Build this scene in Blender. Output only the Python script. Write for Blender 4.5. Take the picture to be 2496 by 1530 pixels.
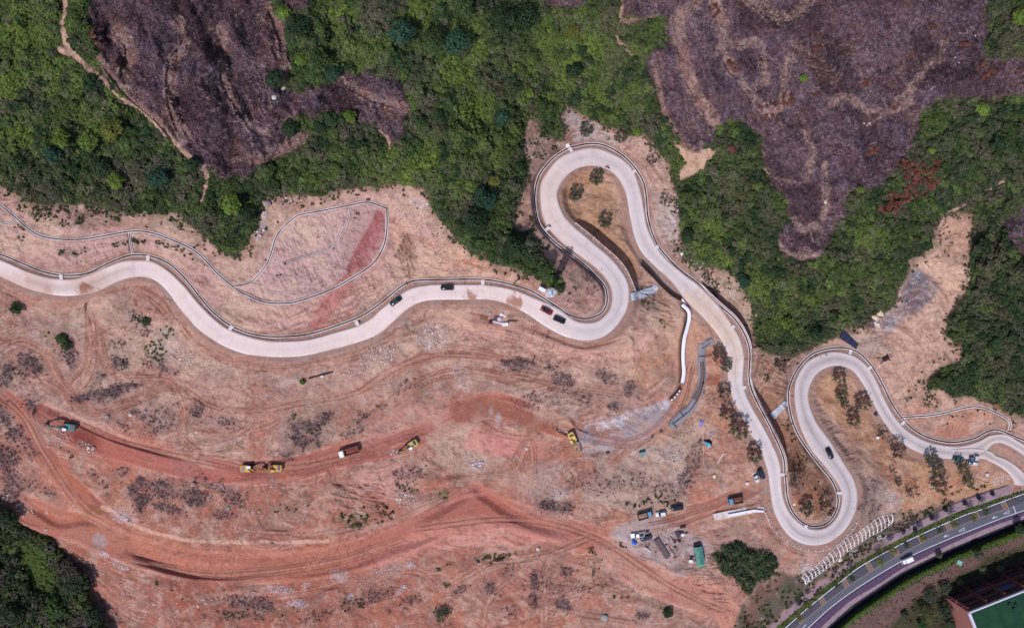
import bpy, math, random
import numpy as np
from mathutils import Vector, Matrix
R = math.radians
random.seed(7)
C = bpy.context.scene.collection
SC = bpy.context.scene
for o in list(bpy.data.objects): bpy.data.objects.remove(o)

# ---------------------------------------------------------------- camera, world, sun
H = 320.0                      # camera height above the street
S0 = 0.165                     # metres per photo pixel at street level
cam_d = bpy.data.cameras.new('camera'); cam = bpy.data.objects.new('camera', cam_d); C.objects.link(cam)
cam.location = (0, 0, H); cam.rotation_euler = (0, 0, 0)
cam_d.sensor_fit = 'HORIZONTAL'; cam_d.sensor_width = 36
cam_d.lens = 36 * H / (2496 * S0)
cam_d.clip_start = 1; cam_d.clip_end = 20000
SC.camera = cam
SC.render.resolution_x = 1024; SC.render.resolution_y = 627
w = bpy.data.worlds.new("World"); SC.world = w; w.use_nodes = True
nt = w.node_tree; bg = nt.nodes['Background']
sky = nt.nodes.new('ShaderNodeTexSky'); sky.sky_type = 'NISHITA'; sky.sun_disc = False
SUN_EL = R(56)
sd = Vector((0.44, 0.90)).normalized()          # way the shadows fall
sky.sun_elevation = SUN_EL; sky.sun_rotation = math.atan2(-sd.x, -sd.y)
sky.air_density = 1.0; sky.dust_density = 1.5; sky.ozone_density = 2.0
nt.links.new(sky.outputs[0], bg.inputs[0]); bg.inputs[1].default_value = 0.118
sl = bpy.data.lights.new('sun', 'SUN'); sl.energy = 3.05; sl.angle = R(0.53); sl.color = (1.0, 0.955, 0.93)
so = bpy.data.objects.new('sun', sl); C.objects.link(so); so.location = (-60, -120, 250)
dv = Vector((sd.x*math.cos(SUN_EL), sd.y*math.cos(SUN_EL), -math.sin(SUN_EL)))
so.rotation_euler = dv.to_track_quat('-Z', 'Y').to_euler()
SC.view_settings.view_transform = 'Standard'; SC.view_settings.look = 'None'
SC.view_settings.exposure = 0.0; SC.view_settings.gamma = 1.0

# ---------------------------------------------------------------- plan mapping: photo plan position + height -> metres
def W(px, py, z):
    f = (H - z) / H * S0
    return ((px-1248)*f, (765-py)*f, z)
def pts(s): return np.array([[float(v) for v in p.split(',')] for p in s.split()])
def lin(c):
    c = np.asarray(c, dtype=float)/255.0
    return np.where(c <= 0.04045, c/12.92, ((c+0.055)/1.055)**2.4)

# ---------------------------------------------------------------- raster fields (2 photo px = about 0.32 m)
X0, Y0, ST = -130, -130, 2
NX, NY = 1380, 900
gx = X0 + ST*np.arange(NX); gy = Y0 + ST*np.arange(NY)
PX, PY = np.meshgrid(gx.astype(np.float32), gy.astype(np.float32))
rng = np.random.default_rng(5)
_lat = rng.random((64, 256, 256)).astype(np.float32)
def noise(x, y, sc, seed=0):
    L = _lat[seed % 64]
    x = np.asarray(x)/sc + 17.3*seed; y = np.asarray(y)/sc + 31.7*seed
    xi = np.floor(x).astype(np.int64); yi = np.floor(y).astype(np.int64)
    fx = x-xi; fy = y-yi
    fx = fx*fx*(3-2*fx); fy = fy*fy*(3-2*fy)
    x0 = xi & 255; x1 = (xi+1) & 255; y0 = yi & 255; y1 = (yi+1) & 255
    return (L[y0, x0]*(1-fx)+L[y0, x1]*fx)*(1-fy)+(L[y1, x0]*(1-fx)+L[y1, x1]*fx)*fy
def fbm(x, y, sc, o=4, seed=0, g=0.55):
    r = 0; a = 1; t = 0
    for i in range(o):
        r = r + a*noise(x, y, sc, seed+i); t += a; a *= g; sc *= 0.5
    return r/t
def N(sc, o=4, seed=0, g=0.55, ax=0.0, st=1.0):
    if ax or st != 1.0:
        c, s = math.cos(R(ax)), math.sin(R(ax))
        return fbm((PX*c+PY*s)/st, (-PX*s+PY*c), sc, o, seed, g)
    return fbm(PX, PY, sc, o, seed, g)
def ss(x, a, b):
    t = np.clip((x-a)/(b-a), 0, 1); return t*t*(3-2*t)
def cr(p, step=3.0):
    p = np.asarray(p, float)
    if len(p) == 2:
        n = max(2, int(np.hypot(*(p[1]-p[0]))/step)); t = np.linspace(0, 1, n)[:, None]
        return p[0]*(1-t)+p[1]*t
    q = np.vstack([2*p[0]-p[1], p, 2*p[-1]-p[-2]]); out = []
    for i in range(1, len(q)-2):
        n = max(2, int(np.hypot(*(q[i+1]-q[i]))/step)); t = np.linspace(0, 1, n, endpoint=False)[:, None]
        a, b, c, d = q[i-1], q[i], q[i+1], q[i+2]
        out.append(0.5*((2*b)+(-a+c)*t+(2*a-5*b+4*c-d)*t*t+(-a+3*b-3*c+d)*t**3))
    out.append(q[-2][None, :])
    return np.vstack(out)
def arc(p): return np.concatenate([[0], np.cumsum(np.hypot(*np.diff(p, axis=0).T))])
def pdist(p, maxd):
    """distance, side (+ = right of travel in the plan), arc length, inside a band round the line"""
    D = np.full(PX.shape, maxd, np.float32); S = np.zeros_like(D); T = np.zeros_like(D)
    al = arc(p)
    for i in range(len(p)-1):
        a, b = p[i], p[i+1]; d = b-a; L2 = d@d
        if L2 < 1e-9: continue
        x0 = int((min(a[0], b[0])-maxd-X0)/ST); x1 = int((max(a[0], b[0])+maxd-X0)/ST)+2
        y0 = int((min(a[1], b[1])-maxd-Y0)/ST); y1 = int((max(a[1], b[1])+maxd-Y0)/ST)+2
        x0, y0 = max(x0, 0), max(y0, 0); x1, y1 = min(x1, NX), min(y1, NY)
        if x1 <= x0 or y1 <= y0: continue
        sx = PX[y0:y1, x0:x1]; sy = PY[y0:y1, x0:x1]
        t = np.clip(((sx-a[0])*d[0]+(sy-a[1])*d[1])/L2, 0, 1)
        rx = sx-a[0]-t*d[0]; ry = sy-a[1]-t*d[1]
        dd = np.hypot(rx, ry); m = dd < D[y0:y1, x0:x1]
        D[y0:y1, x0:x1][m] = dd[m]
        S[y0:y1, x0:x1][m] = np.sign(d[0]*ry-d[1]*rx)[m]
        T[y0:y1, x0:x1][m] = (al[i]+t*math.sqrt(L2))[m]
    return D, S, T
def pmask(p):
    p = np.asarray(p, float); M = np.zeros(PX.shape, bool)
    q = np.roll(p, -1, axis=0)
    for iy in range(NY):
        y = gy[iy]+0.01
        c = ((p[:, 1] <= y) & (q[:, 1] > y)) | ((q[:, 1] <= y) & (p[:, 1] > y))
        if not c.any(): continue
        a, b = p[c], q[c]
        xs = np.sort(a[:, 0]+(y-a[:, 1])/(b[:, 1]-a[:, 1])*(b[:, 0]-a[:, 0]))
        M[iy] = (np.searchsorted(xs, gx) % 2) == 1
    return M
def blur(a, r):
    a = a.astype(np.float32)
    for _ in range(2):
        for ax in (0, 1):
            n = 2*r+1
            pad = [(0, 0), (0, 0)]; pad[ax] = (r+1, r)
            c = np.cumsum(np.pad(a, pad, mode='edge'), axis=ax, dtype=np.float64)
            a = ((c[n:]-c[:-n])/n if ax == 0 else (c[:, n:]-c[:, :-n])/n).astype(np.float32)
    return a
_w1 = (N(26, 4, 3, 0.62)-0.5); _w2 = (N(26, 4, 9, 0.62)-0.5)
IX, IY = np.meshgrid(np.arange(NX), np.arange(NY))
def rough(m, amp=10, b=1):
    """ragged edge for a mask"""
    ix = np.clip(IX+(_w1*amp*2/ST*2).astype(int), 0, NX-1); iy = np.clip(IY+(_w2*amp*2/ST*2).astype(int), 0, NY-1)
    r = m.astype(np.float32)[iy, ix]
    return blur(r, b) if b else r
def area(s, amp=8, b=1, sm=False):
    p = pts(s) if isinstance(s, str) else s
    if sm: p = cr(np.vstack([p, p[:1]]), 6)
    return rough(pmask(p), amp, b)
def band(s, wd, amp=5, soft=2.0):
    p = cr(pts(s) if isinstance(s, str) else s)
    D, S, T = pdist(p, wd+amp*2+10)
    D = D+_w1*amp*2
    return 1-ss(D, wd/2-soft, wd/2+soft)
def blob(cx, cy, rx, ry=None, ang=0, amp=0.5, seed=1):
    ry = ry or rx; c, s = math.cos(R(ang)), math.sin(R(ang))
    u = ((PX-cx)*c+(PY-cy)*s)/rx; v = (-(PX-cx)*s+(PY-cy)*c)/ry
    d = np.sqrt(u*u+v*v)+(_w1+_w2)*amp*1.6
    return 1-ss(d, 0.75, 1.1)
def samp(A, px, py):
    fx = np.clip((np.asarray(px, float)-X0)/ST, 0, NX-1.001); fy = np.clip((np.asarray(py, float)-Y0)/ST, 0, NY-1.001)
    ix = fx.astype(int); iy = fy.astype(int); fx = fx-ix; fy = fy-iy
    if A.ndim == 3: fx = fx[..., None]; fy = fy[..., None]
    return (A[iy, ix]*(1-fx)+A[iy, ix+1]*fx)*(1-fy)+(A[iy+1, ix]*(1-fx)+A[iy+1, ix+1]*fx)*fy
def smooth1(a, n):
    k = np.ones(2*n+1)/(2*n+1); return np.convolve(np.pad(a, n, mode='edge'), k, mode='valid')

# ---------------------------------------------------------------- plan lines traced as surveyed positions
E1 = pts("-110,600 -60,612 0,633 66,661 127,678 185,679 252,654 299,637 331,634 371,637 411,661 450,698 490,746 540,792 583,813 635,827 686,832 752,828 819,810 872,794 905,775 933,751 991,708 1044,695 1123,694 1190,695 1250,706 1293,722 1359,751 1385,770 1412,784 1452,784 1478,765 1489,745 1492,716 1481,685 1452,653 1399,613 1359,581 1327,539 1317,486 1319,446 1338,414 1364,385 1399,368 1447,360 1492,374 1537,406 1558,454 1569,512 1579,560 1611,618 1664,666 1706,698 1757,751 1785,794 1803,826 1813,866 1811,930 1823,972 1849,1020 1880,1078 1901,1130 1906,1196 1922,1244 1954,1278 1983,1289 2015,1284 2041,1257 2052,1223 2047,1188 2015,1141 1975,1091 1949,1035 1938,985 1937,945 1943,919 1962,887 1988,869 2028,857 2063,861 2089,871 2116,895 2137,930 2155,972 2176,1009 2208,1046 2253,1073 2306,1086 2346,1086 2386,1075 2415,1061 2452,1059 2478,1073 2510,1092 2600,1150")
E2 = pts("-110,640 -60,652 0,674 66,703 132,719 185,720 238,710 278,690 318,677 352,675 384,687 413,716 437,751 462,780 490,808 543,842 596,862 640,868 686,870 739,867 805,853 872,834 925,813 960,782 1004,746 1044,732 1123,730 1190,730 1242,743 1288,767 1327,794 1372,818 1412,829 1447,829 1478,816 1505,792 1526,760 1533,738 1533,698 1518,666 1492,632 1452,597 1399,552 1372,520 1359,486 1362,459 1378,433 1404,412 1441,404 1478,412 1505,433 1526,473 1534,518 1545,571 1563,613 1598,650 1637,687 1674,734 1712,772 1745,810 1765,842 1774,870 1774,920 1786,972 1804,1006 1825,1051 1847,1083 1862,1118 1873,1157 1878,1200 1885,1241 1904,1281 1935,1315 1983,1329 2020,1321 2057,1294 2084,1249 2090,1204 2080,1165 2047,1112 2015,1062 1988,1025 1973,988 1970,959 1978,930 1996,906 2026,892 2052,892 2079,904 2100,930 2116,959 2137,998 2163,1041 2195,1075 2232,1099 2280,1115 2333,1117 2376,1113 2402,1100 2419,1083 2430,1079 2442,1079 2465,1089 2496,1110 2560,1160")
F1 = pts("2310,1095 2350,1092 2390,1093 2418,1101 2425,1109 2447,1117 2475,1133 2496,1151 2520,1172 2545,1190")
F2 = pts("2290,1116 2333,1118 2386,1117 2412,1123 2447,1143 2465,1162 2471,1175 2468,1196 2464,1216")
def pair(a, b, step=4.0):
    a = cr(a, step); b = cr(b, 1.5); out = []; j = 0
    for p in a:
        k = b[j:j+60]; d = np.hypot(k[:, 0]-p[0], k[:, 1]-p[1]); j = j+int(d.argmin()); out.append(b[j])
    out = np.array(out)
    for k in range(2): out[1:-1] = (out[:-2]+2*out[1:-1]+out[2:])/4
    return a, out
RA, RB = pair(E1, E2)
RC = (RA+RB)/2
FA, FB = pair(F1, F2); FC = (FA+FB)/2
D_HI = pts("-110,430 -50,470 0,500 26,520 45,536 69,557 101,575 146,583 199,583 252,575 315,564 358,565 405,579 477,613 530,666 575,703 609,722 646,736 686,739 726,734 805,706 858,677 906,645 933,605 943,560 943,510")
D_LOOP = pts("943,508 898,493 853,500 792,512 737,522 721,528 692,552 673,579 662,613 649,645 617,683 592,693 570,697")
D_BR1 = pts("853,503 850,526 842,550 826,578 808,604"); D_BR2 = pts("812,605 770,618 697,640")
D_LEFT = pts("-60,540 0,544 19,545 45,537"); D_LINK = pts("315,566 318,590 323,618")
D_RD1 = pts("-110,590 0,620 53,641 106,662 159,671 212,666 265,641 318,622 366,624 411,642 450,677 490,727 519,760 556,789 596,808 640,818 686,820 752,814 819,794 872,774 905,755 938,730 975,700 991,690")
D_RD2 = pts("993,689 1017,683 1097,681 1176,681 1229,689 1293,708 1359,748 1388,767 1425,776 1457,768 1473,754 1480,732 1476,701 1457,677 1425,645 1386,616 1346,584 1317,550 1306,512 1304,473 1312,433 1333,401 1359,377 1390,360 1439,350 1478,356 1518,379 1550,412 1569,446 1576,486 1579,526 1592,573 1611,608 1653,653 1704,693 1743,735 1791,777 1818,821 1828,861 1826,919 1838,964 1880,1045 1909,1112 1914,1157")
D_RD3 = pts("1915,1162 1920,1215 1938,1254 1967,1278 1996,1281 2023,1268 2041,1236 2041,1202 2028,1170 2004,1140 1976,1104 1946,1059 1928,1012 1922,959 1933,919 1957,882 1988,858 2036,847 2073,850 2102,866 2131,900 2153,940 2174,983 2198,1017 2227,1046 2267,1067 2320,1077 2373,1068 2407,1051 2431,1047 2465,1059 2510,1080 2600,1135")
D_EAST = pts("2200,1016 2280,1010 2359,992 2394,992 2426,1004 2460,1025 2460,1049")
W1 = pts("1402,542 1441,573 1478,605 1505,629 1526,655 1539,682 1550,711")
W2 = pts("1563,641 1584,661 1611,692 1637,716 1661,732")
W3a = pts("1706,688 1748,730 1797,774 1824,819 1833,850")
W3b = pts("1831,925 1843,962 1886,1044 1915,1110 1919,1150")
W4 = pts("1661,738 1676,757 1679,775 1674,796 1666,826 1663,866 1665,906 1661,934 1655,950 1630,978")
RING = pts("1862,1247 1868,1254 1879,1281 1894,1300 1916,1319 1943,1335 1970,1342 2004,1342 2041,1329 2068,1302 2084,1284 2092,1269")
# street in the south-east corner: lines run from south-west to north-east
K_UP = pts("1850,1585 1917,1527 1970,1480 2026,1435 2094,1382 2174,1337 2248,1300 2346,1257 2386,1243 2451,1219 2520,1194 2600,1165")
K_BAY = pts("1880,1585 1954,1517 2039,1448 2118,1395 2184,1356 2253,1319 2319,1289 2395,1259 2471,1234")
K_LOW = pts("1900,1590 1970,1529 2028,1477 2108,1420 2219,1355 2312,1313 2360,1294 2439,1263 2496,1243 2600,1205")
K_PUR = pts("1930,1590 1998,1529 2068,1466 2142,1421 2200,1383 2251,1358 2309,1328 2404,1286 2496,1254 2600,1218")
K_WALK = pts("1945,1592 2015,1529 2078,1474 2141,1431 2200,1393 2302,1343 2360,1318 2433,1288 2496,1264 2600,1228")
K_DITCH = pts("1962,1594 2031,1534 2092,1484 2148,1446 2212,1404 2311,1355 2366,1332 2440,1302 2500,1278 2600,1242")
K_GRASS = pts("1972,1600 2042,1541 2100,1494 2157,1457 2219,1417 2318,1368 2373,1345 2446,1317 2506,1292 2600,1256")
K_VERGE = pts("1840,1572 1907,1516 1960,1470 2017,1425 2086,1372 2166,1326 2240,1289 2338,1245 2380,1231 2450,1207 2464,1203")
K_PATH = pts("1835,1560 1900,1504 1950,1458 2010,1410 2080,1356 2158,1310 2232,1273 2330,1225 2375,1207 2440,1186 2468,1177")
# ---------------------------------------------------------------- terrain height (metres)
CP = np.array([float(v) for v in """1950,1520,0 2200,1370,.5 2496,1240,1 2470,1170,2 2440,1070,3 2350,1100,3.5 2200,1060,5 2120,930,7 2030,870,8.5 1952,950,10
1995,1080,11.5 2070,1190,12.5 2010,1310,14 1900,1240,15.5 1870,1110,17 1800,950,19 1775,840,20.5 1640,670,23 1550,520,25 1440,380,27 1340,480,29 1430,610,31
1510,720,32.5 1430,805,34 1300,745,35.5 1100,712,37 940,760,38 700,850,39 560,825,40 460,730,41 340,655,42 200,700,43 0,650,44.5
1440,490,25.5 1460,540,26.5 1570,730,27 1600,950,17 1400,950,22 1300,1060,20 1100,900,27 1000,1080,22 650,1140,22 300,1080,26 150,1030,27 500,950,31 800,950,28
100,850,36 600,1330,15 200,1300,17 1000,1290,15.5 1200,1230,15.5 1450,1290,14 1620,1330,13.5 1750,1460,7 1300,1450,10 800,1480,10 400,1480,11 1700,1100,17 1800,1240,15.5
60,1400,5 0,1500,3 150,1530,4 1930,1400,4 2150,1320,3.5 2180,1180,8 2300,1170,4.5 2250,1250,3 2400,1160,3 2060,970,8 2100,1080,7.5 1920,1100,13.5 2010,1150,12.5
0,450,50 300,500,50 600,560,47 100,200,60 400,100,70 550,300,61 560,430,55 900,600,43 943,510,47 1050,460,50 900,300,58 1000,100,66 1150,300,50 1200,600,42
1300,650,37 1250,450,39 1400,250,34 1500,150,45 1650,250,44 1800,50,58 1950,300,46 1960,600,30 1700,550,27 1750,650,24 1850,750,23 2000,780,15 2150,600,27
2300,300,45 2496,100,55 2350,560,22 2250,700,17 2200,850,11 2400,700,25 2496,900,20 2350,1000,9 2480,1010,10 2300,930,13 2350,1450,-.5 2496,1400,-.5 2100,1480,.3
2250,1400,1 -120,-100,62 1200,-120,66 2600,-120,60 -120,800,42 -120,1200,22 -120,1640,0 900,1640,6 1800,1640,1 2610,1640,-1 2610,800,28 1500,760,31 1950,1060,12""".replace('\n', ' ').replace(' ', ',').split(',')]).reshape(-1, 3)
def _k(r2): return np.where(r2 > 0, 0.5*r2*np.log(np.maximum(r2, 1e-9)), 0)
_q = CP[:, :2]/500.0
n = len(_q)
A = np.zeros((n+3, n+3))
A[:n, :n] = _k(((_q[:, None]-_q[None])**2).sum(-1)) + np.eye(n)*0.004
A[:n, n] = 1; A[:n, n+1:] = _q; A[n:, :n] = A[:n, n:].T
_w = np.linalg.solve(A, np.concatenate([CP[:, 2], np.zeros(3)]))
def macro(px, py):
    p = np.stack([px, py], -1)/500.0
    return _k(((p[..., None, :]-_q)**2).sum(-1))@_w[:n] + _w[n] + p@_w[n+1:]
_cx = X0+24*np.arange(NX*ST//24+2); _cy = Y0+24*np.arange(NY*ST//24+2)
_mx, _my = np.meshgrid(_cx, _cy); _M = macro(_mx.astype(float), _my.astype(float))
fx = (gx-X0)/24.0; ix = fx.astype(int); fx -= ix
fy = (gy-Y0)/24.0; iy = fy.astype(int); fy = (fy-iy)[:, None]
Z = (_M[np.ix_(iy, ix)]*(1-fx)+_M[np.ix_(iy, ix+1)]*fx)*(1-fy)+(_M[np.ix_(iy+1, ix)]*(1-fx)+_M[np.ix_(iy+1, ix+1)]*fx)*fy
Z = Z.astype(np.float32)
def msamp(p): return smooth1(samp(Z, p[:, 0], p[:, 1]), 25)

# land cover masks -------------------------------------------------
FOREST_LINE = "0,452 60,482 110,500 160,492 240,505 290,522 380,520 440,520 480,562 530,602 572,630 598,606 622,560 640,510 652,482 700,470 760,478 850,460 930,452 1030,456 1052,505 1090,553 1140,608 1200,640 1250,652 1300,672 1335,700 1366,712 1376,694 1352,655 1322,612 1285,570 1260,560 1250,530 1262,488 1288,440 1286,400 1276,365 1274,330 1284,292 1312,288 1316,330 1368,342 1378,318 1362,290 1376,262 1415,281 1460,302 1505,313 1553,328 1571,326 1590,344 1603,363 1632,395 1637,406 1645,460 1653,491 1661,565 1664,618 1690,648 1730,650 1770,658 1802,678 1804,705 1823,725 1834,755 1836,800 1850,842 1882,866 1935,867 1970,853 2015,831 2047,812 2060,798 2100,790 2150,765 2174,746 2198,685 2214,658 2219,634 2267,610 2280,560 2301,523 2333,510 2351,515 2370,523 2365,618 2367,658 2357,711 2322,751 2306,800 2301,813 2346,847 2333,879 2293,906 2259,930 2293,953 2333,969 2373,969 2420,985 2465,1006 2520,1025 2640,1040 2640,-140 -140,-140 -140,440"
F = area(FOREST_LINE, 7, 1)
BURN_L = "228,34 228,80 238,127 265,185 331,238 397,305 450,371 490,400 517,412 551,449 583,428 646,396 700,371 740,344 752,331 690,324 699,300 734,280 805,276 845,286 911,305 946,336 964,344 991,318 996,270 999,238 978,207 898,177 832,185 821,207 739,209 684,212 700,185 716,165 704,119 680,53 655,16 640,-140 180,-140"
BURN_R = "1523,-140 1518,48 1624,32 1627,106 1592,132 1582,172 1606,212 1616,265 1651,331 1690,368 1730,355 1743,323 1751,299 1791,281 1836,313 1855,352 1871,400 1896,467 1925,486 1933,536 1901,565 1893,592 1909,618 1949,632 1988,626 2015,605 2041,571 2052,534 2063,486 2076,459 2121,462 2147,455 2174,420 2187,393 2214,371 2240,291 2267,246 2359,238 2439,238 2496,230 2640,235 2640,165 2425,146 2386,127 2420,61 2420,-140"
B = np.maximum(area(BURN_L, 15, 2), area(BURN_R, 13, 2))
B = np.maximum(B, np.maximum(blob(725, 8, 32, 16), blob(1375, 4, 55, 12)))
B = np.maximum(B, area("2440,540 2496,500 2640,480 2640,700 2500,640 2470,600", 10, 1)*.8)
B = B*(1-0.8*blob(2440, 40, 40, 60))
PATHS = [("159,-60 157,0 154,66 162,106 185,138 238,185 291,238 344,270 397,318 450,371 498,414 503,446 490,486", 13), ("143,120 160,128 180,138", 14),
         ("925,318 945,336 948,355 944,380", 6), ("1520,-40 1513,40 1504,90 1530,122 1553,155", 7), ("2301,523 2350,500 2400,470 2450,440", 5),
         ("415,500 440,510 480,518", 5)]
P = np.zeros_like(F)
for s, wd in PATHS: P = np.maximum(P, band(s, wd, 4))
SANDPATCH = area("1640,345 1690,372 1735,362 1745,370 1725,395 1695,425 1655,442 1650,430 1672,395", 6)
TLINES = []; TER = np.zeros_like(F)      # pale dry terraces through the burnt ridges
for s, wd in [("437,53 450,106 418,159 416,238 429,291 450,335", 24), ("543,61 546,132 546,199 575,252 609,305 650,330", 20), ("291,79 318,119 305,172 305,205", 30),
              ("832,194 885,228 925,246 991,264", 20), ("655,16 681,79 699,159", 20), ("620,392 680,365 740,335", 22), ("560,400 620,380", 10), ("240,140 300,220 380,290 430,350", 13),
              ("1700,-60 1690,13 1653,40 1656,79 1664,132 1677,185 1704,238 1738,291", 26), ("1730,-60 1757,53 1759,93 1765,132 1796,185 1836,238 1876,272", 24), ("1876,278 1902,268 1906,250 1914,190 1925,138", 16),
              ("1830,5 1856,16 1882,40 1922,44 1962,16 1975,-30", 26), ("1765,110 1800,105 1850,110 1862,190 1840,215", 18), ("2301,101 2293,140 2253,172 2222,215 2205,255 2134,270 2108,262 2060,235 2028,250", 15),
              ("1951,291 1970,331 1983,384 1973,400 1970,433 1943,446 1896,437 1869,414", 9), ("2010,400 2015,459 2012,512 1994,544 1962,560 1941,549", 11), ("1895,585 1915,612 1949,625 1995,620", 4),
              ("1592,150 1606,212 1622,270 1655,332 1690,372", 9), ("2120,300 2160,270 2240,190", 8), ("1522,50 1570,46 1624,34", 8)]:
    TER = np.maximum(TER, band(s, wd*1.25, 10, 5)); TLINES.append((s, wd))
# sunken / raised works ------------------------------------------------
BLF = area("-140,1190 0,1236 32,1249 42,1278 79,1294 106,1300 159,1355 185,1384 212,1411 214,1448 233,1496 262,1532 330,1660 -140,1660", 5)
CLUMP = area("1743,1337 1796,1326 1838,1347 1880,1350 1900,1372 1882,1392 1880,1405 1844,1421 1823,1448 1802,1429 1786,1403 1757,1390 1743,1363", 7)
SLOPE = area("1780,1540 1823,1452 1885,1390 1960,1400 2060,1345 2150,1280 2200,1268 2320,1220 2330,1225 2232,1273 2158,1310 2080,1356 2010,1410 1950,1458 1900,1504 1860,1580", 7)
EASTG = pmask(np.vstack([K_GRASS, [[2640, 1660], [1960, 1660]]])).astype(np.float32)
# roads are graded level across
ZR = msamp(RC)
def lay(p, zp, r0, r1, dz=0.0, wt=1.0):
    global Z
    D, S, T = pdist(p, r1+2); al = arc(p)
    zt = np.interp(T, al, zp)+dz; ww = (1-ss(D, r0, r1))*wt
    Z = Z*(1-ww)+zt*ww
# mid-scale relief first, so that graded works cut through it
wild = np.clip(np.maximum(F, BLF), 0, 1)
ridg = 1-np.abs(2*N(120, 4, 21)-1)
Z += wild*(ridg-0.6)*7.5*blur(F, 20) + (N(60, 4, 25)-0.5)*2.2*wild
gul = 1-np.abs(2*N(34, 3, 30, ax=75, st=2.2)-1)
Z -= 1.6*gul**2*np.clip(B, 0, 1)
Z += (1-wild)*((N(75, 4, 40)-0.5)*3.4+(N(26, 4, 43)-.5)*1.1+(N(12, 4, 44)-0.5)*0.6+(N(5, 2, 47)-.5)*.2)
Z += B*(1-np.abs(2*N(130, 3, 58, ax=70, st=1.8)-1)-.6)*9+B*((N(30, 4, 48)-.5)*1.6+(N(9, 3, 49)-.5)*.8)
Z += TER*0.5
D, S, T = pdist(cr(K_BAY), 130)
Z = Z*(1-(1-ss(D, 60, 120)))+(1-ss(D, 60, 120))*np.interp(T, [0, 800], [0.0, 1.2])
lay(cr(D_HI), msamp(cr(D_HI)), 6, 16); lay(cr(D_LOOP), msamp(cr(D_LOOP)), 6, 16)
lay(cr(D_EAST), msamp(cr(D_EAST)), 6, 14)
ZF = msamp(FC); lay(FC, ZF-0.15, 28, 42); lay(RC, ZR-0.15, 30, 46)
ZF = smooth1(samp(Z, FC[:, 0], FC[:, 1])+.15, 6); lay(FC, ZF-0.15, 24, 34); ZR0 = ZR
HMK = np.zeros_like(F); HST = np.full_like(F, .5); HED = np.zeros_like(F)
# haul roads graded through the works
HAUL = [("-60,930 0,965 50,1010 90,1085 140,1150 220,1230 290,1290", 26), ("110,1010 190,1062 300,1095 430,1130 560,1150 700,1145 830,1110 950,1085 1050,1050 1130,1010 1200,985 1290,1010 1370,1040", 30),
        ("30,1225 110,1262 200,1290 320,1340 450,1375 600,1385 760,1375 900,1345 1020,1300 1160,1240 1290,1270 1400,1300 1480,1330 1560,1400 1660,1440 1760,1480 1800,1560", 36),
        ("1370,1040 1450,1075 1540,1060 1620,1000 1665,930 1690,860 1680,780", 14), ("1480,1290 1560,1280 1650,1260 1740,1235 1830,1190 1870,1150", 22), ("1050,770 1200,780 1290,800 1420,850 1530,835", 16)]
for s, r in HAUL:
    p = cr(pts(s)); lay(p, smooth1(samp(Z, p[:, 0], p[:, 1]), 30), r*0.8, r*1.12, 0.0, 1.0)
    D, S, T = pdist(p, r*1.3); e_ = D/r; HMK = np.maximum(HMK, 1-ss(e_, .85, 1.1)); sk = fbm(D*S+_w1*8, T/22+r, 5, 4, 61+int(r) % 3, .65); HST = np.where(e_ < 1.15, sk, HST); HED = np.maximum(HED, np.exp(-((e_-1.02)/.07)**2))
TRK = ["232,755 235,800 242,850 262,895 300,915 360,920 420,930 455,955 520,990 600,1000 680,990 760,975 850,962 930,930 1000,890 1070,865 1160,862 1270,884|13", "-20,828 60,838 110,862 135,905 150,945 190,980 225,1005 280,990 345,960 405,945|11",
 "218,750 220,830 205,890 175,930 165,960 175,1010|10", "425,940 450,1000 447,1060 480,1095 510,1120|10", "930,1020 1010,955 1070,920 1150,905 1250,915 1350,940 1430,965|11", "1000,1395 1080,1400 1112,1427 1170,1395 1250,1370 1340,1345 1440,1305|8", "1112,1427 1170,1470 1215,1540|8", "1170,1540 1205,1440 1285,1385|8",
 "1322,1540 1330,1440 1342,1375|9", "1290,1500 1380,1452 1450,1435 1540,1465|8", "190,1380 245,1430 320,1488 430,1540|14", "150,1350 215,1430 275,1550|15", "430,762 480,832 560,884 650,902 760,892 880,862 985,812|9", "1240,1130 1300,1060 1290,1180|7", "700,1010 640,1040 540,1050 460,1035|9", "600,1300 780,1300 950,1270 1080,1215|9",
 "870,1440 940,1405 1010,1395|8", "1470,1150 1530,1100 1610,1040|8", "1300,1400 1380,1420 1500,1400|6", "520,1440 700,1450 850,1420 980,1440|8", "1020,1100 1080,1150 1180,1160 1300,1130|7", "0,700 80,735 180,745 300,700 380,720 430,780|8"]
TKM = np.zeros_like(F); TKS = np.full_like(F, .5); TKE = np.zeros_like(F)
for s in TRK:
    s, r = s.split('|'); r = float(r); p = cr(pts(s)); lay(p, smooth1(samp(Z, p[:, 0], p[:, 1]), 22), r*.75, r*1.25, 0.0, .95)
    D, S, T = pdist(p, r*1.6); e_ = (D+_w1*5)/r; TKM = np.maximum(TKM, (1-ss(e_, .7, 1.15))*np.clip(np.minimum(T, arc(p)[-1]-T)/18, .15, 1)); TKS = np.where(e_ < 1.2, fbm(D*S+_w1*6, T/25+r*3, 4, 4, 50+int(r) % 5, .65), TKS); TKE = np.maximum(TKE, np.exp(-((e_-1.1)/.14)**2)*(.4+.6*noise(PX, PY, 30, 13)))
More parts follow.
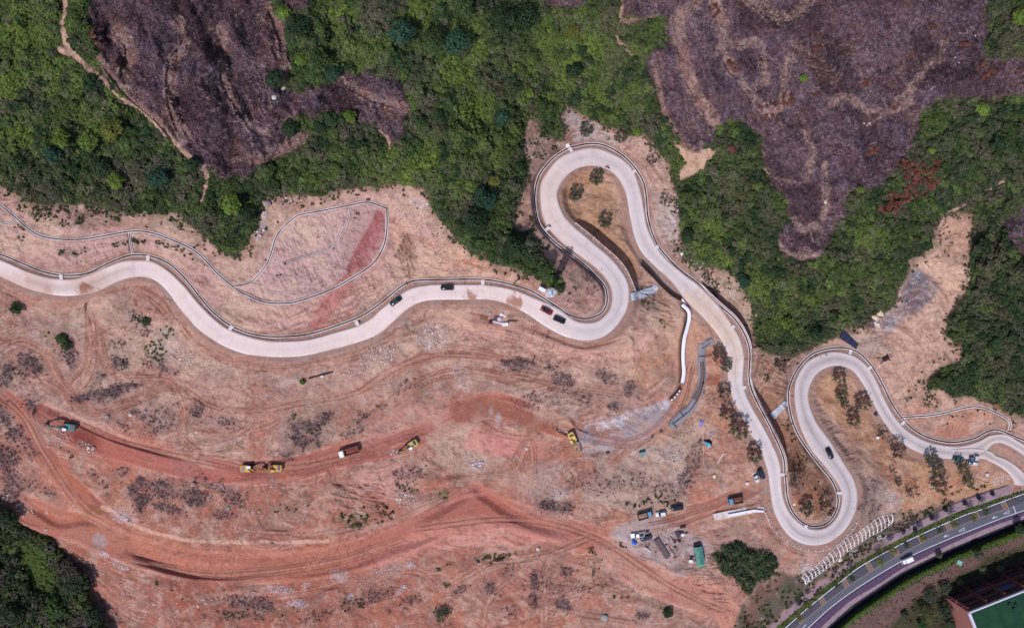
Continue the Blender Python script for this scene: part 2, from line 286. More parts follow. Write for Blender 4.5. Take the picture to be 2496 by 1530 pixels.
# hewn banks along the haul roads
def step_right(p, h, r, core=3.0, taper=True, off=0.0, sgn=1):
    """ground drops h metres on one side of the line and climbs back over r px"""
    global Z
    p = cr(pts(p) if isinstance(p, str) else p); D, S, T = pdist(p, r+4); L = arc(p)[-1]
    tp = np.clip(np.minimum(T/L, 1-T/L)*5, 0, 1)**0.7 if taper else 1.0
    s = D*S*sgn+off
    g = ss(s, -core/2, core/2)*(1-ss(D, r*0.35, r))
    Z = Z-h*g*tp
for s, wd in TLINES:
    if wd > 8: step_right(s, 1.5, 34, 3, True, wd*.45, -1)
step_right("300,1343 345,1366 400,1390 470,1409 530,1414 596,1409", 2.4, 44, 20, sgn=-1)
step_right("70,1218 110,1240 150,1262 200,1255 260,1262", 1.3, 30, 9)
step_right("690,1395 780,1378 860,1362 960,1320 1100,1280", 1.6, 34, 5)
step_right("1000,1252 1060,1232 1110,1200 1150,1175 1190,1195 1240,1230 1300,1262 1400,1290", 1.8, 36, 4, sgn=1)
step_right("120,985 250,1040 350,1075 470,1110", 1.2, 26, 5)
step_right("1090,765 1180,800 1300,830 1400,855 1500,850 1590,810", 1.7, 44, 6)
step_right("1300,800 1340,812 1400,835 1440,838 1500,820 1540,790", 1.0, 14, 4)
step_right("810,1120 845,1175 920,1150 1050,1090", 1.0, 30, 5)
step_right("1060,1150 1120,1140 1150,1130", 1.2, 30, 4)
step_right("1690,1262 1750,1240 1850,1220", .6, 10, 3)
# retaining walls
ZW = {}
def wall_cut(key, p, h, r, sgn=1, core=3.0):
    global Z
    q = cr(p); ZW[key] = smooth1(samp(Z, q[:, 0], q[:, 1]), 8)
    step_right(p, h, r, core, True, -1.5, sgn)
wall_cut('W1', W1, 4.6, 40, -1); wall_cut('W2', W2, -2.0, 16, 1)
wall_cut('W3a', W3a, 5.6, 60, -1); wall_cut('W3b', W3b, 5.0, 50, -1)
wall_cut('W4', W4, 1.4, 12, 1)
wall_cut('RING', RING, 1.2, 16, 1)
# eastern slope drop: lattice bank, ditch and grass bank by the street
D, S, T = pdist(cr(K_DITCH), 60)
sd_ = D*S
bank = ss(sd_, 4, 8)*(1-ss(sd_, 25, 60)*0.35)
Z = Z+bank*2.6*(D < 60)
D, S, T = pdist(cr((K_WALK+K_DITCH)/2+np.array([1, 1.5])), 12); Z = Z-(1-ss(D, 3.0, 5.5))*1.7
# drains are cut in
ZC = Z.copy(); DR = {}
DRAINS = [('hi', D_HI), ('loop', D_LOOP), ('br1', D_BR1), ('br2', D_BR2), ('left', D_LEFT), ('link', D_LINK), ('rd1', D_RD1), ('rd2', D_RD2), ('rd3', D_RD3), ('east', D_EAST)]
for k, p in DRAINS:
    q = cr(p); z = smooth1(samp(ZC, q[:, 0], q[:, 1]), 10); DR[k] = (q, z)
    lay(q, z, 5.0, 8.0, -0.04)
for k, p in DRAINS:
    q, z = DR[k]; D, S, T = pdist(q, 8); ww = 1-ss(D, 2.0, 3.6)
    Z = Z*(1-ww)+(np.interp(T, arc(q), z)-1.3)*ww
# rills down the cut faces
def rill(m, ang, sc, amp, seed):
    global Z
    r = 1-np.abs(2*N(sc, 3, seed, 0.6, ax=ang, st=5)-1)
    Z = Z-m*amp*r**4
loopf = area("943,510 943,560 933,605 906,645 858,677 805,706 726,734 686,739 646,736 609,722 575,703 617,683 649,645 662,613 692,552 737,522 853,502 898,493", 2, 2)
lowface = area("620,745 690,752 800,722 905,660 950,620 990,690 900,745 820,785 700,805 620,800", 3, 2)
hiface = area("0,560 100,590 300,580 450,600 570,705 700,745 640,800 520,750 440,650 330,600 180,660 0,610", 3, 2)
bump = blob(1000, 620, 28, 55)
rill(loopf, 62, 7, 0.32, 50); rill(lowface, 60, 7, 0.32, 51); rill(hiface, 65, 8, 0.25, 52)
rill(bump, 75, 6, 1.3, 53)
eastsand = area("2280,560 2340,560 2365,700 2310,800 2345,850 2300,905 2200,960 2130,850 2200,800 2180,760 2230,660", 5, 2)
rill(eastsand, 100, 8, .4, 54)
rill(area("1920,880 1935,960 1910,1000 1860,900 1850,860", 4, 2), 20, 6, .7, 55)
rill(area("1980,950 2010,990 2060,1070 2120,1170 2090,1160 2020,1060 1985,1000", 3, 2), 150, 7, .6, 56)
rill(area("1550,650 1600,690 1650,740 1640,800 1560,760 1545,700", 4, 2), 20, 7, .8, 57)
rill(area("820,1170 920,1175 960,1220 920,1280 850,1260 800,1230", 6, 2), 15, 8, .9, 58)
rill(area("1690,1290 1760,1290 1780,1480 1650,1400", 6, 2), 5, 9, .8, 59)
D, S, T = pdist(RC, 40); street0 = np.maximum(1-ss(D, 30, 38), EASTG)
D, S, T = pdist(cr(K_BAY), 80); street0 = np.maximum(street0, 1-ss(D, 60, 75))
# soft rut tracks
RUTS = ["215,745 228,790 232,860 215,920 180,970 190,1020", "240,790 250,870 300,920 400,925 430,950 450,1000 445,1060 500,1110", "430,930 520,990 640,1000 740,980 860,960 960,900 1060,865 1200,870 1300,880", "0,830 60,838 110,865 140,920 165,950 230,1000 300,985 400,945",
        "0,960 60,1020 110,1110 200,1240 300,1300", "80,920 110,930 160,960 200,1000", "660,1010 560,1060 480,1040", "900,1020 960,975 1050,920 1150,905 1280,930 1400,950 1500,1000", "870,1430 930,1400 1020,1395 1080,1430 1200,1370 1260,1365 1340,1350 1460,1300",
        "1060,1470 1100,1455 1150,1500", "1170,1500 1210,1440 1260,1400", "1330,1500 1330,1400 1350,1350", "1320,1470 1400,1450 1480,1430 1560,1470", "240,1380 330,1440 400,1500 480,1525", "210,1390 250,1480 300,1530", "1300,1150 1290,1080 1245,1180", "1280,1240 1270,1160 1255,1120",
        "1470,1140 1500,1110 1560,1060", "640,870 560,875 480,840 430,780", "1230,870 1100,850 1000,880", "500,1110 700,1140 900,1100", "1420,1060 1550,1075 1650,990 1690,860", "130,1000 300,1075 560,1140", "300,1360 520,1400 800,1370 1000,1310", "1000,1290 1250,1265 1450,1310 1640,1430 1790,1500",
        "1250,905 1400,940 1560,965", "1150,1020 1230,1060 1330,1070", "0,875 40,880 90,930", "310,700 380,740 420,790", "1560,1290 1650,1270 1740,1240", "1350,1480 1450,1500 1560,1520"]
for s in RUTS:
    p = cr(pts(s)); lay(p, smooth1(samp(Z, p[:, 0], p[:, 1]), 20), 7, 10, 0, .6)
RM = np.zeros_like(F); RK = np.zeros_like(F)
for i, s in enumerate(RUTS):
    p = cr(pts(s)); D, S, T = pdist(p, 24); D = D+(noise(PX, PY, 40, 11)-.5)*3
    for wd in ((5.5, 0.0), (11, 0.5)) if i % 2 else ((5.5, 0.0),):
        g = np.exp(-((D-wd[0])/1.5)**2)*(0.5+noise(PX, PY, 25, 7+i % 5))*ss(np.minimum(T, arc(p)[-1]-T), 2, 40)
        RK = np.maximum(RK, g)
    RM = np.maximum(RM, (1-ss(D, 7, 17))*ss(np.minimum(T, arc(p)[-1]-T), 0, 40))
Zs = blur(Z, 6); STR = fbm(Zs*26+(N(50, 3, 37)-.5)*16, (PX*.35+PY*.1)/3, 7, 3, 39, .65); strat = (1-wild)*(1-street0)*(1-HMK)*(1-.85*loopf)*ss(N(110, 3, 57), .44, .6)*ss(blur(np.abs(np.gradient(Zs, axis=0)), 4), .02, .06)
Z += (STR-.5)*strat*.6
Z -= RK*0.16

def zat(px, py): return float(samp(Z, px, py))
# ---------------------------------------------------------------- ground colours (albedo) and cover
COL = np.zeros(PX.shape+(3,), np.float32)
def paint(m, c, a=1.0):
    global COL
    mm = (m*a)[..., None]; COL = COL*(1-mm)+lin(c).astype(np.float32)*mm
EDGE_W = 0
n1 = N(90, 5, 60); n2 = N(22, 4, 61, 0.6); n3 = N(7, 3, 62, 0.65); n4 = N(160, 3, 63); n5 = N(30, 5, 64, 0.7)
paint(np.ones_like(F), (166, 128, 119))
paint(ss(n1, .42, .62), (162, 116, 104)); paint(ss(n2, .5, .7), (178, 146, 137), .6); paint(ss(n5, .5, .64), (136, 104, 96), .6); paint(ss(N(45, 4, 66), .5, .66), (138, 120, 106), .55)
redz = ss(PY+(n1-.5)*260-PX*0.10, 1000, 1130)*(1-ss(PX+(n1-.5)*200, 1250, 1560))
paint(redz, (160, 100, 84), .8)
redz2 = ss(PY-PX*.1+(n4-.5)*200, 1180, 1350)*(1-ss(PX, 700, 1150)); paint(redz2, (146, 82, 68), .6)
# cut faces
for s, c in [("0,480 60,520 150,560 300,560 420,575 560,690 620,640 690,540 740,515 850,470 940,465 1030,475 1100,570 1200,650 1290,700 1240,690 1020,680 900,745 700,805 600,800 500,730 400,620 330,605 180,660 0,610", (188, 150, 143)),
             ("1270,300 1300,290 1290,440 1300,560 1360,620 1350,640 1300,590 1262,560 1252,520 1262,480 1285,420", (178, 138, 122)),
             ("943,505 1000,560 1100,600 1200,650 1290,700 1240,690 1020,680 970,640", (196, 150, 132)),
             ("1640,430 1660,560 1665,640 1800,690 1835,800 1850,870 1830,860 1790,770 1700,690 1600,590 1580,480 1560,400 1400,300 1600,350", (183, 152, 142)),
             ("1880,860 1980,840 2060,820 2150,780 2280,560 2340,510 2370,560 2360,700 2310,800 2345,860 2260,930 2420,985 2496,1040 2496,1080 2400,1050 2200,1030 2100,880 1980,850", (192, 156, 138))]:
    paint(area(s, 7, 2), c, .8)
paint(loopf, (186, 152, 150), .9); paint(area("853,505 943,515 935,590 900,640 850,670 830,600 845,550", 5, 3), (158, 125, 122), .6)
for s, wd, c in [("845,690 812,728 790,760 775,792", 34, (172, 104, 100)), ("925,520 905,560 880,600 862,640 850,672", 16, (142, 74, 76)), ("880,640 900,660 870,720 850,770", 8, (176, 112, 100)),
                 ("1098,600 1150,640 1210,655 1290,695 1330,705", 30, (196, 138, 112)), ("1090,630 1075,655 1120,640", 12, (190, 125, 105))]:
    paint(band(s, wd, 6, 5), c, .85)
paint(area("925,512 943,512 942,565 925,618 893,661 858,679 845,677 856,634 874,605 895,565 911,539", 9, 4), (166, 102, 104), .8); paint(ss(N(6, 3, 88, .7, ax=62, st=4), .5, .62)*area("925,512 943,512 942,565 925,618 893,661 858,679 845,677 856,634 874,605 895,565 911,539", 9, 4), (128, 62, 64), .55)
paint(bump, (136, 106, 92), .85); paint(blob(985, 720, 50, 16, -30), (175, 158, 150), .6)
# haul roads
for (s, r), c, a in zip(HAUL, [(160, 98, 84), (162, 96, 86), (174, 112, 100), (166, 132, 122), (172, 128, 110), (166, 120, 109)], [.8, .85, .8, .7, .8, .6]):
    p = cr(pts(s)); D, S, T = pdist(p, r*1.6+20); D = D+_w1*22
    paint((1-ss(D, r*0.85, r*1.25)), c, a)
    paint((1-ss(D, r*0.7, r*1.1))*ss(N(40, 3, 70, ax=10, st=4), .45, .65), (132, 72, 64) if a > .75 else (160, 120, 108), .45)
for s, c, a in [("180,1040 240,1045 250,1090 210,1100 180,1070", (128, 62, 52), .75), ("380,1060 460,1085 560,1130 500,1150 400,1120 300,1095 340,1080", (172, 92, 88), .6), ("1180,1020 1240,1060 1330,1075 1320,1110 1190,1110 1120,1090 1150,1040", (186, 124, 114), .8),
                ("1090,960 1180,970 1260,1000 1370,1040 1360,1060 1230,1020 1130,1020 1090,990", (150, 95, 80), .7), ("1430,1100 1560,1060 1650,1100 1700,1180 1560,1240 1420,1230 1300,1200 1330,1130", (160, 134, 128), .7),
                ("1010,1300 1180,1262 1300,1290 1350,1320 1230,1330 1080,1330 960,1360 800,1400", (192, 128, 116), .75), ("860,1160 900,1145 960,1130 970,1180 900,1190", (190, 142, 134), .7), ("1160,790 1300,830 1430,870 1570,850 1640,800 1600,780 1450,850 1300,810", (190, 150, 138), .7),
                ("1480,840 1520,920 1600,960 1640,880 1650,780 1600,700 1620,760 1600,840", (186, 135, 105), .55), ("1640,850 1660,770 1740,800 1770,880 1780,1100 1700,1000 1720,900", (180, 125, 102), .6),
                ("240,1360 400,1420 560,1440 800,1390 700,1440 500,1500 330,1470", (150, 82, 68), .6), ("210,1255 330,1280 450,1320 440,1350 330,1330 200,1300", (160, 122, 92), .5), ("390,1275 470,1300 550,1315 560,1345 480,1340", (148, 128, 110), .5),
                ("130,1240 170,1255 250,1230 250,1262 200,1270", (125, 85, 50), .8)]:
    paint(area(s, 8, 2), c, a)
paint(band("305,1346 345,1368 400,1392 470,1410 530,1416 596,1411", 16, 4, 4), (128, 66, 56), .6)
paint(HMK*ss(HST, .54, .68), (196, 142, 126), .5); paint(HMK*(1-ss(HST, .34, .46)), (120, 70, 62), .4); paint(HED*ss(n2, .35, .6), (196, 152, 138), .55)
paint(ss(N(130, 4, 105, .65), .52, .64)*(1-redz)*(1-street0)*(1-wild), (198, 168, 148), .5); paint(ss(N(100, 5, 106, .65), .54, .64)*(1-street0)*(1-wild)*ss(PY, 900, 1050), (176, 106, 82), .55); paint(ss(N(80, 5, 107, .7), .56, .66)*(1-street0)*(1-wild)*ss(PY, 800, 900), (130, 112, 106), .45)
SMO = []
for s, c, a in [("40,1208 100,1222 200,1262 300,1255 420,1308 620,1326 850,1312 900,1302 850,1400 700,1420 600,1414 500,1425 400,1395 310,1345 240,1338 120,1290 50,1262", (174, 110, 92), .65), ("900,1302 1000,1246 1090,1226 1130,1182 1165,1166 1230,1226 1330,1266 1480,1282 1500,1302 1450,1346 1350,1330 1220,1312 1080,1332 950,1370 850,1400 860,1330", (168, 102, 90), .7),
                ("1010,1300 1100,1272 1180,1262 1290,1285 1420,1320 1360,1330 1230,1325 1130,1335 1040,1352 960,1375 900,1392 930,1340", (194, 132, 120), .6), ("1480,1290 1600,1330 1700,1400 1790,1420 1830,1460 1790,1540 1740,1530 1620,1450 1520,1400 1450,1340", (190, 136, 118), .55),
                ("1085,985 1130,950 1180,962 1240,985 1320,1025 1370,1045 1330,1062 1250,1030 1180,1020 1110,1030", (148, 94, 80), .75), ("1185,1022 1240,1052 1320,1070 1330,1100 1300,1112 1200,1112 1130,1095 1150,1045", (190, 124, 116), .75), ("180,1042 240,1048 250,1090 215,1105 180,1080", (122, 62, 54), .8),
                ("855,1165 890,1145 960,1128 1000,1130 1010,1180 960,1215 900,1195", (194, 142, 134), .7), ("240,1050 330,1075 400,1100 480,1125 600,1150 560,1180 430,1160 300,1130 230,1100", (176, 102, 92), .6), ("1640,850 1660,775 1720,790 1765,850 1775,930 1700,1000 1640,1060 1560,1090 1500,1070 1600,1020 1650,940", (184, 138, 116), .55),
                ("860,1060 950,1010 1060,960 1100,975 1080,1020 960,1060 880,1085", (180, 132, 122), .6), ("560,760 640,770 760,720 860,680 930,600 960,620 940,690 860,760 700,800 600,790", (192, 150, 142), .6)]:
    m_ = area(s, 7, 3); SMO.append(m_); paint(m_, c, a)
paint(band("845,690 812,728 790,760 775,792", 38, 12, 9), (172, 106, 102), .7)
SMO = np.clip(np.maximum.reduce(SMO), 0, 1)
paint(TKM, (168, 122, 106), .7); paint(TKM*ss(PY-PX*.1, 1150, 1300)*(1-ss(PX, 900, 1200)), (164, 92, 76), .8); paint(TKM*ss(TKS, .54, .68), (192, 146, 130), .6); paint(TKM*(1-ss(TKS, .34, .46)), (112, 70, 60), .6); paint(TKE*ss(n2, .35, .6), (116, 80, 72), .4)
paint(area("1090,775 1200,800 1300,830 1400,862 1500,860 1560,835 1600,800 1560,870 1480,900 1350,890 1200,850 1100,815", 6, 2), (196, 152, 138), .75)
paint(area("1500,1280 1600,1262 1700,1300 1740,1340 1720,1380 1660,1400 1600,1370 1540,1340 1490,1310", 8, 2), (172, 154, 154), .7)
paint(band("250,1235 300,1262 350,1290 420,1308 480,1318 640,1322 800,1318", 9, 3, 2), (208, 166, 148), .7)
paint(band("110,985 200,1022 270,1050 350,1090 440,1115 520,1140", 9, 3, 2), (200, 156, 140), .7)
# pale gravel, spoil and spray marks
for s, wd, c, a in [("1420,1068 1470,1075 1540,1055 1610,1005", 52, (146, 142, 152), .85), ("1430,1035 1500,1022 1560,1003 1620,983", 16, (196, 190, 200), .75), ("1460,1042 1520,1022", 20, (200, 198, 208), .7), ("1470,1075 1600,1060", 12, (178, 174, 180), .5), ("1440,1100 1500,1085 1580,1100", 14, (160, 155, 158), .6),
                    ("1725,880 1722,940 1700,1000", 6, (192, 165, 160), .6), ("1370,1205 1385,1195", 22, (185, 165, 165), .6)]:
    paint(band(s, wd*1.15, 14, 7)*(.35+.65*ss(N(15, 5, 112, .75), .40, .58)), c, a)
paint(area("2214,658 2248,658 2269,671 2288,695 2280,724 2240,756 2214,772 2182,800 2161,817 2147,808 2166,765 2174,751 2198,711 2211,679", 9, 2), (100, 99, 112)); paint(ss(N(8, 4, 89, .75), .54, .66)*area("2214,658 2248,658 2269,671 2288,695 2280,724 2240,756 2214,772 2182,800 2161,817 2147,808 2166,765 2174,751 2198,711 2211,679", 9, 2), (160, 156, 164), .6); paint(area("2080,830 2140,810 2180,860 2120,870", 8), (150, 140, 135), .7)
paint(area("2150,815 2165,790 2200,760 2175,812", 3), (140, 144, 152), .8)
paint(area("1365,290 1378,264 1415,282 1418,300 1380,320", 3), (158, 145, 150)); paint(area("1395,345 1400,305 1440,300 1480,320 1500,350 1440,345", 6), (166, 158, 158), .8)
paint(area("1585,470 1640,480 1655,560 1640,620 1600,560", 8, 2), (176, 160, 155), .8)
paint(area("1780,700 1830,740 1832,800 1800,780 1760,720", 8, 2), (168, 150, 130), .7)
for x, y, rx, ry, a in [(245, 1320, 22, 18, 20), (575, 845, 14, 6, 20), (733, 880, 12, 8, 0), (930, 832, 18, 5, -20), (985, 785, 20, 8, 0), (1120, 722, 18, 5, 0), (55, 700, 14, 5, 15), (1215, 1020, 8, 16, 0), (1197, 1000, 8, 14, 0), (1650, 1390, 22, 14, 20), (1600, 1330, 60, 40, 0), (1560, 1305, 50, 20, -10), (1690, 1335, 30, 30, 0), (1510, 1305, 22, 10, 0)]:
    paint(blob(x, y, rx, ry, a), (163, 152, 156), .6)
# warm soils inside the hairpins
paint(area("1362,470 1380,430 1440,408 1490,425 1520,470 1530,540 1560,620 1545,690 1520,640 1480,590 1400,545", 3, 2), (176, 136, 106), .95)
paint(area("1480,430 1520,470 1530,540 1560,620 1590,680 1570,660 1530,600 1500,540", 5, 3), (180, 148, 132), .7)
paint(area("1975,960 1990,920 2030,898 2075,910 2115,970 2160,1050 2230,1105 2300,1122 2400,1122 2460,1160 2465,1190 2330,1215 2200,1260 2150,1180 2100,1090 2020,1010", 5, 2), (180, 138, 108), .9)
paint(ss(n2, .5, .62)*area("1975,960 1990,920 2030,898 2075,910 2115,970 2160,1050 2230,1105 2300,1122 2400,1122 2460,1160 2465,1190 2330,1215 2200,1260 2150,1180 2100,1090 2020,1010", 5, 2), (176, 116, 92), .6)
paint(area("1978,960 2000,990 2060,1080 2140,1190 2180,1260 2110,1270 2095,1200 2040,1100 1985,1010", 5, 3), (160, 132, 122), .85)
paint(area("1840,880 1870,870 1915,930 1910,1010 1960,1080 2000,1150 2035,1200 2030,1250 1980,1275 1930,1240 1915,1150 1880,1040 1840,960", 4, 2), (148, 106, 84), .85)
paint(ss(n5, .5, .6)*area("1890,1010 1960,1080 2035,1200 2030,1250 1980,1275 1930,1240 1915,1150", 4, 2), (110, 88, 60), .6); paint(blob(1975, 1225, 50, 30), (168, 100, 74), .5)
paint(area("1720,840 1760,850 1775,930 1800,1010 1850,1100 1868,1180 1780,1190 1720,1100 1740,980", 7, 3), (176, 122, 102), .7)
paint(area("2425,1100 2440,1090 2496,1135 2600,1250 2480,1145", 2), (160, 128, 122), .8)
paint(blob(1745, 925, 40, 14, -15), (150, 82, 62), .8)
paint(area("2210,600 2300,540 2345,540 2360,620 2350,720 2300,700 2240,650", 6, 2), (202, 168, 146), .9); paint(area("2270,560 2350,520 2368,620 2310,640", 12, 1), (172, 130, 112), .5)
paint(area("2080,1090 2170,1180 2180,1265 2150,1290 2110,1290 2095,1200", 8, 3), (140, 118, 108), .8); paint(blob(2180, 1225, 20, 30), (190, 165, 158), .6)
# road shoulders
D, S, T = pdist(RC, 60); paint((1-ss(D+_w1*6, 32, 40)), (160, 124, 112), .85)
D, S, T = pdist(RC, 60); paint((1-ss(D+_w1*10, 25, 38))*ss(n2, .5, .65), (148, 136, 128), .5)
for s in RUTS[:0]: pass
paint(RM*(1-ss(n1, .62, .75)), (174, 122, 106), .5); paint(np.clip(RK, 0, 1), (108, 64, 55), .7)
soilm = (1-.7*SMO)*(1-HMK)*(1-street0)*(1-.75*np.clip(blur(np.maximum.reduce([loopf, hiface, lowface]), 3), 0, 1))
fine = N(6, 4, 75, .8); paint(ss(fine, .52, .70)*(.35+.65*soilm), (118, 84, 77), .45); paint(ss(N(35, 6, 80, .75), .52, .66)*soilm, (118, 90, 82), .35); paint(ss(N(40, 6, 84, .75), .54, .68)*soilm, (190, 156, 140), .45); paint(ss(N(24, 6, 86, .8), .56, .68)*soilm, (148, 130, 118), .35); paint(ss(N(12, 5, 76, .85), .56, .70)*(.4+.6*soilm), (196, 166, 157), .35)
paint(ss(STR, .52, .68)*strat, (124, 84, 74), .5); paint(ss(1-STR, .56, .7)*strat, (192, 156, 144), .45)
streak = N(6, 3, 78, .6, ax=15, st=4); paint(ss(streak, .60, .75), (120, 78, 68), .4)
crack = 1-np.abs(2*N(26, 4, 79, .6)-1); paint(ss(crack, .955, .99)*ss(n4, .4, .6), (95, 62, 55), .6)
# dead brush and weeds on the works (x, y, rx, ry, angle, kind, density)
BRUSH = [float(v) for v in """74 885 42 17 38 0 1.2 21 900 13 18 0 0 1 13 925 18 16 0 0 .8 58 912 12 12 0 0 .6 240 962 60 12 -12 0 1.1 310 940 40 8 -5 0 1 375 1015 48 46 0 0 .45 480 995 20 24 0 0 .9 556 1027 30 16 10 0 .5
8 1010 14 40 -30 0 1 40 1055 22 20 30 0 1 12 1110 32 38 0 0 1 75 985 9 22 -15 0 1 70 1090 14 30 -25 0 .7 300 1030 16 10 0 0 .5 290 885 26 16 20 0 .8 250 915 14 8 0 0 .7 390 895 40 14 15 0 .5 310 880 14 9 0 1 .8
345 1200 34 34 0 0 1 400 1190 44 22 10 0 .8 480 1210 40 20 0 0 .8 405 1238 44 12 10 0 1 570 1215 36 18 20 0 .8 510 1180 40 14 10 0 .6 300 1150 20 12 0 0 .6 545 1250 30 12 0 0 .6 240 1170 30 8 45 0 .5
740 1055 44 36 0 0 1 790 1020 22 14 -30 0 .9 720 1020 20 12 0 1 .6 760 1045 22 12 10 1 .6 880 1020 26 8 -20 0 .5 860 1050 30 10 -20 0 .4 700 1110 20 14 0 0 .5 930 990 20 12 0 0 .35 1000 940 40 18 -25 0 .25
1274 888 46 13 3 0 1.2 1372 922 38 14 20 0 1.3 1346 897 18 10 20 0 .8 1478 919 34 13 12 0 1.2 1530 945 20 16 45 0 1 1425 975 20 13 0 0 1 1494 990 14 12 0 0 .8 1560 970 10 8 0 0 .7 1310 970 40 16 10 0 .4 1300 990 20 10 0 0 .4 1380 960 60 20 0 0 .25
1359 1234 44 12 2 0 1.2 1304 1413 12 26 5 0 1.3 1300 1462 13 22 5 0 1.3 1372 1474 26 12 10 0 1 1378 1392 18 12 0 0 .9 1568 1498 18 10 0 0 .9 1450 1400 16 30 -30 2 .6 1620 1480 18 10 35 1 1.2 1497 1452 5 4 0 1 1 1514 1452 5 4 0 1 1 1530 1453 5 4 0 1 1
1203 1358 52 11 -8 2 1 1085 1380 22 6 -25 1 .9 1090 1424 9 6 0 1 1 845 1482 44 13 -15 2 .9 770 1500 40 12 -15 0 .6 1195 1432 15 17 0 0 1 1123 1437 18 10 -30 0 .9 991 1190 34 9 15 2 .8 1075 1212 30 12 -45 1 .8 1115 1185 12 8 40 1 .8 850 1275 24 9 -50 1 1 870 1280 30 9 -30 1 1 828 1262 16 12 0 1 .9 890 1260 10 8 0 1 .8
380 850 36 28 20 1 .8 350 780 22 12 30 1 .7 340 790 40 18 45 0 .5 400 815 30 20 0 1 .5 290 830 20 12 40 0 .6 375 880 34 16 0 0 .6 170 855 20 40 -10 0 .8 110 815 14 10 0 1 .5 40 815 20 8 0 1 .4
1340 810 3 3 0 0 1 90 520 40 14 25 2 .9 60 505 30 18 20 2 .8 130 530 30 10 25 2 .7 180 540 34 10 -15 2 .8 215 525 26 10 -20 2 .8 235 510 30 12 0 2 .8 290 530 24 10 0 2 .8 140 500 50 14 10 2 1 340 520 40 8 0 2 .8 330 585 26 8 0 2 1 290 595 28 6 -12 2 1 170 615 30 10 10 2 .8 210 610 12 6 0 2 .6 60 585 20 6 25 2 .5
410 600 36 8 20 2 .8 440 605 16 8 30 2 .8 470 630 30 8 35 2 .7 500 640 16 10 50 2 .6 480 590 12 10 0 2 .6 570 610 22 16 30 2 .8 540 600 40 8 40 2 .7 450 550 40 14 30 2 .8 50 555 20 5 20 2 .4 675 685 24 12 -30 2 .45 640 640 20 10 0 2 .3 660 560 20 20 0 2 .4 735 500 20 6 0 2 .4 870 525 16 10 0 2 .4
1280 330 22 26 0 2 .9 1330 370 34 20 10 2 .9 1300 340 20 16 0 2 .8 1258 560 14 26 0 2 .8 1300 545 10 22 -10 2 .8 1500 320 30 8 10 2 .6 1600 370 14 26 -20 2 .7 1620 430 10 24 0 2 .6 1655 520 12 40 0 0 .5 1660 600 10 40 0 0 .4 1700 670 30 12 35 2 .6 1760 690 44 12 20 2 1 1740 705 30 14 40 2 .8 1790 740 14 10 0 2 .5 1410 690 24 14 40 2 .5 1425 665 12 20 -40 0 .5 1440 700 12 20 0 0 .4
1990 870 26 6 -20 2 .4 2060 805 30 10 0 2 .9 2090 800 30 20 0 2 .9 2120 780 34 16 0 0 .9 2250 965 40 12 10 2 .8 2270 985 24 10 10 2 .8 2220 970 16 8 0 2 .6 2270 945 34 14 20 2 .9 2420 990 30 10 0 2 .6 2310 810 14 8 0 2 .8 2325 840 20 8 0 2 .8 2315 1040 24 8 0 2 .45 2290 1000 40 8 0 2 .35 2330 1000 30 8 10 2 .3 2420 1030 16 8 0 2 .4 2350 1010 50 6 0 2 .3 2480 1035 20 10 20 2 .6
2230 580 10 16 0 2 .9 2290 580 14 40 0 2 .5 2270 620 14 10 0 2 .8 2310 600 12 30 0 2 .5 2210 1250 50 10 -15 2 1 2280 1235 40 10 -20 2 .9 2160 1290 30 12 -30 2 .9 2200 1275 60 10 -20 0 .9 2100 1340 40 12 -35 2 .8 2060 1390 44 12 -35 2 .8 1990 1440 44 12 -35 2 .7 2150 1350 26 6 -30 0 .6 2330 1200 26 6 -20 2 .5 2380 1190 30 5 -15 2 .5 2130 1250 16 24 0 0 .5 2100 1230 16 16 0 0 .5 2120 1180 20 20 40 0 .3
1950 1100 30 12 50 2 .6 1925 1050 12 30 -15 2 .6 2000 1200 14 30 -20 2 .4 1940 1180 20 30 0 0 .5 1620 1215 30 12 10 2 .6 1560 1225 40 8 -5 2 .5 1680 1150 24 40 20 0 .8 1640 1190 40 20 0 0 .4 1560 1170 40 20 0 0 .3 1700 1100 14 30 10 0 .6 1420 1170 60 20 0 0 .25 1480 1180 60 30 0 0 .25 1510 1325 16 6 30 2 .9 1870 920 14 12 0 2 .6 1920 860 20 6 0 2 .6 1660 740 8 4 0 2 .7 1610 790 16 14 30 1 .5 1580 740 14 30 -40 2 .5
1000 1160 40 20 0 0 .5 930 1250 40 20 0 2 .4 700 1240 50 12 0 2 .3 620 1470 60 20 10 0 .7 690 1490 50 14 0 1 .5 480 1460 60 8 5 1 .35 400 1430 40 6 15 1 .4 320 1410 20 5 10 1 .6 270 1495 14 40 -40 0 .6 600 1500 60 10 0 1 .4 1240 1490 30 12 0 0 .4 1430 1430 60 12 20 0 .3 1360 1430 40 16 0 0 .3 1240 1390 14 14 0 0 .5 900 1455 60 16 -15 0 .5 960 1480 30 14 0 0 .5 1010 1460 24 14 0 0 .5 560 1500 80 10 0 0 .5 1450 1350 30 10 30 2 .5 1290 1360 16 6 0 2 .4
110 1345 40 10 50 0 .9 135 1370 30 14 50 0 1 170 1390 16 24 -30 0 .8 30 1180 24 40 0 0 .8 20 1215 20 14 0 0 .7 60 1180 30 20 0 0 .4 100 1190 40 10 30 0 .4 160 1100 20 6 40 2 .6""".split()]
BRUSH = np.array(BRUSH).reshape(-1, 7)
BM = [np.zeros_like(F) for _ in range(3)]
for x, y, rx, ry, an, kd, de in BRUSH:
    kd = int(kd); BM[kd] = np.maximum(BM[kd], blob(x, y, rx*1.05, ry*1.1, an, 0.55)*min(de, 1.2))
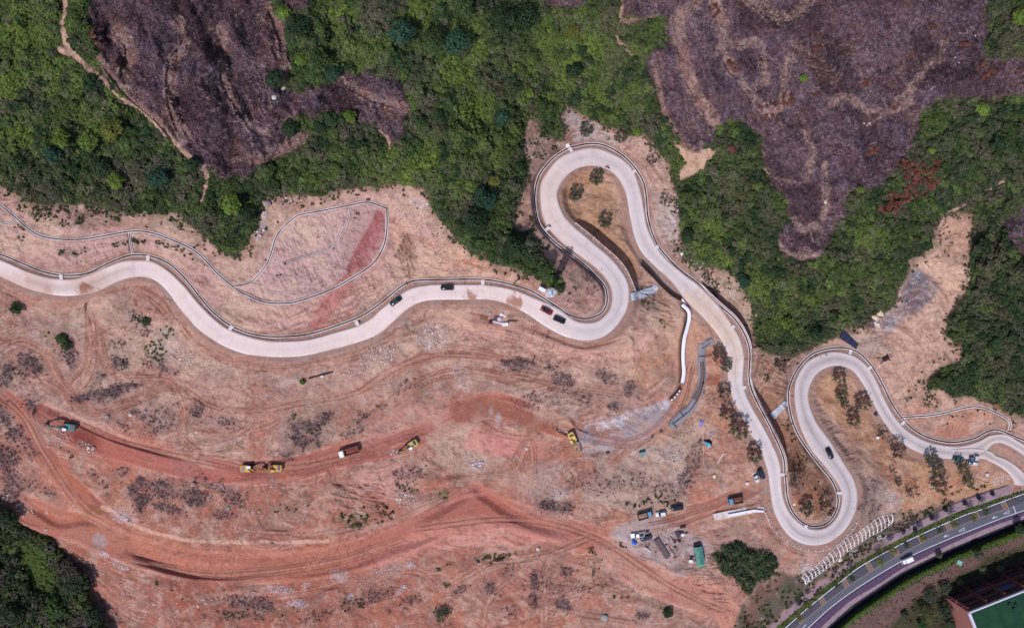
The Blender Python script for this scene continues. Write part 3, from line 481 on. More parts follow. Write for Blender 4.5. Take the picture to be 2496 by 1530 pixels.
paint(np.clip(blur(BM[0], 2), 0, 1)*(0.45+0.55*ss(n2, .3, .6)), (100, 76, 80), .8); paint(np.clip(BM[1], 0, 1)*ss(n3, .3, .6), (70, 82, 46), .55); paint(np.clip(BM[2], 0, 1)*ss(n3, .35, .6), (88, 84, 66), .6)
fr_ = blur(F, 9)*(1-F); BM[2] = np.maximum(BM[2], np.clip(fr_*2.6, 0, .9)*ss(N(22, 4, 99, .7), .36, .56)*(1-street0)); fr2 = np.clip(blur(F, 5)*(1-F)*2.2, 0, 1)*ss(N(18, 4, 101, .75), .4, .56); paint(fr2, (92, 82, 62), .75)
# boulder and rubble spreads: (x, y, rx, ry, ang, count, white, size)
RUB = np.array([float(v) for v in """140 1065 30 22 40 60 .3 .9 208 1088 26 12 25 34 .3 1 87 812 16 10 0 30 .6 .6 515 1462 26 14 10 50 .4 .7 252 1350 14 9 20 90 1 .5 281 1372 20 9 30 60 .7 .5 305 1385 9 6 0 50 1 .5 300 1260 30 16 15 110 .95 .6 235 1385 24 14 30 30 .2 .7
686 1437 34 10 5 130 .9 .55 726 1469 26 10 5 120 1 .55 827 1403 22 16 0 150 .8 .5 951 1387 52 14 -12 200 .55 .6 1000 1375 12 8 0 50 1 .5 744 1429 14 9 -40 30 .8 .6 853 1453 9 7 0 40 1 .5 978 1437 18 6 -40 24 .9 .8 620 1447 12 6 0 30 .9 .5 920 868 48 26 -10 240 .6 .8 1055 825 40 34 20 240 .7 .8
1166 1131 16 7 -20 26 1 1.2 1150 1115 24 20 0 60 .6 .6 1375 1047 12 10 0 24 .6 1.1 1284 1092 8 6 0 8 .5 1 1359 1205 22 12 0 90 .7 .5 1632 1105 38 24 -15 260 .8 .5 1735 1055 14 12 0 80 .9 .5 1655 1160 30 24 0 70 .6 .6 700 932 32 8 -10 70 .8 .6 640 965 20 8 0 30 .5 .6 865 908 36 6 -12 60 .6 .7 440 870 34 26 30 90 .6 .8 540 900 30 20 0 60 .4 .6
400 845 30 40 30 60 .7 .6 2142 775 8 22 25 26 .9 1.9 2140 795 7 8 0 10 1 1.4 1650 520 10 40 5 110 .7 .7 1640 560 14 40 0 90 .7 .6 1700 640 20 12 40 60 .7 .8 1730 690 34 10 40 70 .6 .9 1790 720 24 10 40 40 .7 .8 1430 300 40 8 15 40 .8 .7 1300 360 34 26 0 50 .5 .7 2350 900 30 14 -30 50 .6 .6 2110 300 10 10 0 4 .8 1 2360 80 50 14 -10 40 .3 .7 2330 130 30 10 60 24 .3 .6
1020 495 26 12 20 60 .8 .8 1055 505 10 12 0 20 .8 .8 640 540 10 34 10 26 .9 1.4 625 570 8 16 0 12 1 1.3 700 490 30 10 0 30 .6 .8 2170 1210 26 20 0 80 .8 .6 2150 1310 12 8 0 50 1 .6 1965 1385 20 14 -40 80 1 .6 1965 1410 10 8 0 30 1 .6 2080 1345 14 8 0 40 1 .6 2440 1170 26 10 -20 60 .8 .6 1120 905 20 14 20 40 .9 .5 1130 945 20 12 0 30 .9 .5
900 1110 0 0 0 0 0 0 960 1100 16 8 0 40 .6 .7 110 1290 8 8 0 14 .6 .8 440 1185 30 6 0 20 .5 .7 520 1185 30 6 5 40 .6 .7 980 1215 36 20 10 70 .6 .9 1000 1240 20 6 0 20 .6 .8 120 1345 40 12 45 60 .5 .9 60 1240 24 20 0 40 .5 .9 10 1210 14 20 0 30 .5 1 160 1300 20 10 0 14 .4 .6 900 1420 60 14 0 60 .6 .5 1470 1190 60 30 0 60 .6 .4 1300 1360 40 10 0 20 .5 .8
2005 1240 60 30 0 20 .4 .5 1290 1190 60 30 0 50 .5 .4 520 930 60 30 0 70 .5 .4 820 1190 60 20 0 60 .4 .4 760 950 100 40 0 70 .4 .4 1450 960 90 40 0 60 .5 .4 300 780 50 20 0 50 .6 .5 1200 700 160 30 0 30 .5 .3 330 1470 120 40 0 60 .5 .5""".split()]).reshape(-1, 8)
for x, y, rx, ry, an, ct, wh, sz in RUB:
    if ct > 20: paint(blob(x, y, rx*1.1, ry*1.1, an, .5)*ss(n3, .35, .6), (190, 175, 176) if wh > .65 else (160, 130, 122), .35)
# wild ground
paint(F, (60, 58, 42)); paint(F*ss(n1, .45, .6), (78, 70, 54), .7)
paint(B, (88, 68, 84)); paint(B*ss(n2, .45, .62), (110, 88, 104), .8); paint(B*ss(n1, .48, .62), (96, 66, 68), .65)
paint(B*ss(PX, 1450, 1650)*ss(n5, .4, .6), (128, 104, 124), .7); paint(B*ss(N(60, 4, 97), .52, .64), (110, 78, 76), .55); paint(B*ss(n5, .56, .66), (70, 52, 60), .6)
paint(TER*(0.25+.75*ss(n5, .36, .56))*(.55+.45*ss(PX, 900, 1400)), (172, 142, 132), .85); paint(TER*ss(N(10, 4, 98, .8), .5, .62), (100, 70, 74), .6); paint(TER*ss(n5, .53, .62), (112, 70, 62), .7)
bedge = np.clip(blur(B, 5)*4*(1-blur(B, 5))-.25, 0, 1); paint(bedge*ss(n2, .4, .6)*F, (128, 92, 88), .4)
paint(P, (176, 142, 126)); paint(P*ss(N(12, 5, 102, .8), .46, .58), (118, 94, 84), .7); paint(SANDPATCH, (190, 156, 136), .95); paint(SANDPATCH*ss(N(12, 5, 102, .8), .5, .6), (150, 118, 102), .6)
paint(B*ss(N(110, 4, 108), .5, .62), (74, 52, 58), .6); paint(B*ss(N(80, 4, 109), .54, .66), (124, 94, 96), .5)
STRB = 1-np.abs(2*fbm(Zs*11, PX/50, 5, 2, 44)-1); paint(B*ss(STRB, .86, .97)*ss(N(70, 3, 103), .4, .58), (166, 138, 134), .55); paint(B*ss(1-STRB, .8, .95)*ss(N(60, 3, 104), .4, .6), (62, 46, 56), .5)
paint(BLF, (52, 62, 38)); paint(blob(85, 1385, 55, 85, -20), (66, 78, 44), .8); paint(band("-20,1300 10,1350 50,1430 85,1530", 7, 2), (70, 68, 60), .8)
paint(CLUMP, (58, 60, 44)); paint(SLOPE, (98, 86, 78)); paint(SLOPE*ss(n2, .45, .6), (74, 76, 54), .8); paint(SLOPE*ss(n5, .56, .66), (160, 126, 112), .7); paint(area("1800,1540 1840,1440 1900,1400 1920,1400 1850,1480 1830,1560", 8), (120, 86, 76), .7)
# street-side strips
def between(a, b): return blur(pmask(np.vstack([a, b[::-1]])), 0) if False else pmask(np.vstack([a, b[::-1]])).astype(np.float32)
paint(EASTG, (104, 80, 76)); paint(EASTG*ss(n2, .5, .65), (92, 74, 66), .7)
paint(EASTG*area("2160,1530 2250,1450 2300,1425 2420,1350 2640,1290 2640,1660 2200,1660", 8, 2)*.9, (62, 62, 42)); paint(EASTG*area("2300,1440 2496,1360 2640,1320 2640,1560 2400,1560", 2), (92, 62, 64))
paint(between(K_DITCH, K_GRASS), (52, 66, 26)); paint(band(np.array(K_GRASS+np.array([1, 2])), 8, 3, 2), (72, 92, 42), .95)
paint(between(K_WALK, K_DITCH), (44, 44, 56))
paint(between(K_PATH, K_VERGE), (150, 124, 132)*np.array(1)); paint(between(K_VERGE, K_UP), (78, 84, 46)); paint(between(K_VERGE, K_UP)*ss(n2, .45, .6), (62, 78, 38), .8)
paint(between(K_PATH, K_VERGE)*ss(n2, .5, .6)*ss(2330-PX, 0, 80), (110, 92, 80), .7)
street = between(K_UP, K_WALK)
paint(street, (90, 88, 96))
BM[0] = BM[0]*ss(N(13, 4, 93, .7), .30, .48)
COL *= (0.93+0.14*noise(PX, PY, 2.2, 33))[..., None]
# ---------------------------------------------------------------- object helpers
def tag(o, label=None, cat=None, group=None, kind=None):
    if label: o['label'] = label
    if cat: o['category'] = cat
    if group: o['group'] = group
    if kind: o['kind'] = kind
    return o
def raw_mesh(name, V, Fc, cols=None, smooth=False):
    """V (n,3); Fc (m,k) equal-sized faces; cols (n,3) linear albedo"""
    me = bpy.data.meshes.new(name); V = np.ascontiguousarray(V, np.float32); Fc = np.ascontiguousarray(Fc, np.int32)
    me.vertices.add(len(V)); me.vertices.foreach_set('co', V.ravel())
    me.loops.add(Fc.size); me.loops.foreach_set('vertex_index', Fc.ravel())
    me.polygons.add(len(Fc)); me.polygons.foreach_set('loop_start', np.arange(0, Fc.size, Fc.shape[1], dtype=np.int32))
    if smooth: me.polygons.foreach_set('use_smooth', np.ones(len(Fc), bool))
    me.update(calc_edges=True)
    if cols is not None:
        a = me.color_attributes.new('col', 'FLOAT_COLOR', 'POINT'); c = np.ones((len(V), 4), np.float32); c[:, :3] = cols; a.data.foreach_set('color', c.ravel())
    return me
def link(name, me, mat=None, parent=None):
    o = bpy.data.objects.new(name, me); C.objects.link(o)
    if mat is not None: me.materials.append(mat)
    if parent is not None: o.parent = parent
    return o
def empty(name, loc, rz=0.0, rot=None):
    o = bpy.data.objects.new(name, None); C.objects.link(o); o.empty_display_size = 0.5; o.location = loc
    o.rotation_euler = rot if rot else (0, 0, rz); return o
class MB:
    def __init__(s): s.v = []; s.f = []
    def add(s, v, f):
        b = len(s.v); s.v += [tuple(map(float, p)) for p in v]; s.f += [tuple(b+i for i in q) for q in f]; return s
    def box(s, c, d, rz=0.0, rx=0.0, ry=0.0, bev=0.0):
        hx, hy, hz = d[0]/2, d[1]/2, d[2]/2; M = Matrix.Rotation(rz, 3, 'Z')@Matrix.Rotation(ry, 3, 'Y')@Matrix.Rotation(rx, 3, 'X')
        b = min(bev, hx*.9, hy*.9)
        if b <= 0: ring = [(-hx, -hy), (hx, -hy), (hx, hy), (-hx, hy)]; lv = [(-hz, 0), (hz, 0)]
        else:
            ring = [(-hx+b, -hy), (hx-b, -hy), (hx, -hy+b), (hx, hy-b), (hx-b, hy), (-hx+b, hy), (-hx, hy-b), (-hx, -hy+b)]; lv = [(-hz, 0), (hz-b*.6, 0), (hz, b*.6)]
        v = []; n = len(ring)
        for z, ins in lv:
            for x, y in ring:
                p = M@Vector((x*(1-ins/hx), y*(1-ins/hy), z)); v.append((p.x+c[0], p.y+c[1], p.z+c[2]))
        f = [tuple(range(n))[::-1], tuple(range(n*(len(lv)-1), n*len(lv)))]
        for k in range(len(lv)-1):
            for i in range(n): j = (i+1) % n; f.append((k*n+i, k*n+j, (k+1)*n+j, (k+1)*n+i))
        return s.add(v, f)
    def tube(s, a, b, r0, r1=None, n=7):
        r1 = r0 if r1 is None else r1; a = Vector(a); b = Vector(b); d = (b-a)
        if d.length < 1e-6: return s
        q = d.to_track_quat('Z', 'Y'); v = []
        for p, r in ((a, r0), (b, r1)):
            for i in range(n): t = 2*math.pi*i/n; v.append(p+q@Vector((math.cos(t)*r, math.sin(t)*r, 0)))
        f = [(i, (i+1) % n, n+(i+1) % n, n+i) for i in range(n)]+[tuple(range(n))[::-1], tuple(range(n, 2*n))]
        return s.add(v, f)
    def prism(s, prof, y0, y1):     # profile in x,z extruded along y
        n = len(prof); v = [(x, y0, z) for x, z in prof]+[(x, y1, z) for x, z in prof]
        f = [(i, (i+1) % n, n+(i+1) % n, n+i) for i in range(n)]+[tuple(range(n))[::-1], tuple(range(n, 2*n))]
        return s.add(v, f)
    def loft(s, rings):
        n = len(rings[0]); v = [p for r in rings for p in r]; f = [tuple(range(n))[::-1], tuple(range(n*(len(rings)-1), n*len(rings)))]
        for k in range(len(rings)-1):
            for i in range(n): j = (i+1) % n; f.append((k*n+i, k*n+j, (k+1)*n+j, (k+1)*n+i))
        return s.add(v, f)
    def build(s, name, mat, parent=None, smooth=False):
        me = bpy.data.meshes.new(name); me.from_pydata(s.v, [], s.f); me.update()
        import bmesh
        bm = bmesh.new(); bm.from_mesh(me); bmesh.ops.recalc_face_normals(bm, faces=bm.faces); bm.to_mesh(me); bm.free()
        if smooth: me.polygons.foreach_set('use_smooth', [True]*len(me.polygons))
        return link(name, me, mat, parent)
_mats = {}
def M(name, rgb=None, rough=0.7, amt=0.12, sc=3.0, metal=0.0, attr=False, bump=0.0, spec=0.3, dirt=None, dsc=1.2):
    if name in _mats: return _mats[name]
    m = bpy.data.materials.new(name); m.use_nodes = True; nt = m.node_tree; b = nt.nodes['Principled BSDF']
    b.inputs['Roughness'].default_value = rough; b.inputs['Metallic'].default_value = metal; b.inputs['Specular IOR Level'].default_value = spec
    tc = nt.nodes.new('ShaderNodeTexCoord'); co = tc.outputs['Object']
    if attr: a = nt.nodes.new('ShaderNodeAttribute'); a.attribute_name = 'col'; src = a.outputs['Color']
    else: a = nt.nodes.new('ShaderNodeRGB'); a.outputs[0].default_value = tuple(lin(rgb))+(1,); src = a.outputs[0]
    if dirt:
        nz = nt.nodes.new('ShaderNodeTexNoise'); nz.inputs['Scale'].default_value = dsc; nz.inputs['Detail'].default_value = 5; nt.links.new(co, nz.inputs['Vector'])
        rp = nt.nodes.new('ShaderNodeMapRange'); rp.inputs[1].default_value = .45; rp.inputs[2].default_value = .72; nt.links.new(nz.outputs[0], rp.inputs[0])
        mx = nt.nodes.new('ShaderNodeMix'); mx.data_type = 'RGBA'; nt.links.new(rp.outputs[0], mx.inputs[0]); nt.links.new(src, mx.inputs[6]); mx.inputs[7].default_value = tuple(lin(dirt))+(1,); src = mx.outputs[2]
    if amt > 0:
        nz = nt.nodes.new('ShaderNodeTexNoise'); nz.inputs['Scale'].default_value = sc; nz.inputs['Detail'].default_value = 4; nz.inputs['Roughness'].default_value = .65; nt.links.new(co, nz.inputs['Vector'])
        mr = nt.nodes.new('ShaderNodeMapRange'); mr.inputs[1].default_value = .3; mr.inputs[2].default_value = .7; mr.inputs[3].default_value = 1-amt; mr.inputs[4].default_value = 1+amt; nt.links.new(nz.outputs[0], mr.inputs[0])
        vm = nt.nodes.new('ShaderNodeVectorMath'); vm.operation = 'SCALE'; nt.links.new(src, vm.inputs[0]); nt.links.new(mr.outputs[0], vm.inputs['Scale']); src = vm.outputs[0]
        if bump:
            bp = nt.nodes.new('ShaderNodeBump'); bp.inputs['Strength'].default_value = 1; bp.inputs['Distance'].default_value = bump; nt.links.new(nz.outputs[0], bp.inputs['Height']); nt.links.new(bp.outputs[0], b.inputs['Normal'])
    nt.links.new(src, b.inputs['Base Color']); _mats[name] = m; return m
m_ground = M('ground_soil', attr=True, rough=.95, amt=.16, sc=1.3, bump=.22, spec=.1)
m_leaf = M('foliage', attr=True, rough=.8, amt=0, spec=.15)
m_rock = M('rock', attr=True, rough=.9, amt=.2, sc=2.5, bump=.1, spec=.15)
m_conc = M('drain_concrete', (216, 202, 204), .85, .1, 2.0, bump=.02, dirt=(176, 148, 140), dsc=.25)
m_conc2 = M('wall_concrete', (206, 192, 194), .85, .12, 2.0, bump=.02, dirt=(168, 140, 130), dsc=.4)
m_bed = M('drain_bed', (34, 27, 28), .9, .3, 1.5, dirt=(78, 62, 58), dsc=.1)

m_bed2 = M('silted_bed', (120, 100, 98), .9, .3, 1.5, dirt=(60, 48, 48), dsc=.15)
# ---------------------------------------------------------------- terrain sheet
ext = list(range(5, 400, 5))+[420, 460, 520, 620, 760, 1000, 1300, 1600, 3000, 6000, 12000, 26000]
gX = np.concatenate([gx[0]-np.array(ext[::-1]), gx, gx[-1]+np.array(ext)]).astype(float); gY = np.concatenate([gy[0]-np.array(ext[::-1]), gy, gy[-1]+np.array(ext)]).astype(float)
cx_ = np.clip(np.arange(len(gX))-len(ext), 0, NX-1); cy_ = np.clip(np.arange(len(gY))-len(ext), 0, NY-1)
TZ = Z[np.ix_(cy_, cx_)].astype(float); TC = COL[np.ix_(cy_, cx_)]
GX, GY = np.meshgrid(gX, gY)
over = np.maximum(np.maximum(gx[0]-GX, GX-gx[-1]), np.maximum(gy[0]-GY, GY-gy[-1])).clip(0)
TZ = TZ*np.exp(-over/9000)+np.minimum(over, 3000)/3000*12*(fbm(GX, GY, 700, 3, 12)-.4)
ov = ss(over, 0, 45)[..., None]; gm = ss(fbm(GX, GY, 160, 5, 15, .65)-(GY-700)/6000, .42, .58)[..., None]; TC = TC*(1-ov)+(lin((54, 62, 38))*gm+lin((142, 108, 92))*(1-gm))*(.7+.6*fbm(GX, GY, 24, 4, 16))[..., None]*ov
f = (H-TZ)/H*S0
V = np.stack([(GX-1248)*f, (765-GY)*f, TZ], -1).reshape(-1, 3)
nx, ny = len(gX), len(gY); idx = np.arange(nx*ny).reshape(ny, nx)
Fq = np.stack([idx[1:, :-1], idx[1:, 1:], idx[:-1, 1:], idx[:-1, :-1]], -1).reshape(-1, 4)
g = link('ground', raw_mesh('ground', V, Fq, TC.reshape(-1, 3), True), m_ground); tag(g, kind='structure')
del V, Fq, GX, GY, TZ, TC

# ---------------------------------------------------------------- ribbons
def Wv(px, py, z):
    f = (H-z)/H*S0; return np.stack([(px-1248)*f, (765-py)*f, z], -1)
def ribbon(name, A_, B_, zc, lift, n=9, skirt=0.5, uv=True, mat=None, parent=None, cols=None, thick=None):
    k = len(A_); t = np.linspace(0, 1, n); P_ = A_[:, None]*(1-t)[None, :, None]+B_[:, None]*t[None, :, None]
    zz = np.repeat(zc[:, None]+lift, n, 1)
    top = Wv(P_[..., 0], P_[..., 1], zz)
    lo = Wv(P_[..., 0], P_[..., 1], zz-skirt)
    V = np.concatenate([lo[:, :1], top, lo[:, -1:]], 1); m = n+2
    idx = np.arange(k*m).reshape(k, m)
    Fq = np.stack([idx[:-1, :-1], idx[:-1, 1:], idx[1:, 1:], idx[1:, :-1]], -1).reshape(-1, 4)
    V = V.reshape(-1, 3)
    # make faces look up
    a, b, c = V[Fq[m//2, 0]], V[Fq[m//2, 1]], V[Fq[m//2, 2]]
    if np.cross(b-a, c-b)[2] < 0: Fq = Fq[:, ::-1]
    me = raw_mesh(name, V, Fq, cols(P_) if cols else None)
    if uv:
        al = arc((A_+B_)/2)*0.157; U = np.concatenate([[0], t, [1]]); uvv = np.stack([np.repeat(U[None], k, 0), np.repeat(al[:, None], m, 1)], -1).reshape(-1, 2)
        l = me.uv_layers.new(name='uv'); l.data.foreach_set('uv', uvv[Fq].reshape(-1, 2).ravel().astype(np.float32))
    return link(name, me, mat, parent)
# concrete road material: slab joints, tyre wear, dust
def road_mat():
    m = bpy.data.materials.new('road_concrete'); m.use_nodes = True; nt = m.node_tree; L = nt.links; b = nt.nodes['Principled BSDF']; b.inputs['Roughness'].default_value = .85; b.inputs['Specular IOR Level'].default_value = .2
    nd = nt.nodes.new
    def math_(op, a, b_=None, c=None):
        n_ = nd('ShaderNodeMath'); n_.operation = op
        for i, v in enumerate((a, b_, c)):
            if v is None: continue
            if isinstance(v, (int, float)): n_.inputs[i].default_value = v
            else: L.new(v, n_.inputs[i])
        return n_.outputs[0]
    at = nd('ShaderNodeAttribute'); at.attribute_name = 'col'
    uv = nd('ShaderNodeUVMap'); uv.uv_map = 'uv'; sp = nd('ShaderNodeSeparateXYZ'); L.new(uv.outputs[0], sp.inputs[0])
    u, v = sp.outputs[0], sp.outputs[1]
    cmb = nd('ShaderNodeCombineXYZ'); L.new(math_('MULTIPLY', u, 9.0), cmb.inputs[0]); L.new(math_('MULTIPLY', v, 0.05), cmb.inputs[1])
    nz = nd('ShaderNodeTexNoise'); nz.inputs['Scale'].default_value = 1.0; nz.inputs['Detail'].default_value = 4; L.new(cmb.outputs[0], nz.inputs['Vector'])
    tc = nd('ShaderNodeTexCoord'); n2_ = nd('ShaderNodeTexNoise'); n2_.inputs['Scale'].default_value = .25; n2_.inputs['Detail'].default_value = 6; L.new(tc.outputs['Object'], n2_.inputs['Vector'])
    n3_ = nd('ShaderNodeTexNoise'); n3_.inputs['Scale'].default_value = 2.5; n3_.inputs['Detail'].default_value = 4; L.new(tc.outputs['Object'], n3_.inputs['Vector'])
    # wheel wear in both lanes
    w1 = math_('SUBTRACT', 1.0, math_('MINIMUM', math_('MULTIPLY', math_('ABSOLUTE', math_('SUBTRACT', u, .5)), 2.4), 1.0))
    wear = math_('MULTIPLY', math_('MULTIPLY', w1, nz.outputs[0]), at.outputs['Alpha'])
    j = math_('ABSOLUTE', math_('SUBTRACT', math_('FRACT', math_('MULTIPLY', v, 1/5.0)), .5)); jm = math_('GREATER_THAN', j, .478)
    jc = math_('LESS_THAN', math_('ABSOLUTE', math_('SUBTRACT', u, .5)), .009)
    s = math_('SUBTRACT', 1.0, math_('MULTIPLY', wear, .62)); s = math_('SUBTRACT', s, math_('MULTIPLY', math_('MAXIMUM', jm, jc), .09))
    s = math_('MULTIPLY', s, math_('ADD', .80, math_('MULTIPLY', n2_.outputs[0], .22))); s = math_('MULTIPLY', s, math_('ADD', .92, math_('MULTIPLY', n3_.outputs[0], .16)))
    sm = math_('MULTIPLY', s, 1.06)
    vm = nd('ShaderNodeVectorMath'); vm.operation = 'SCALE'; L.new(at.outputs['Color'], vm.inputs[0]); L.new(sm, vm.inputs['Scale']); L.new(vm.outputs[0], b.inputs['Base Color']); return m
m_road = road_mat()
def road_cols(wear_all=None):
    def f(P_):
        x, y = P_[..., 0], P_[..., 1]
        c = np.ones(x.shape+(3,))*lin((228, 206, 203))
        def mix(m_, rgb, a=1.0):
            nonlocal c; mm = (m_*a)[..., None]; c = c*(1-mm)+lin(rgb)*mm
        mix(ss(x, 1300, 1500), (216, 202, 204)); mix(ss(x, 1900, 1960), (212, 198, 201))
        nn = fbm(x, y, 60, 4, 5); n5_ = fbm(x, y, 14, 3, 6)
        mix((1-ss(x, 200, 330))*ss(nn, .3, .6), (216, 184, 172), .9)
        g2 = lambda cx, cy, r: 1-ss(np.hypot(x-cx, y-cy)+(fbm(x, y, 14, 4, 45, .7)-.5)*r*2.6, r*.5, r*1.1)
        mix(g2(1740, 800, 90), (220, 190, 174), .85); mix(g2(1785, 880, 50), (216, 190, 176), .75); mix(g2(1690, 740, 40), (216, 188, 172), .7)
        mix(g2(208, 712, 26), (168, 116, 98), .95); mix(g2(1255, 735, 22), (172, 124, 106), .95); mix(g2(1147, 727, 16), (168, 120, 100), .9); mix(g2(120, 712, 16), (190, 150, 134), .6)
        mix(ss(x, 2380, 2410)*g2(2415, 1095, 40), (214, 196, 184), .7)
        mix(ss(n5_, .62, .8), (198, 176, 172), .35)
        e = np.abs(np.linspace(-1, 1, x.shape[1]))[None, :]*np.ones(x.shape); mix(ss(e, .7, 1.0)*ss(nn, .35, .6), (190, 158, 144), .75)
        w = np.clip(.2+.75*ss(x, 1280, 1480)*0.5+.5*ss(x, 1890, 1960)+.6*((x > 60) & (x < 330) & (y < 740)), 0, 1.2)
        out = np.concatenate([c[:, :1], c, c[:, -1:]], 1); ww = np.concatenate([w[:, :1], w, w[:, -1:]], 1)
        road_cols.alpha = ww.reshape(-1); return out.reshape(-1, 3)
    return f
def set_alpha(o, a):
    at = o.data.color_attributes['col']; c = np.zeros(len(o.data.vertices)*4, np.float32); at.data.foreach_get('color', c); c = c.reshape(-1, 4); c[:, 3] = a; at.data.foreach_set('color', c.ravel())
rd = ribbon('road', RA, RB, ZR, 0.10, 11, .6, True, m_road, None, road_cols()); set_alpha(rd, road_cols.alpha); tag(rd, kind='structure')
rd2 = ribbon('road', FA, FB, ZF, 0.125, 9, .6, True, m_road, None, road_cols()); set_alpha(rd2, road_cols.alpha); tag(rd2, kind='structure')
m_kerb = M('kerb_concrete', (150, 138, 142), .85, .12, 2)
def offset(p, d):
    t = np.gradient(p, axis=0); t /= np.maximum(np.hypot(t[:, 0], t[:, 1])[:, None], 1e-6); return p+np.stack([-t[:, 1], t[:, 0]], -1)*d
for Ed in (RA, RB):
    sgn = 1 if Ed is RB else -1
    kb = ribbon('kerb', offset(Ed, 0.1*sgn), offset(Ed, 1.5*sgn), ZR, 0.135, 2, .5, False, m_kerb); tag(kb, kind='structure')

# drains: two concrete rims and a dark bed
DL = {'hi': 'long concrete drain along the upper bench of the left cut slope', 'loop': 'concrete drain curving round the bare pink slope below the forest edge', 'br1': 'concrete branch drain running down inside the bare pink slope loop',
      'br2': 'short straight drain ending in the middle of the bare pink slope', 'left': 'stub of concrete drain joining the upper bench drain at the left edge', 'link': 'short cross drain linking the upper bench drain down to the road',
      'rd1': 'concrete drain beside the white road on its left bends', 'rd2': 'concrete drain beside the road round the big middle hairpin', 'rd3': 'dark concrete drain beside the road round the right hand hairpins', 'east': 'pale concrete drain looping over the sandy slope at the right edge'}
for k, p in DRAINS:
    q, z = DR[k]; o = empty('drainage_channel', W(q[0][0], q[0][1], z[0])); tag(o, DL[k], 'drain', 'concrete drains on the slopes')
    lm = o.location.copy(); w_in, w_out = (1.6, 3.7) if k in ('rd1', 'rd2', 'rd3') else ((1.35, 3.6) if k in ('hi', 'loop', 'east') else (1.0, 2.7))
    for s in (-1, 1):
        r = ribbon('rim', offset(q, w_in*s), offset(q, w_out*s), z, 0.12, 3, 1.2, False, m_conc); r.parent = o; r.matrix_parent_inverse = Matrix.Translation(-lm)
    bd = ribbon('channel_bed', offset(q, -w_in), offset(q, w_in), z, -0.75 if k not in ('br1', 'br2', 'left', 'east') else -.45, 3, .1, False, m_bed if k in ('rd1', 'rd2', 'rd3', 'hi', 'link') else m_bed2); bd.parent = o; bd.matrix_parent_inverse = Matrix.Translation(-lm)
def covered(name, px, py, ang, wd, ln, mat, zoff=.16, th=.12):
    mb = MB(); mb.box((0, 0, th/2), (wd, ln, th), bev=.02); o = mb.build(name, mat); o.location = W(px, py, zat(px, py)+zoff); o.rotation_euler = (0, 0, R(ang)); return o
m_slab = M('pale_slab', (208, 196, 199), .8, .08, 2)
def drz(px, py):
    best = None
    for k in DR:
        q, z = DR[k]; d = np.hypot(q[:, 0]-px, q[:, 1]-py); i = int(d.argmin())
        if best is None or d[i] < best[0]: best = (d[i], z[i])
    return best[1]
SLABS = [(149, 675, 5, 'on the roadside drain near the left edge'), (361, 629, -8, 'on the roadside drain above the first left bend'), (563, 799, -35, 'on the roadside drain at the lower left bend'), (870, 787, 22, 'on the roadside drain right of the big left sweep'),
         (1177, 688, -3, 'by the road above the two dark brown spills'), (1391, 365, 32, 'on the top left shoulder of the middle hairpin'), (1545, 418, -55, 'on the top right shoulder of the middle hairpin'), (1335, 557, -50, 'on the left shoulder of the middle hairpin'),
         (1600, 603, -60, 'on the right shoulder below the middle hairpin'), (1786, 797, -50, 'beside the rusty stained road section'), (1813, 944, -90, 'on the shoulder where the east wall shadow starts'), (2120, 896, -50, 'on the right shoulder of the right hairpin'),
         (2201, 1030, -45, 'where the sandy slope drain meets the road'), (2046, 1201, 85, 'on the inside shoulder of the bottom hairpin bend'), (1964, 1284, -15, 'at the foot of the bottom hairpin island'), (1907, 1156, 88, 'beside the narrow drain left of the bottom island'),
         (2073, 857, -10, 'at the top of the right hairpin below the dark sheet')]
for x, y, a, d in SLABS:
    o = covered('drain_cover', x, y, a, 1.2, 1.8, m_slab); o.location = W(x, y, drz(x, y)+.30); tag(o, 'pale concrete drain cover '+d, 'drain cover', 'pale covers over the roadside drain')

# ---------------------------------------------------------------- walls
m_form = M('brown_formwork', (52, 34, 32), .8, .3, 3)
def wall(name, p, key, th, hgt, up, mat, label, cat, group=None):
    q = cr(p); z = ZW[key] if key in ZW else smooth1(samp(Z, q[:, 0], q[:, 1]), 5)
    tp = np.ones(len(q)) if np.isscalar(hgt) else np.interp(np.linspace(0, 1, len(q)), np.linspace(0, 1, len(hgt)), hgt); hh = hgt if np.isscalar(hgt) else 1
    mb_ = offset(q, -th/2), offset(q, th/2); t = np.linspace(0, 1, 2)
    top = [Wv(a[:, 0], a[:, 1], z+up) for a in mb_]; bot = [Wv(a[:, 0], a[:, 1], z-tp*hh) for a in mb_]
    V = np.stack([bot[0], top[0], top[1], bot[1]], 1); k = len(q); idx = np.arange(k*4).reshape(k, 4)
    Fq = []
    for i in range(3): Fq.append(np.stack([idx[:-1, i], idx[:-1, i+1], idx[1:, i+1], idx[1:, i]], -1))
    Fq.append(np.stack([idx[0], idx[-1][::-1]], 0)); Fq = np.concatenate(Fq)
    me = raw_mesh(name, V.reshape(-1, 3), Fq); o = link(name, me, mat); tag(o, label, cat, group); return o
def posts(parent, p, z, n, off, size=(.28, .9, .35), mat=None, name='post'):
    q = cr(p); al = arc(q)
    for s in np.linspace(0.02, .98, n):
        i = int(np.interp(s*al[-1], al, np.arange(len(q)))); i = min(i, len(q)-2); t = q[i+1]-q[i]; nrm = np.array([-t[1], t[0]])/np.hypot(*t)
        c = q[i]+nrm*off; mb = MB(); mb.box((0, 0, 0), size); o = mb.build(name, mat or m_conc2, parent); x = W(c[0], c[1], z[i]+.2)
        o.location = Vector(x)-(parent.location if parent else Vector()); o.rotation_euler = (0, 0, math.atan2(-t[1], t[0]))
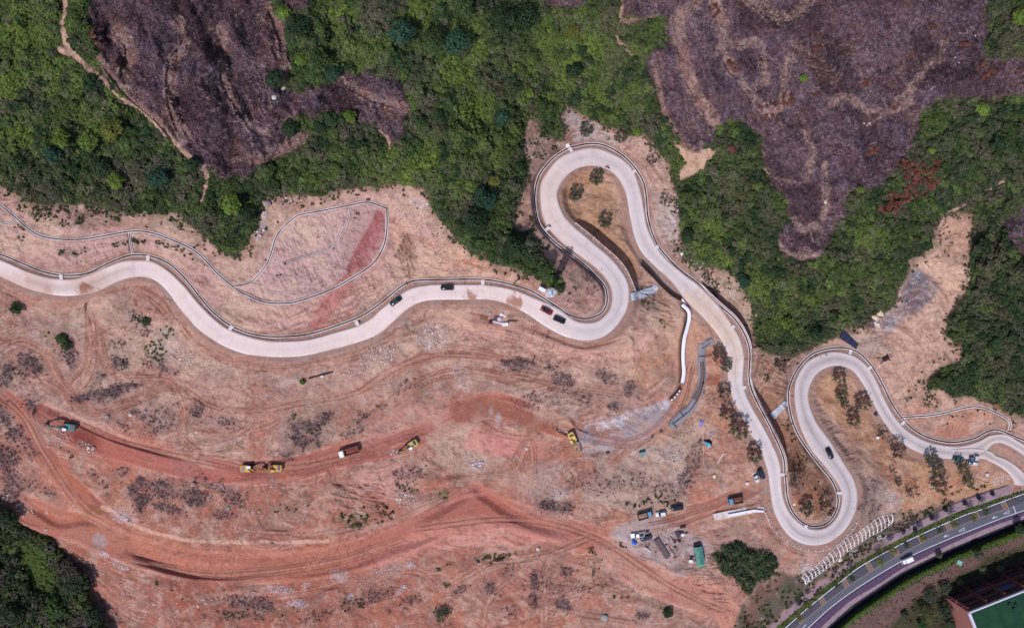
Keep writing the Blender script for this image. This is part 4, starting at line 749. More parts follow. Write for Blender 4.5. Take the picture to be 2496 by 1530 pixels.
w1 = wall('retaining_wall', W1, 'W1', 2.0, [.8, 3, 5, 5.5, 5.5, 4, 2], .25, m_conc2, 'curved retaining wall with stub posts inside the middle hairpin, casting a wide black shadow', 'retaining wall'); posts(w1, W1, ZW['W1'], 13, 1.9)
w2 = wall('retaining_wall', W2, 'W2', 1.6, [1.5]*4, 2.3, m_form, 'low dark retaining wall on the left of the road below the middle hairpin', 'retaining wall')
w3 = wall('retaining_wall', W3a, 'W3a', 2.2, [1, 4, 5.5, 5, 1], .3, m_conc2, 'road retaining wall with a dark crescent shadow beside the central forest', 'retaining wall')
w4 = wall('retaining_wall', W3b, 'W3b', 2.2, [1, 4, 5.5, 5, 1], .3, m_conc2, 'road retaining wall with dark shadow next to the grey sheet and ploughed slope', 'retaining wall')
W4s = pts("1663,742 1678,757 1680,775 1676,796 1668,826 1665,866 1667,906 1663,934"); W4b = pts("1659,948 1648,963 1634,976")
w5 = wall('retaining_wall', W4s, 'x', 9.0, 3.0, 1.6, M('white_wall', (226, 222, 232), .8, .06, 1.5), 'thick white topped concrete wall winding down into the works', 'retaining wall')
q4 = cr(W4s); z4 = smooth1(samp(Z, q4[:, 0], q4[:, 1]), 5)
def sub_wall(parent, name, q, th, z0, z1, mat, off):
    a, b = offset(q, off-th/2), offset(q, off+th/2); V = np.stack([Wv(a[:, 0], a[:, 1], z0), Wv(a[:, 0], a[:, 1], z1), Wv(b[:, 0], b[:, 1], z1), Wv(b[:, 0], b[:, 1], z0)], 1); k = len(q); idx = np.arange(k*4).reshape(k, 4)
    Fq = np.concatenate([np.stack([idx[:-1, i], idx[:-1, i+1], idx[1:, i+1], idx[1:, i]], -1) for i in range(3)]+[np.stack([idx[0], idx[-1][::-1]], 0)])
    o = link(name, raw_mesh(name, V.reshape(-1, 3), Fq), mat); o.parent = parent; return o
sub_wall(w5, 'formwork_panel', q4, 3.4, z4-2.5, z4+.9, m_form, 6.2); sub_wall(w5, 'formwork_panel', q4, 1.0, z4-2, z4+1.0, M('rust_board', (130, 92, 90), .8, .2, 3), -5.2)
w6 = wall('formwork_wall', W4b, 'x', 6.0, 2.5, 1.3, m_form, 'last dark formwork box segment at the lower end of the white wall', 'formwork')
q6 = cr(W4b); z6 = smooth1(samp(Z, q6[:, 0], q6[:, 1]), 5); al6 = arc(q6)
for s in (0.08, .32, .56, .8):
    i0 = int(s*len(q6)); i1 = min(len(q6), i0+max(3, int(.2*len(q6)))); sub_wall(w6, 'wall_top', q6[i0:i1], 3.6, z6[i0:i1]+1.1, z6[i0:i1]+1.38, M('white_wall'), -.6)
w7 = wall('guard_wall', RING, 'RING', 1.5, 2.5, .55, m_conc2, 'pale curved edge wall with posts round the bottom hairpin', 'edge wall'); posts(w7, RING, ZW['RING']+.2, 17, -1.6)
# ---------------------------------------------------------------- foliage
def leaves(cen, rad, col, K, size, flat=0.6, up=0.6, jit=0.5, rs=None, shell=.55, thin=1.0):
    """K leaf-clump faces round each centre, on and inside a lumpy dome"""
    rs = rs or rng; n = len(cen); d = rs.normal(size=(n, K, 3)); d[..., 2] = np.abs(d[..., 2])*1.0-0.15; d /= np.linalg.norm(d, axis=-1, keepdims=True)
    rr = (shell+(1-shell)*rs.random((n, K, 1)))*rad[:, None, None]
    lump = 1+0.22*np.sin(d[..., 0:1]*5+rs.random((n, 1, 1))*9)*np.cos(d[..., 1:2]*5+rs.random((n, 1, 1))*9)
    P_ = d*rr*lump*np.array([1, 1, flat])+cen[:, None]
    nr = d+rs.normal(size=d.shape)*jit+np.array([0, 0, up]); nr /= np.linalg.norm(nr, axis=-1, keepdims=True)
    a = np.cross(nr, rs.normal(size=nr.shape)); a /= np.linalg.norm(a, axis=-1, keepdims=True); b = np.cross(nr, a)*thin
    s = (size*(0.65+0.7*rs.random((n, K, 1))))
    V = np.stack([P_+a*s, P_-a*s*.5+b*s*.8, P_-a*s*.5-b*s*.8], 2).reshape(-1, 3)
    c = col[:, None]*(0.72+0.56*rs.random((n, K, 1))); c = np.repeat(c[:, :, None], 3, 2).reshape(-1, 3)
    return V, c
def tri_obj(name, Vs, Cs, mat=None, parent=None):
    V = np.concatenate(Vs); c = np.concatenate(Cs); return link(name, raw_mesh(name, V, np.arange(len(V)).reshape(-1, 3), c), mat or m_leaf, parent)
def scatter(mask, sp, pw=1.0):
    xs = np.arange(X0+4, X0+ST*NX-6, sp); ys = np.arange(Y0+4, Y0+ST*NY-6, sp); a, b = np.meshgrid(xs, ys); a = a.ravel()+rng.uniform(-.5, .5, a.size)*sp; b = b.ravel()+rng.uniform(-.5, .5, b.size)*sp
    m = samp(mask, a, b)**pw > rng.random(a.size); return a[m], b[m]
def hint(x, y, L_):
    r = 0
    for cx, cy, rr in L_: r = np.maximum(r, np.exp(-(((x-cx)**2+(y-cy)**2)/rr**2)))
    return r
LIME = [(1180, 100, 60), (870, 120, 50), (1150, 260, 50), (820, 30, 40), (1040, 380, 60), (300, 250, 40), (60, 330, 50), (1790, 640, 50), (1850, 700, 50), (2150, 680, 50), (1430, 300, 50), (1000, 400, 60), (1090, 440, 55), (1120, 190, 45), (975, 450, 40), (1400, 130, 95), (1480, 230, 60), (1350, 60, 50), (1730, 600, 60), (1700, 560, 40), (1080, 130, 50), (120, 170, 60), (200, 290, 40), (60, 60, 70), (2120, 580, 40), (1900, 760, 60), (1960, 720, 40), (1180, 380, 50), (560, 500, 30), (940, 430, 30), (1030, 30, 40), (1240, 150, 30), (1550, 130, 30), (20, 200, 40), (2050, 780, 30)]
DARK = [(310, 310, 30), (240, 390, 35), (410, 420, 35), (735, 90, 40), (760, 180, 40), (1250, 60, 60), (1280, 620, 50), (1180, 590, 45), (2420, 300, 60), (2200, 650, 60), (2440, 870, 60), (600, 460, 40), (180, 360, 40), (140, 400, 50), (1990, 790, 30), (2420, 800, 80), (2330, 420, 60), (1260, 480, 40), (2330, 940, 50), (1000, 130, 50), (1200, 640, 50), (2260, 470, 40)]
def forest_col(x, y):
    a = fbm(x, y, 70, 4, 5, .6); b = fbm(x, y, 28, 4, 8, .6); c = fbm(x, y, 50, 3, 14, .6); l = hint(x, y, LIME); d = hint(x, y, DARK)
    base = np.ones((len(x), 3))*np.array([.046, .058, .026])
    def mx(m_, rgb):
        nonlocal base; base = base*(1-m_[:, None])+np.array(rgb)*m_[:, None]
    mx(ss(a, .48, .64), (.064, .082, .030)); mx(ss(b, .55, .68), (.084, .104, .034)); mx(ss(c, .50, .62), (.078, .064, .054)); mx(ss(b, .28, .40)*-1+1 < .5, (.022, .036, .018)) if False else None
    mx(1-ss(b, .34, .44), (.024, .040, .022)); mx(l*.75*ss(b, .3, .5), (.125, .150, .036)); mx(d*.75, (.026, .044, .024))
    mx(.8*hint(x, y, [(2450, 620, 70), (2430, 760, 80), (2470, 880, 60), (2400, 850, 50), (2330, 760, 40), (2120, 800, 50), (2080, 470, 40), (1800, 460, 50), (1850, 520, 40), (60, 440, 60), (250, 480, 60), (2430, 130, 60)])*ss(b, .32, .55), (.085, .070, .052)); mx((rng.random(len(x)) < .05)*.8, (.11, .135, .04)); mx((rng.random(len(x)) < .12)*.8, (.10, .08, .07)); return base
GREEN = np.clip(F*(1-np.clip(B-.35*bedge*ss(n2, .4, .6), 0, 1))*(1-P)*(1-TER*.8)*(1-SANDPATCH), 0, 1)
px_, py_ = scatter(GREEN, 8.6, 1.6); nn_ = len(px_); zz = samp(Z, px_, py_)
from mathutils.kdtree import KDTree
cxs, cys = scatter(GREEN, 24, 1.0); big = fbm(cxs, cys, 120, 3, 41); crr = (6+7*rng.random(len(cxs))+6*ss(big, .5, .65)); ccol = forest_col(cxs, cys)*(0.5+.85*rng.random((len(cxs), 1))); kd = KDTree(len(cxs))
for i in range(len(cxs)): kd.insert((cxs[i], cys[i], 0), i)
kd.balance(); nr_ = np.array([kd.find((px_[i], py_[i], 0))[1:3] for i in range(nn_)]); ci = nr_[:, 0].astype(int); q_ = nr_[:, 1]/crr[ci]; ins_ = q_ < 1
hgt = np.where(ins_, (1-.75*hint(px_, py_, LIME))*crr[ci]*.155*1.0*np.sqrt(np.clip(1-q_**2, 0, 1)), 0)+np.clip(fbm(px_, py_, 42, 3, 19, .6)-.4, 0, 1)*4*rng.random(nn_)
rad = np.where(ins_, .9+.5*rng.random(nn_), .7+.9*rng.random(nn_))
edge = samp(blur(GREEN, 6), px_, py_); hgt *= ss(edge, .6, 1); rad *= 0.6+.4*ss(edge, .5, 1)
fc_ = forest_col(px_, py_); mixc = np.where(ins_[:, None], .55, 0)*(big[ci][:, None]*0+1); V, c = leaves(Wv(px_, py_, zz+hgt), rad, (fc_*(1-mixc)+ccol[ci]*mixc)*np.array([1.02, 1.18, .94]), 48, .42, .75)
o = tri_obj('forest_undergrowth', [V], [c]); tag(o, 'dense green and olive scrub forest covering the hillside', 'forest', None, 'stuff')
# red and rust shrubs in the burnt edge
rx_, ry_, rr_ = [], [], []
for x, y, rx, ry, an, ct in [(2225, 415, 22, 14, -40, 60), (2245, 440, 40, 12, -40, 90), (2250, 465, 34, 12, -35, 80), (2180, 492, 14, 20, 20, 36), (2160, 508, 14, 8, 0, 16), (1920, 242, 14, 12, 0, 26), (2130, 365, 16, 8, -40, 18), (2400, 165, 12, 10, 0, 16), (2412, 182, 14, 10, -30, 20), (2180, 255, 9, 6, 0, 10), (2113, 198, 12, 5, -40, 10), (1995, 228, 8, 8, 0, 8), (2225, 138, 6, 4, 0, 6), (2280, 60, 8, 6, 0, 5), (1998, 120, 8, 6, 0, 6), (2480, 170, 12, 8, 0, 10), (2200, 395, 8, 8, 0, 10), (1780, 368, 9, 9, 0, 10), (1745, 30, 8, 24, -10, 12), (1790, 160, 8, 20, -30, 12), (2280, 400, 10, 8, 0, 10), (2350, 110, 8, 6, 0, 6), (1860, 260, 30, 8, 50, 12), (930, 262, 14, 4, 20, 6), (235, 90, 14, 20, 0, 8)]:
    for _ in range(int(ct*.5)): a_ = rng.random()*6.283; q_ = math.sqrt(rng.random()); c_, s_ = math.cos(R(an)), math.sin(R(an)); u, v_ = 1.5*rx*q_*math.cos(a_), 1.2*ry*q_*math.sin(a_); rx_.append(x+u*c_-v_*s_); ry_.append(y+u*s_+v_*c_)
rx_ = np.array(rx_); ry_ = np.array(ry_); V, c = leaves(Wv(rx_, ry_, samp(Z, rx_, ry_)+.4+2.6*samp(GREEN, rx_, ry_)), .35+.65*rng.random(len(rx_)), np.ones((len(rx_), 1))*np.array([.135, .050, .038])*(0.7+.6*rng.random((len(rx_), 1))), 26, .5)
tag(tri_obj('scorched_scrub', [V], [c]), 'rust red scorched leaves scattered on the burnt ridge edges', 'scrub', None, 'stuff')
# burnt twigs
px_, py_ = scatter(np.clip(B*(1-P)*(1-TER*.8), 0, 1), 4.2, 1.2); n_ = len(px_); zz = samp(Z, px_, py_)
t3 = fbm(px_, py_, 40, 3, 23); dark = np.array([.050, .034, .044]); pale = np.array([.20, .155, .185]); mid = np.array([.115, .082, .102])
k_ = rng.random(n_)[:, None]; t4 = samp(N(110, 4, 108), px_, py_); t5 = samp(N(80, 4, 109), px_, py_); cc = np.where(k_ < .45, dark, np.where(k_ < .8, mid, pale))*(1.0-.38*ss(t4, .5, .62)+.3*ss(t5, .54, .66))[:, None]*(1+np.array([.18, -.04, -.14])*ss(t3, .5, .62)[:, None]); cc = cc*np.where((px_ < 1300)[:, None], .85, 1.15)
V, c = leaves(Wv(px_, py_, zz+.05), .5+.5*rng.random(n_), cc, 7, .62, .7, .1, 1.0, shell=.2, thin=.16)
tag(tri_obj('burnt_brush', [V], [c]), 'charred purple grey twigs covering the terraced ridges', 'brush', None, 'stuff')
px_, py_ = scatter(np.clip(TER*F*(1-P), 0, 1)*.55, 6, 1); n_ = len(px_)
V, c = leaves(Wv(px_, py_, samp(Z, px_, py_)+.05), .4+.3*rng.random(n_), np.ones((n_, 1))*np.array([.36, .26, .22]), 6, .7, .7, .2, 1.0, shell=.2, thin=.2)
tag(tri_obj('dry_grass', [V], [c]), 'pale dry grass tufts on the terraces between charred twigs', 'grass', None, 'stuff')
# dead brush and weeds on the works
px_, py_ = scatter(np.clip(np.maximum(BM[0]*.9, blur(BM[0], 7)*.35), 0, .9), 4.4, 1.2); n_ = len(px_)
cc = np.where(rng.random(n_)[:, None] < .6, np.array([.092, .062, .068]), np.array([.20, .15, .155]))*(0.7+.6*rng.random((n_, 1)))
V, c = leaves(Wv(px_, py_, samp(Z, px_, py_)+.1), .40+.40*rng.random(n_), cc*(.75+.5*rng.random((n_, 1))), 11, .42, .6, .3, .8, shell=.2, thin=.25)
tag(tri_obj('dead_brush', [V], [c]), 'dark purplish dead brush left in patches on the earthworks', 'brush', None, 'stuff')
VV, CCs = [], []
for kd, sp in ((1, 5.5), (2, 5.0)):
    px_, py_ = scatter(np.clip(BM[kd]*.75, 0, .8)*ss(N(16, 3, 90+kd, .6), .4, .6), sp, 1.0); n_ = len(px_)
    V, c = leaves(Wv(px_, py_, samp(Z, px_, py_)+.1), .25+.6*rng.random(n_)**1.8, (np.array([.034, .056, .018]) if kd == 1 else np.array([.036, .042, .022]))*(0.7+.9*rng.random((n_, 1))), 16, .26, .8); VV.append(V); CCs.append(c)
tag(tri_obj('weeds', VV, CCs), 'small green weeds dotting the bare cut slopes', 'weeds', None, 'stuff')
# the shaded wood in the south-west corner, the clump by the site yard, the street-side banks
px_, py_ = scatter(np.clip(BLF, 0, 1), 9, 1.5); n_ = len(px_)
mead = samp(np.clip(blob(85, 1385, 45, 85, -25)+blob(0, 1370, 16, 20), 0, 1), px_, py_); h_ = (1-mead)*(1.5+3.5*rng.random(n_)+2.5*ss(px_-py_*.0, 100, 200)); e_ = samp(blur(BLF, 5), px_, py_)
cc = forest_col(px_, py_)*.75*(1-mead[:, None])+mead[:, None]*np.array([.085, .12, .03])*(0.7+.5*rng.random((n_, 1))); h_ *= ss(e_, .5, .95)
V, c = leaves(Wv(px_, py_, samp(Z, px_, py_)+h_), np.where(mead > .5, .8, 1.5+.8*rng.random(n_)), cc, 44, .6, .8)
tag(tri_obj('corner_wood', [V], [c]), 'dark shaded wood around a bright grassy opening in the lower left corner', 'woodland', None, 'stuff')
px_, py_ = scatter(np.clip(CLUMP*ss(N(20, 4, 110, .7), .30, .46), 0, 1), 8.5, 1.5); n_ = len(px_)
V, c = leaves(Wv(px_, py_, samp(Z, px_, py_)+1.2+2.2*rng.random(n_)*ss(samp(blur(CLUMP, 4), px_, py_), .6, 1)), 1.2+.9*rng.random(n_), np.where(rng.random((n_, 1)) < .35, np.array([.062, .070, .034]), np.array([.036, .056, .028]))*(0.6+.9*rng.random((n_, 1))), 42, .45, .8)
tag(tri_obj('thicket', [V], [c]), 'dark green thicket between the site yard and the bottom hairpin', 'thicket', None, 'stuff')
KV = between(K_VERGE, K_UP); KG = np.clip(band(np.array(K_GRASS+np.array([2, 3])), 12, 3, 2)+between(K_DITCH, K_GRASS), 0, 1)
EG = EASTG*area("2160,1530 2250,1450 2300,1425 2420,1350 2640,1290 2640,1660 2200,1660", 8, 2)
VV, CCs = [], []
for m_, sp, col, r0, K_ in ((KV*.8, 5.5, (.046, .064, .026), .22, 9), (KG*.8, 5, (.060, .095, .022), .18, 9), (SLOPE*ss(n2, .42, .6)*.6, 7, (.052, .058, .032), .6, 18), (EG*.5*ss(n2, .4, .6), 7.5, (.05, .06, .03), .6, 18), (EASTG*.25, 5, (.11, .08, .07), .3, 6)):
    px_, py_ = scatter(np.clip(m_, 0, 1), sp, 1); n_ = len(px_); V, c = leaves(Wv(px_, py_, samp(Z, px_, py_)+.05), r0*(0.6+.9*rng.random(n_)), np.array(col)*(0.6+.8*rng.random((n_, 1))), K_, .32, .7); VV.append(V); CCs.append(c)
tag(tri_obj('verge_grass', VV, CCs), 'grass and low scrub along the street verges and banks', 'grass', None, 'stuff')

# ---------------------------------------------------------------- trees
m_bark = M('bark', (88, 70, 66), .9, .2, 6)
m_barkd = M('charred_bark', (54, 42, 44), .9, .2, 6)
def full_tree(name, px, py, rpx, col, label, cat='tree', group=None, K=650, hf=1.0, size=.42):
    z0 = zat(px, py); r = rpx*.155; h = r*1.25*hf; x, y, z = W(px, py, z0+h); o = empty(name, (x, y, z0)); tag(o, label, cat, group)
    mb = MB(); mb.tube((0, 0, -1), (0, 0, h*.55), .16+.04*r, .12+.02*r)
    for i in range(5): a = i*1.257+px; mb.tube((0, 0, h*.5), (math.cos(a)*r*.55, math.sin(a)*r*.55, h*.95), .10+.02*r, .04, 5)
    mb.build('trunk', m_bark, o)
    cs = [(0, 0, h)]; rs_ = [r*.68]; k = 7
    for i in range(k): a = i*6.283/k+rng.random(); q = r*(.42+.2*rng.random()); cs.append((math.cos(a)*q, math.sin(a)*q, h*(.72+.25*rng.random()))); rs_.append(r*(.34+.14*rng.random()))
    w_ = np.array(rs_)**2; w_ /= w_.sum(); VV, CCs = [], []
    for c_, r_, ww in zip(cs, rs_, w_): V, cc = leaves(np.array([c_]), np.array([r_]), np.array([col])*(0.75+.5*rng.random()), max(30, int(K*ww)), size, .85); VV.append(V); CCs.append(cc)
    tri_obj('crown', VV, CCs, None, o); return o
DKG, MDG, LMG, OLV, TEA = (.024, .044, .020), (.042, .068, .024), (.100, .150, .028), (.105, .110, .026), (.026, .058, .036)
FT = [(726, 66, 30, DKG, 'tall dark green tree on the forest edge right of the top left burnt ridge'), (734, 143, 15, LMG, 'small bright green tree tucked beside the burnt ridge near the top'), (779, 148, 27, MDG, 'broad mid green tree with a black gap on its right, upper left forest'), (811, 175, 21, TEA, 'bluish green tree just above the tan scar in the burnt spur'),
      (668, 191, 21, DKG, 'dark green tree standing inside the left burnt ridge edge'), (978, 74, 31, TEA, 'large grey green dome crown, leftmost of the big domes at top centre'), (1057, 93, 28, MDG, 'middle dome crown between two larger domes at top centre'), (1113, 101, 33, TEA, 'large dark dome crown, rightmost of the three domes at top centre'),
      (962, 135, 11, DKG, 'very small dark round tree below the top centre domes'), (1224, 286, 20, TEA, 'round teal green tree with a dark rim in the central valley'), (1023, 299, 17, MDG, 'round green tree just right of the burnt spur tip'), (705, 313, 19, DKG, 'dark green tree in the green notch below the burnt spur'),
      (779, 310, 17, DKG, 'dark tree in the middle of the green notch under the burnt spur'), (853, 283, 14, LMG, 'light green bush at the right end of the green notch under the burnt spur'), (273, 315, 28, OLV, 'yellow olive leafy tree with a black shadow left of the dirt path'), (148, 336, 22, LMG, 'bright lime tree low in the far left forest'),
      (127, 376, 22, TEA, 'teal tree with a dark shadow low in the far left forest'), (212, 344, 24, LMG, 'lime green crown left of the yellow olive tree'), (244, 406, 24, DKG, 'darkest round tree in the left forest above the pink slope'), (384, 433, 26, TEA, 'bluish dark tree at the bottom end of the dirt path forest'),
      (281, 440, 20, LMG, 'yellow green tree touching the darkest left forest tree'), (564, 497, 24, LMG, 'lime tree on the forest tongue hanging over the bare slope'), (1179, 486, 27, TEA, 'teal dome tree right of the lime green meadow'), (1158, 539, 33, DKG, 'large near black tree on the forest edge above the orange bank'),
      (1203, 444, 15, OLV, 'small greyish tree above the teal dome tree'), (1280, 40, 36, DKG, 'very large dark crown at the top edge near centre'), (1396, 74, 15, OLV, 'lone yellow green round tree in the upper centre'), (1288, 228, 11, LMG, 'tiny bright green star shaped tree in the valley above the hairpin'),
      (1399, 170, 20, DKG, 'dark tree in the olive clearing above the hairpin'), (1555, 320, 13, LMG, 'small vivid green bush above the middle hairpin right shoulder'), (1677, 576, 18, DKG, 'dark green round bush near the small white box right of the middle hairpin'), (1812, 684, 19, TEA, 'bluish green tree beside the right hand pale slope bite'),
      (1918, 785, 17, LMG, 'bright lime tree in the central lower forest near the big wall'), (2399, 265, 17, LMG, 'vivid lime tree in the upper right forest'), (2487, 42, 18, LMG, 'bright green tree cut by the top right edge'), (2272, 366, 10, LMG, 'small lime bush beside the rusty scrub streaks'),
      (1959, 191, 9, LMG, 'only small green bush on the right burnt ridge'), (2063, 584, 10, LMG, 'small lime bush right of the burnt lobe tip'), (2232, 555, 17, MDG, 'leafy green tree left of the top of the sand slide'), (2098, 462, 9, LMG, 'small bright bush at the lower right burnt ridge boundary'),
      (470, 400, 18, DKG, 'dark tree right where the dirt path leaves the burnt ridge'), (600, 520, 22, DKG, 'dark tree on the right flank of the forest tongue'), (1250, 600, 26, DKG, 'dark tree above the telecom tower'), (1330, 655, 20, MDG, 'green tree beside the shadow of the telecom tower'), (40, 400, 24, MDG, 'mid green tree close to the left picture edge'),
      (1225, 40, 30, DKG, 'dark crown left of the very large top crown'), (690, 30, 16, LMG, 'light tree between two burnt patches at the top'), (1130, 20, 24, MDG, 'round crown at the top edge above the three domes'), (2440, 350, 22, DKG, 'dark tree near the right edge below the vivid lime tree'), (2400, 600, 20, DKG, 'dark tree on the ridge right of the sand slide'), (1990, 815, 20, DKG, 'dark tree on the forest edge left of the dark blue sheet')]
for t in FT: full_tree('tree', t[0], t[1], t[2], t[3], t[4], group='distinct crowns in the forest', K=int(360+14*t[2]))
for x, y, r, c_, l in [(148, 826, 15, (.040, .066, .022), 'green bush, largest on the upper left of the earthworks'), (160, 842, 13, (.034, .056, .02), 'second bush overlapping the largest green bush on the left works'), (37, 751, 16, (.034, .056, .02), 'green bush below the road near the left edge'),
                       (1078, 1497, 26, (.052, .060, .036), 'grey green bush at the bottom edge of the works'), (1367, 703, 11, (.036, .052, .024), 'dark bush right of the telecom tower foot'), (1628, 1493, 15, (.030, .050, .022), 'dark green oval bush at the bottom near the haul road bend'),
                       (355, 783, 11, (.036, .056, .024), 'bush just under the road at the start of the big left sweep'), (737, 930, 7, (.05, .10, .02), 'bright green small bush beside the dark pipe')]:
    full_tree('shrub', x, y, r, c_, l, 'bush', 'single bushes on the works', 420, .55, .36)
for x, y, r, c_, l in [(185, 1425, 34, (.030, .050, .022), 'tall dark tree on the right side of the lower left wood'), (135, 1480, 34, (.040, .075, .022), 'green sunlit tree at the bottom of the lower left wood'), (225, 1500, 26, (.022, .034, .02), 'black green tree at the bottom edge where the wood meets red soil'), (15, 1265, 26, (.024, .036, .02), 'dark tree at the left edge on the wood upper end'),
                       (25, 1500, 34, (.028, .044, .022), 'dark tree in the very bottom left corner'), (60, 1300, 14, (.036, .05, .026), 'small tree between the two dark left edge trees')]:
    full_tree('tree', x, y, r, c_, l, 'tree', 'trees of the lower left wood', 900, 1.3, .55)
for x, y, r, c_, l in [(2396, 1388, 13, (.12, .14, .07), 'pale green small tree in the building shade, left of two'), (2439, 1388, 11, (.09, .11, .06), 'pale green small tree in the building shade, right of two'), (2341, 1419, 10, (.10, .12, .05), 'small pale tree close to the brick facade corner'), (2269, 1450, 22, (.036, .050, .034), 'dark tree with bluish leaves left of the building corner'),
                       (2304, 1432, 20, (.040, .06, .036), 'dark tree touching the building corner from the left'), (2262, 1497, 26, (.075, .085, .03), 'olive tree with yellow tint left of the terracotta wall'), (2308, 1490, 22, (.030, .052, .03), 'bluish dark tree against the terracotta wall'), (2318, 1520, 16, (.034, .05, .028), 'dark tree at the bottom edge against the terracotta wall'),
                       (2250, 1525, 14, (.035, .075, .025), 'green tree at the bottom edge left of the building'), (2489, 1289, 14, (.03, .05, .025), 'dark tree cut by the right edge above the building shade'), (2290, 1352, 9, (.07, .07, .05), 'thin grey tree on the brown bank under the street'), (2388, 1352, 14, (.06, .065, .045), 'sparse tree on the edge of the building shadow'),
                       (2205, 1498, 10, (.035, .05, .03), 'small dark tree on the brown bank near the bottom')]:
    full_tree('tree', x, y, r, c_, l, 'tree', 'trees round the building', 420, 1.1, .34)

# open roadside trees: limbs show, leaves in tufts at the tips
def open_tree_proto(kind, seed):
    rs = np.random.default_rng(seed); rd_ = random.Random(seed); mb = MB(); mb.tube((0, 0, -.6), (0, 0, 1.5), .17, .13)
    tips = []; lim = 9
    for i in range(lim):
        a = i*6.283/lim+rd_.uniform(-.3, .3); q = rd_.uniform(.65, 1.0)*3; e = (math.cos(a)*q*.55, math.sin(a)*q*.55, rd_.uniform(2.6, 3.6)); mb.tube((0, 0, 1.4), e, .09, .055, 5)
        for j in range(4):
            a2 = a+rd_.uniform(-.75, .75); q2 = rd_.uniform(.5, 1.0)*3; t = (math.cos(a2)*q2, math.sin(a2)*q2, rd_.uniform(2.9, 4.6)); mb.tube(e, t, .05, .025, 4); tips.append(t)
            for k in range(2): t2 = (t[0]+rd_.uniform(-.6, .6), t[1]+rd_.uniform(-.6, .6), t[2]+rd_.uniform(0, .6)); mb.tube(t, t2, .025, .012, 4); tips.append(t2)
    keep = {'green': .95, 'mixed': .9, 'red': .75, 'bare': .22}[kind]; tips = np.array([t for t in tips if rd_.random() < keep]); n_ = len(tips)
    if kind == 'mixed': k = (tips[:, 1] > rs.normal(.3, .7, n_)); col = np.where(k[:, None], np.array([.16, .075, .06]), np.array([.098, .10, .058]))
    elif kind == 'red': col = np.where(rs.random((n_, 1)) < .7, np.array([.15, .075, .062]), np.array([.09, .085, .05]))
    elif kind == 'green': col = np.where(rs.random((n_, 1)) < .85, np.array([.088, .095, .056]), np.array([.13, .09, .07]))
    else: col = np.ones((n_, 1))*np.array([.07, .065, .05])
    V, c = leaves(tips, .36+.24*rs.random(n_), col*(0.7+.6*rs.random((n_, 1))), 13, .23, .8, .5, .8, rs)
    return mb, (V, c)
PROTO = {}
OPEN = [(1454, 433, 21, 'green', 'open green tree, upper one inside the middle hairpin'), (1403, 474, 21, 'green', 'open green tree, left one inside the middle hairpin'), (1474, 540, 20, 'green', 'open tree with thin foliage above the curved wall inside the middle hairpin'), (1584, 393, 18, 'bare', 'bare grey tree on the sandy bank upper right of the middle hairpin'),
        (1623, 489, 22, 'bare', 'bare grey tree on the rocky bank right of the middle hairpin'), (1513, 333, 19, 'green', 'tree on sand above the middle hairpin, right of two'), (1428, 316, 20, 'green', 'tree on grey rock above the middle hairpin, left of two'), (1752, 868, 22, 'red', 'rust coloured tree at the top of the row by the works road'), (1770, 890, 18, 'green', 'green tree touching the rust coloured tree at the top of the roadside row'),
        (1765, 955, 20, 'red', 'thin reddish tree below the red dust fan on the road edge'), (1772, 1008, 21, 'mixed', 'red and green tree third from the bottom in the roadside row'), (1801, 1044, 28, 'mixed', 'widest red and green tree of the roadside row'), (1838, 1107, 23, 'mixed', 'red and green tree lowest in the roadside row above two parked cars'), (1905, 893, 19, 'mixed', 'lone tree left of the right hairpin'),
        (2046, 919, 20, 'mixed', 'topmost tree inside the right hairpin'), (2052, 961, 20, 'green', 'second tree from the top inside the right hairpin'), (2058, 986, 14, 'green', 'small tree hanging below the second tree inside the right hairpin'), (2102, 982, 23, 'mixed', 'rightmost broad tree inside the right hairpin'), (2079, 1022, 21, 'mixed', 'lowest tree inside the right hairpin left of the dark barrel'),
        (2155, 1057, 20, 'bare', 'bare grey tree at the kerb beside the white cover'), (2187, 1096, 24, 'red', 'brown tree on orange soil below the lower road edge'), (2175, 1150, 13, 'bare', 'small bare tree on the slope right of the bottom hairpin'), (2190, 1176, 11, 'green', 'small thin tree below the small bare tree right of the bottom hairpin'), (2270, 1118, 21, 'green', 'tree overhanging the road, left of the teal car'),
        (2284, 1145, 22, 'green', 'green tree directly below the one overhanging the road'), (2335, 1120, 17, 'bare', 'bare tree with a teal car under it'), (2347, 1142, 19, 'green', 'green tree just below the bare tree by the teal car'), (2360, 1174, 18, 'green', 'green tree lowest in the right pair of trees near the street'), (2291, 1184, 26, 'mixed', 'wide tree on orange soil nearest the street'),
        (2224, 1196, 22, 'bare', 'grey leafless tree with a winding trunk by the scrubby bank'), (1938, 1172, 19, 'bare', 'bare tree highest on the bottom hairpin island'), (1965, 1239, 21, 'green', 'dark leafy tree low left on the bottom hairpin island'), (2015, 1236, 23, 'red', 'reddish leafless tree low right on the bottom hairpin island'), (1955, 1150, 11, 'red', 'small brown tree at the top of the bottom hairpin island')]
for i, (x, y, r, kd, l) in enumerate(OPEN):
    key = (kd, i % 3)
    sc_ = r*.155/3.0*.80; z0 = zat(x, y); p = W(x, y, z0+3.2*sc_)
    o = empty('open_tree', (p[0], p[1], z0), rng.random()*.8-.4 if kd == 'mixed' else rng.random()*6.28); o.scale = (sc_, sc_, sc_); tag(o, l, 'tree', 'transplanted trees beside the hairpins')
    if key not in PROTO:
        mb, (V, c) = open_tree_proto(kd, 100+i); t_ = mb.build('trunk', m_barkd, o); cr_ = tri_obj('crown', [V], [c], None, o); PROTO[key] = (t_, cr_)
    else:
        for s_ in PROTO[key]: d_ = s_.copy(); C.objects.link(d_); d_.parent = o
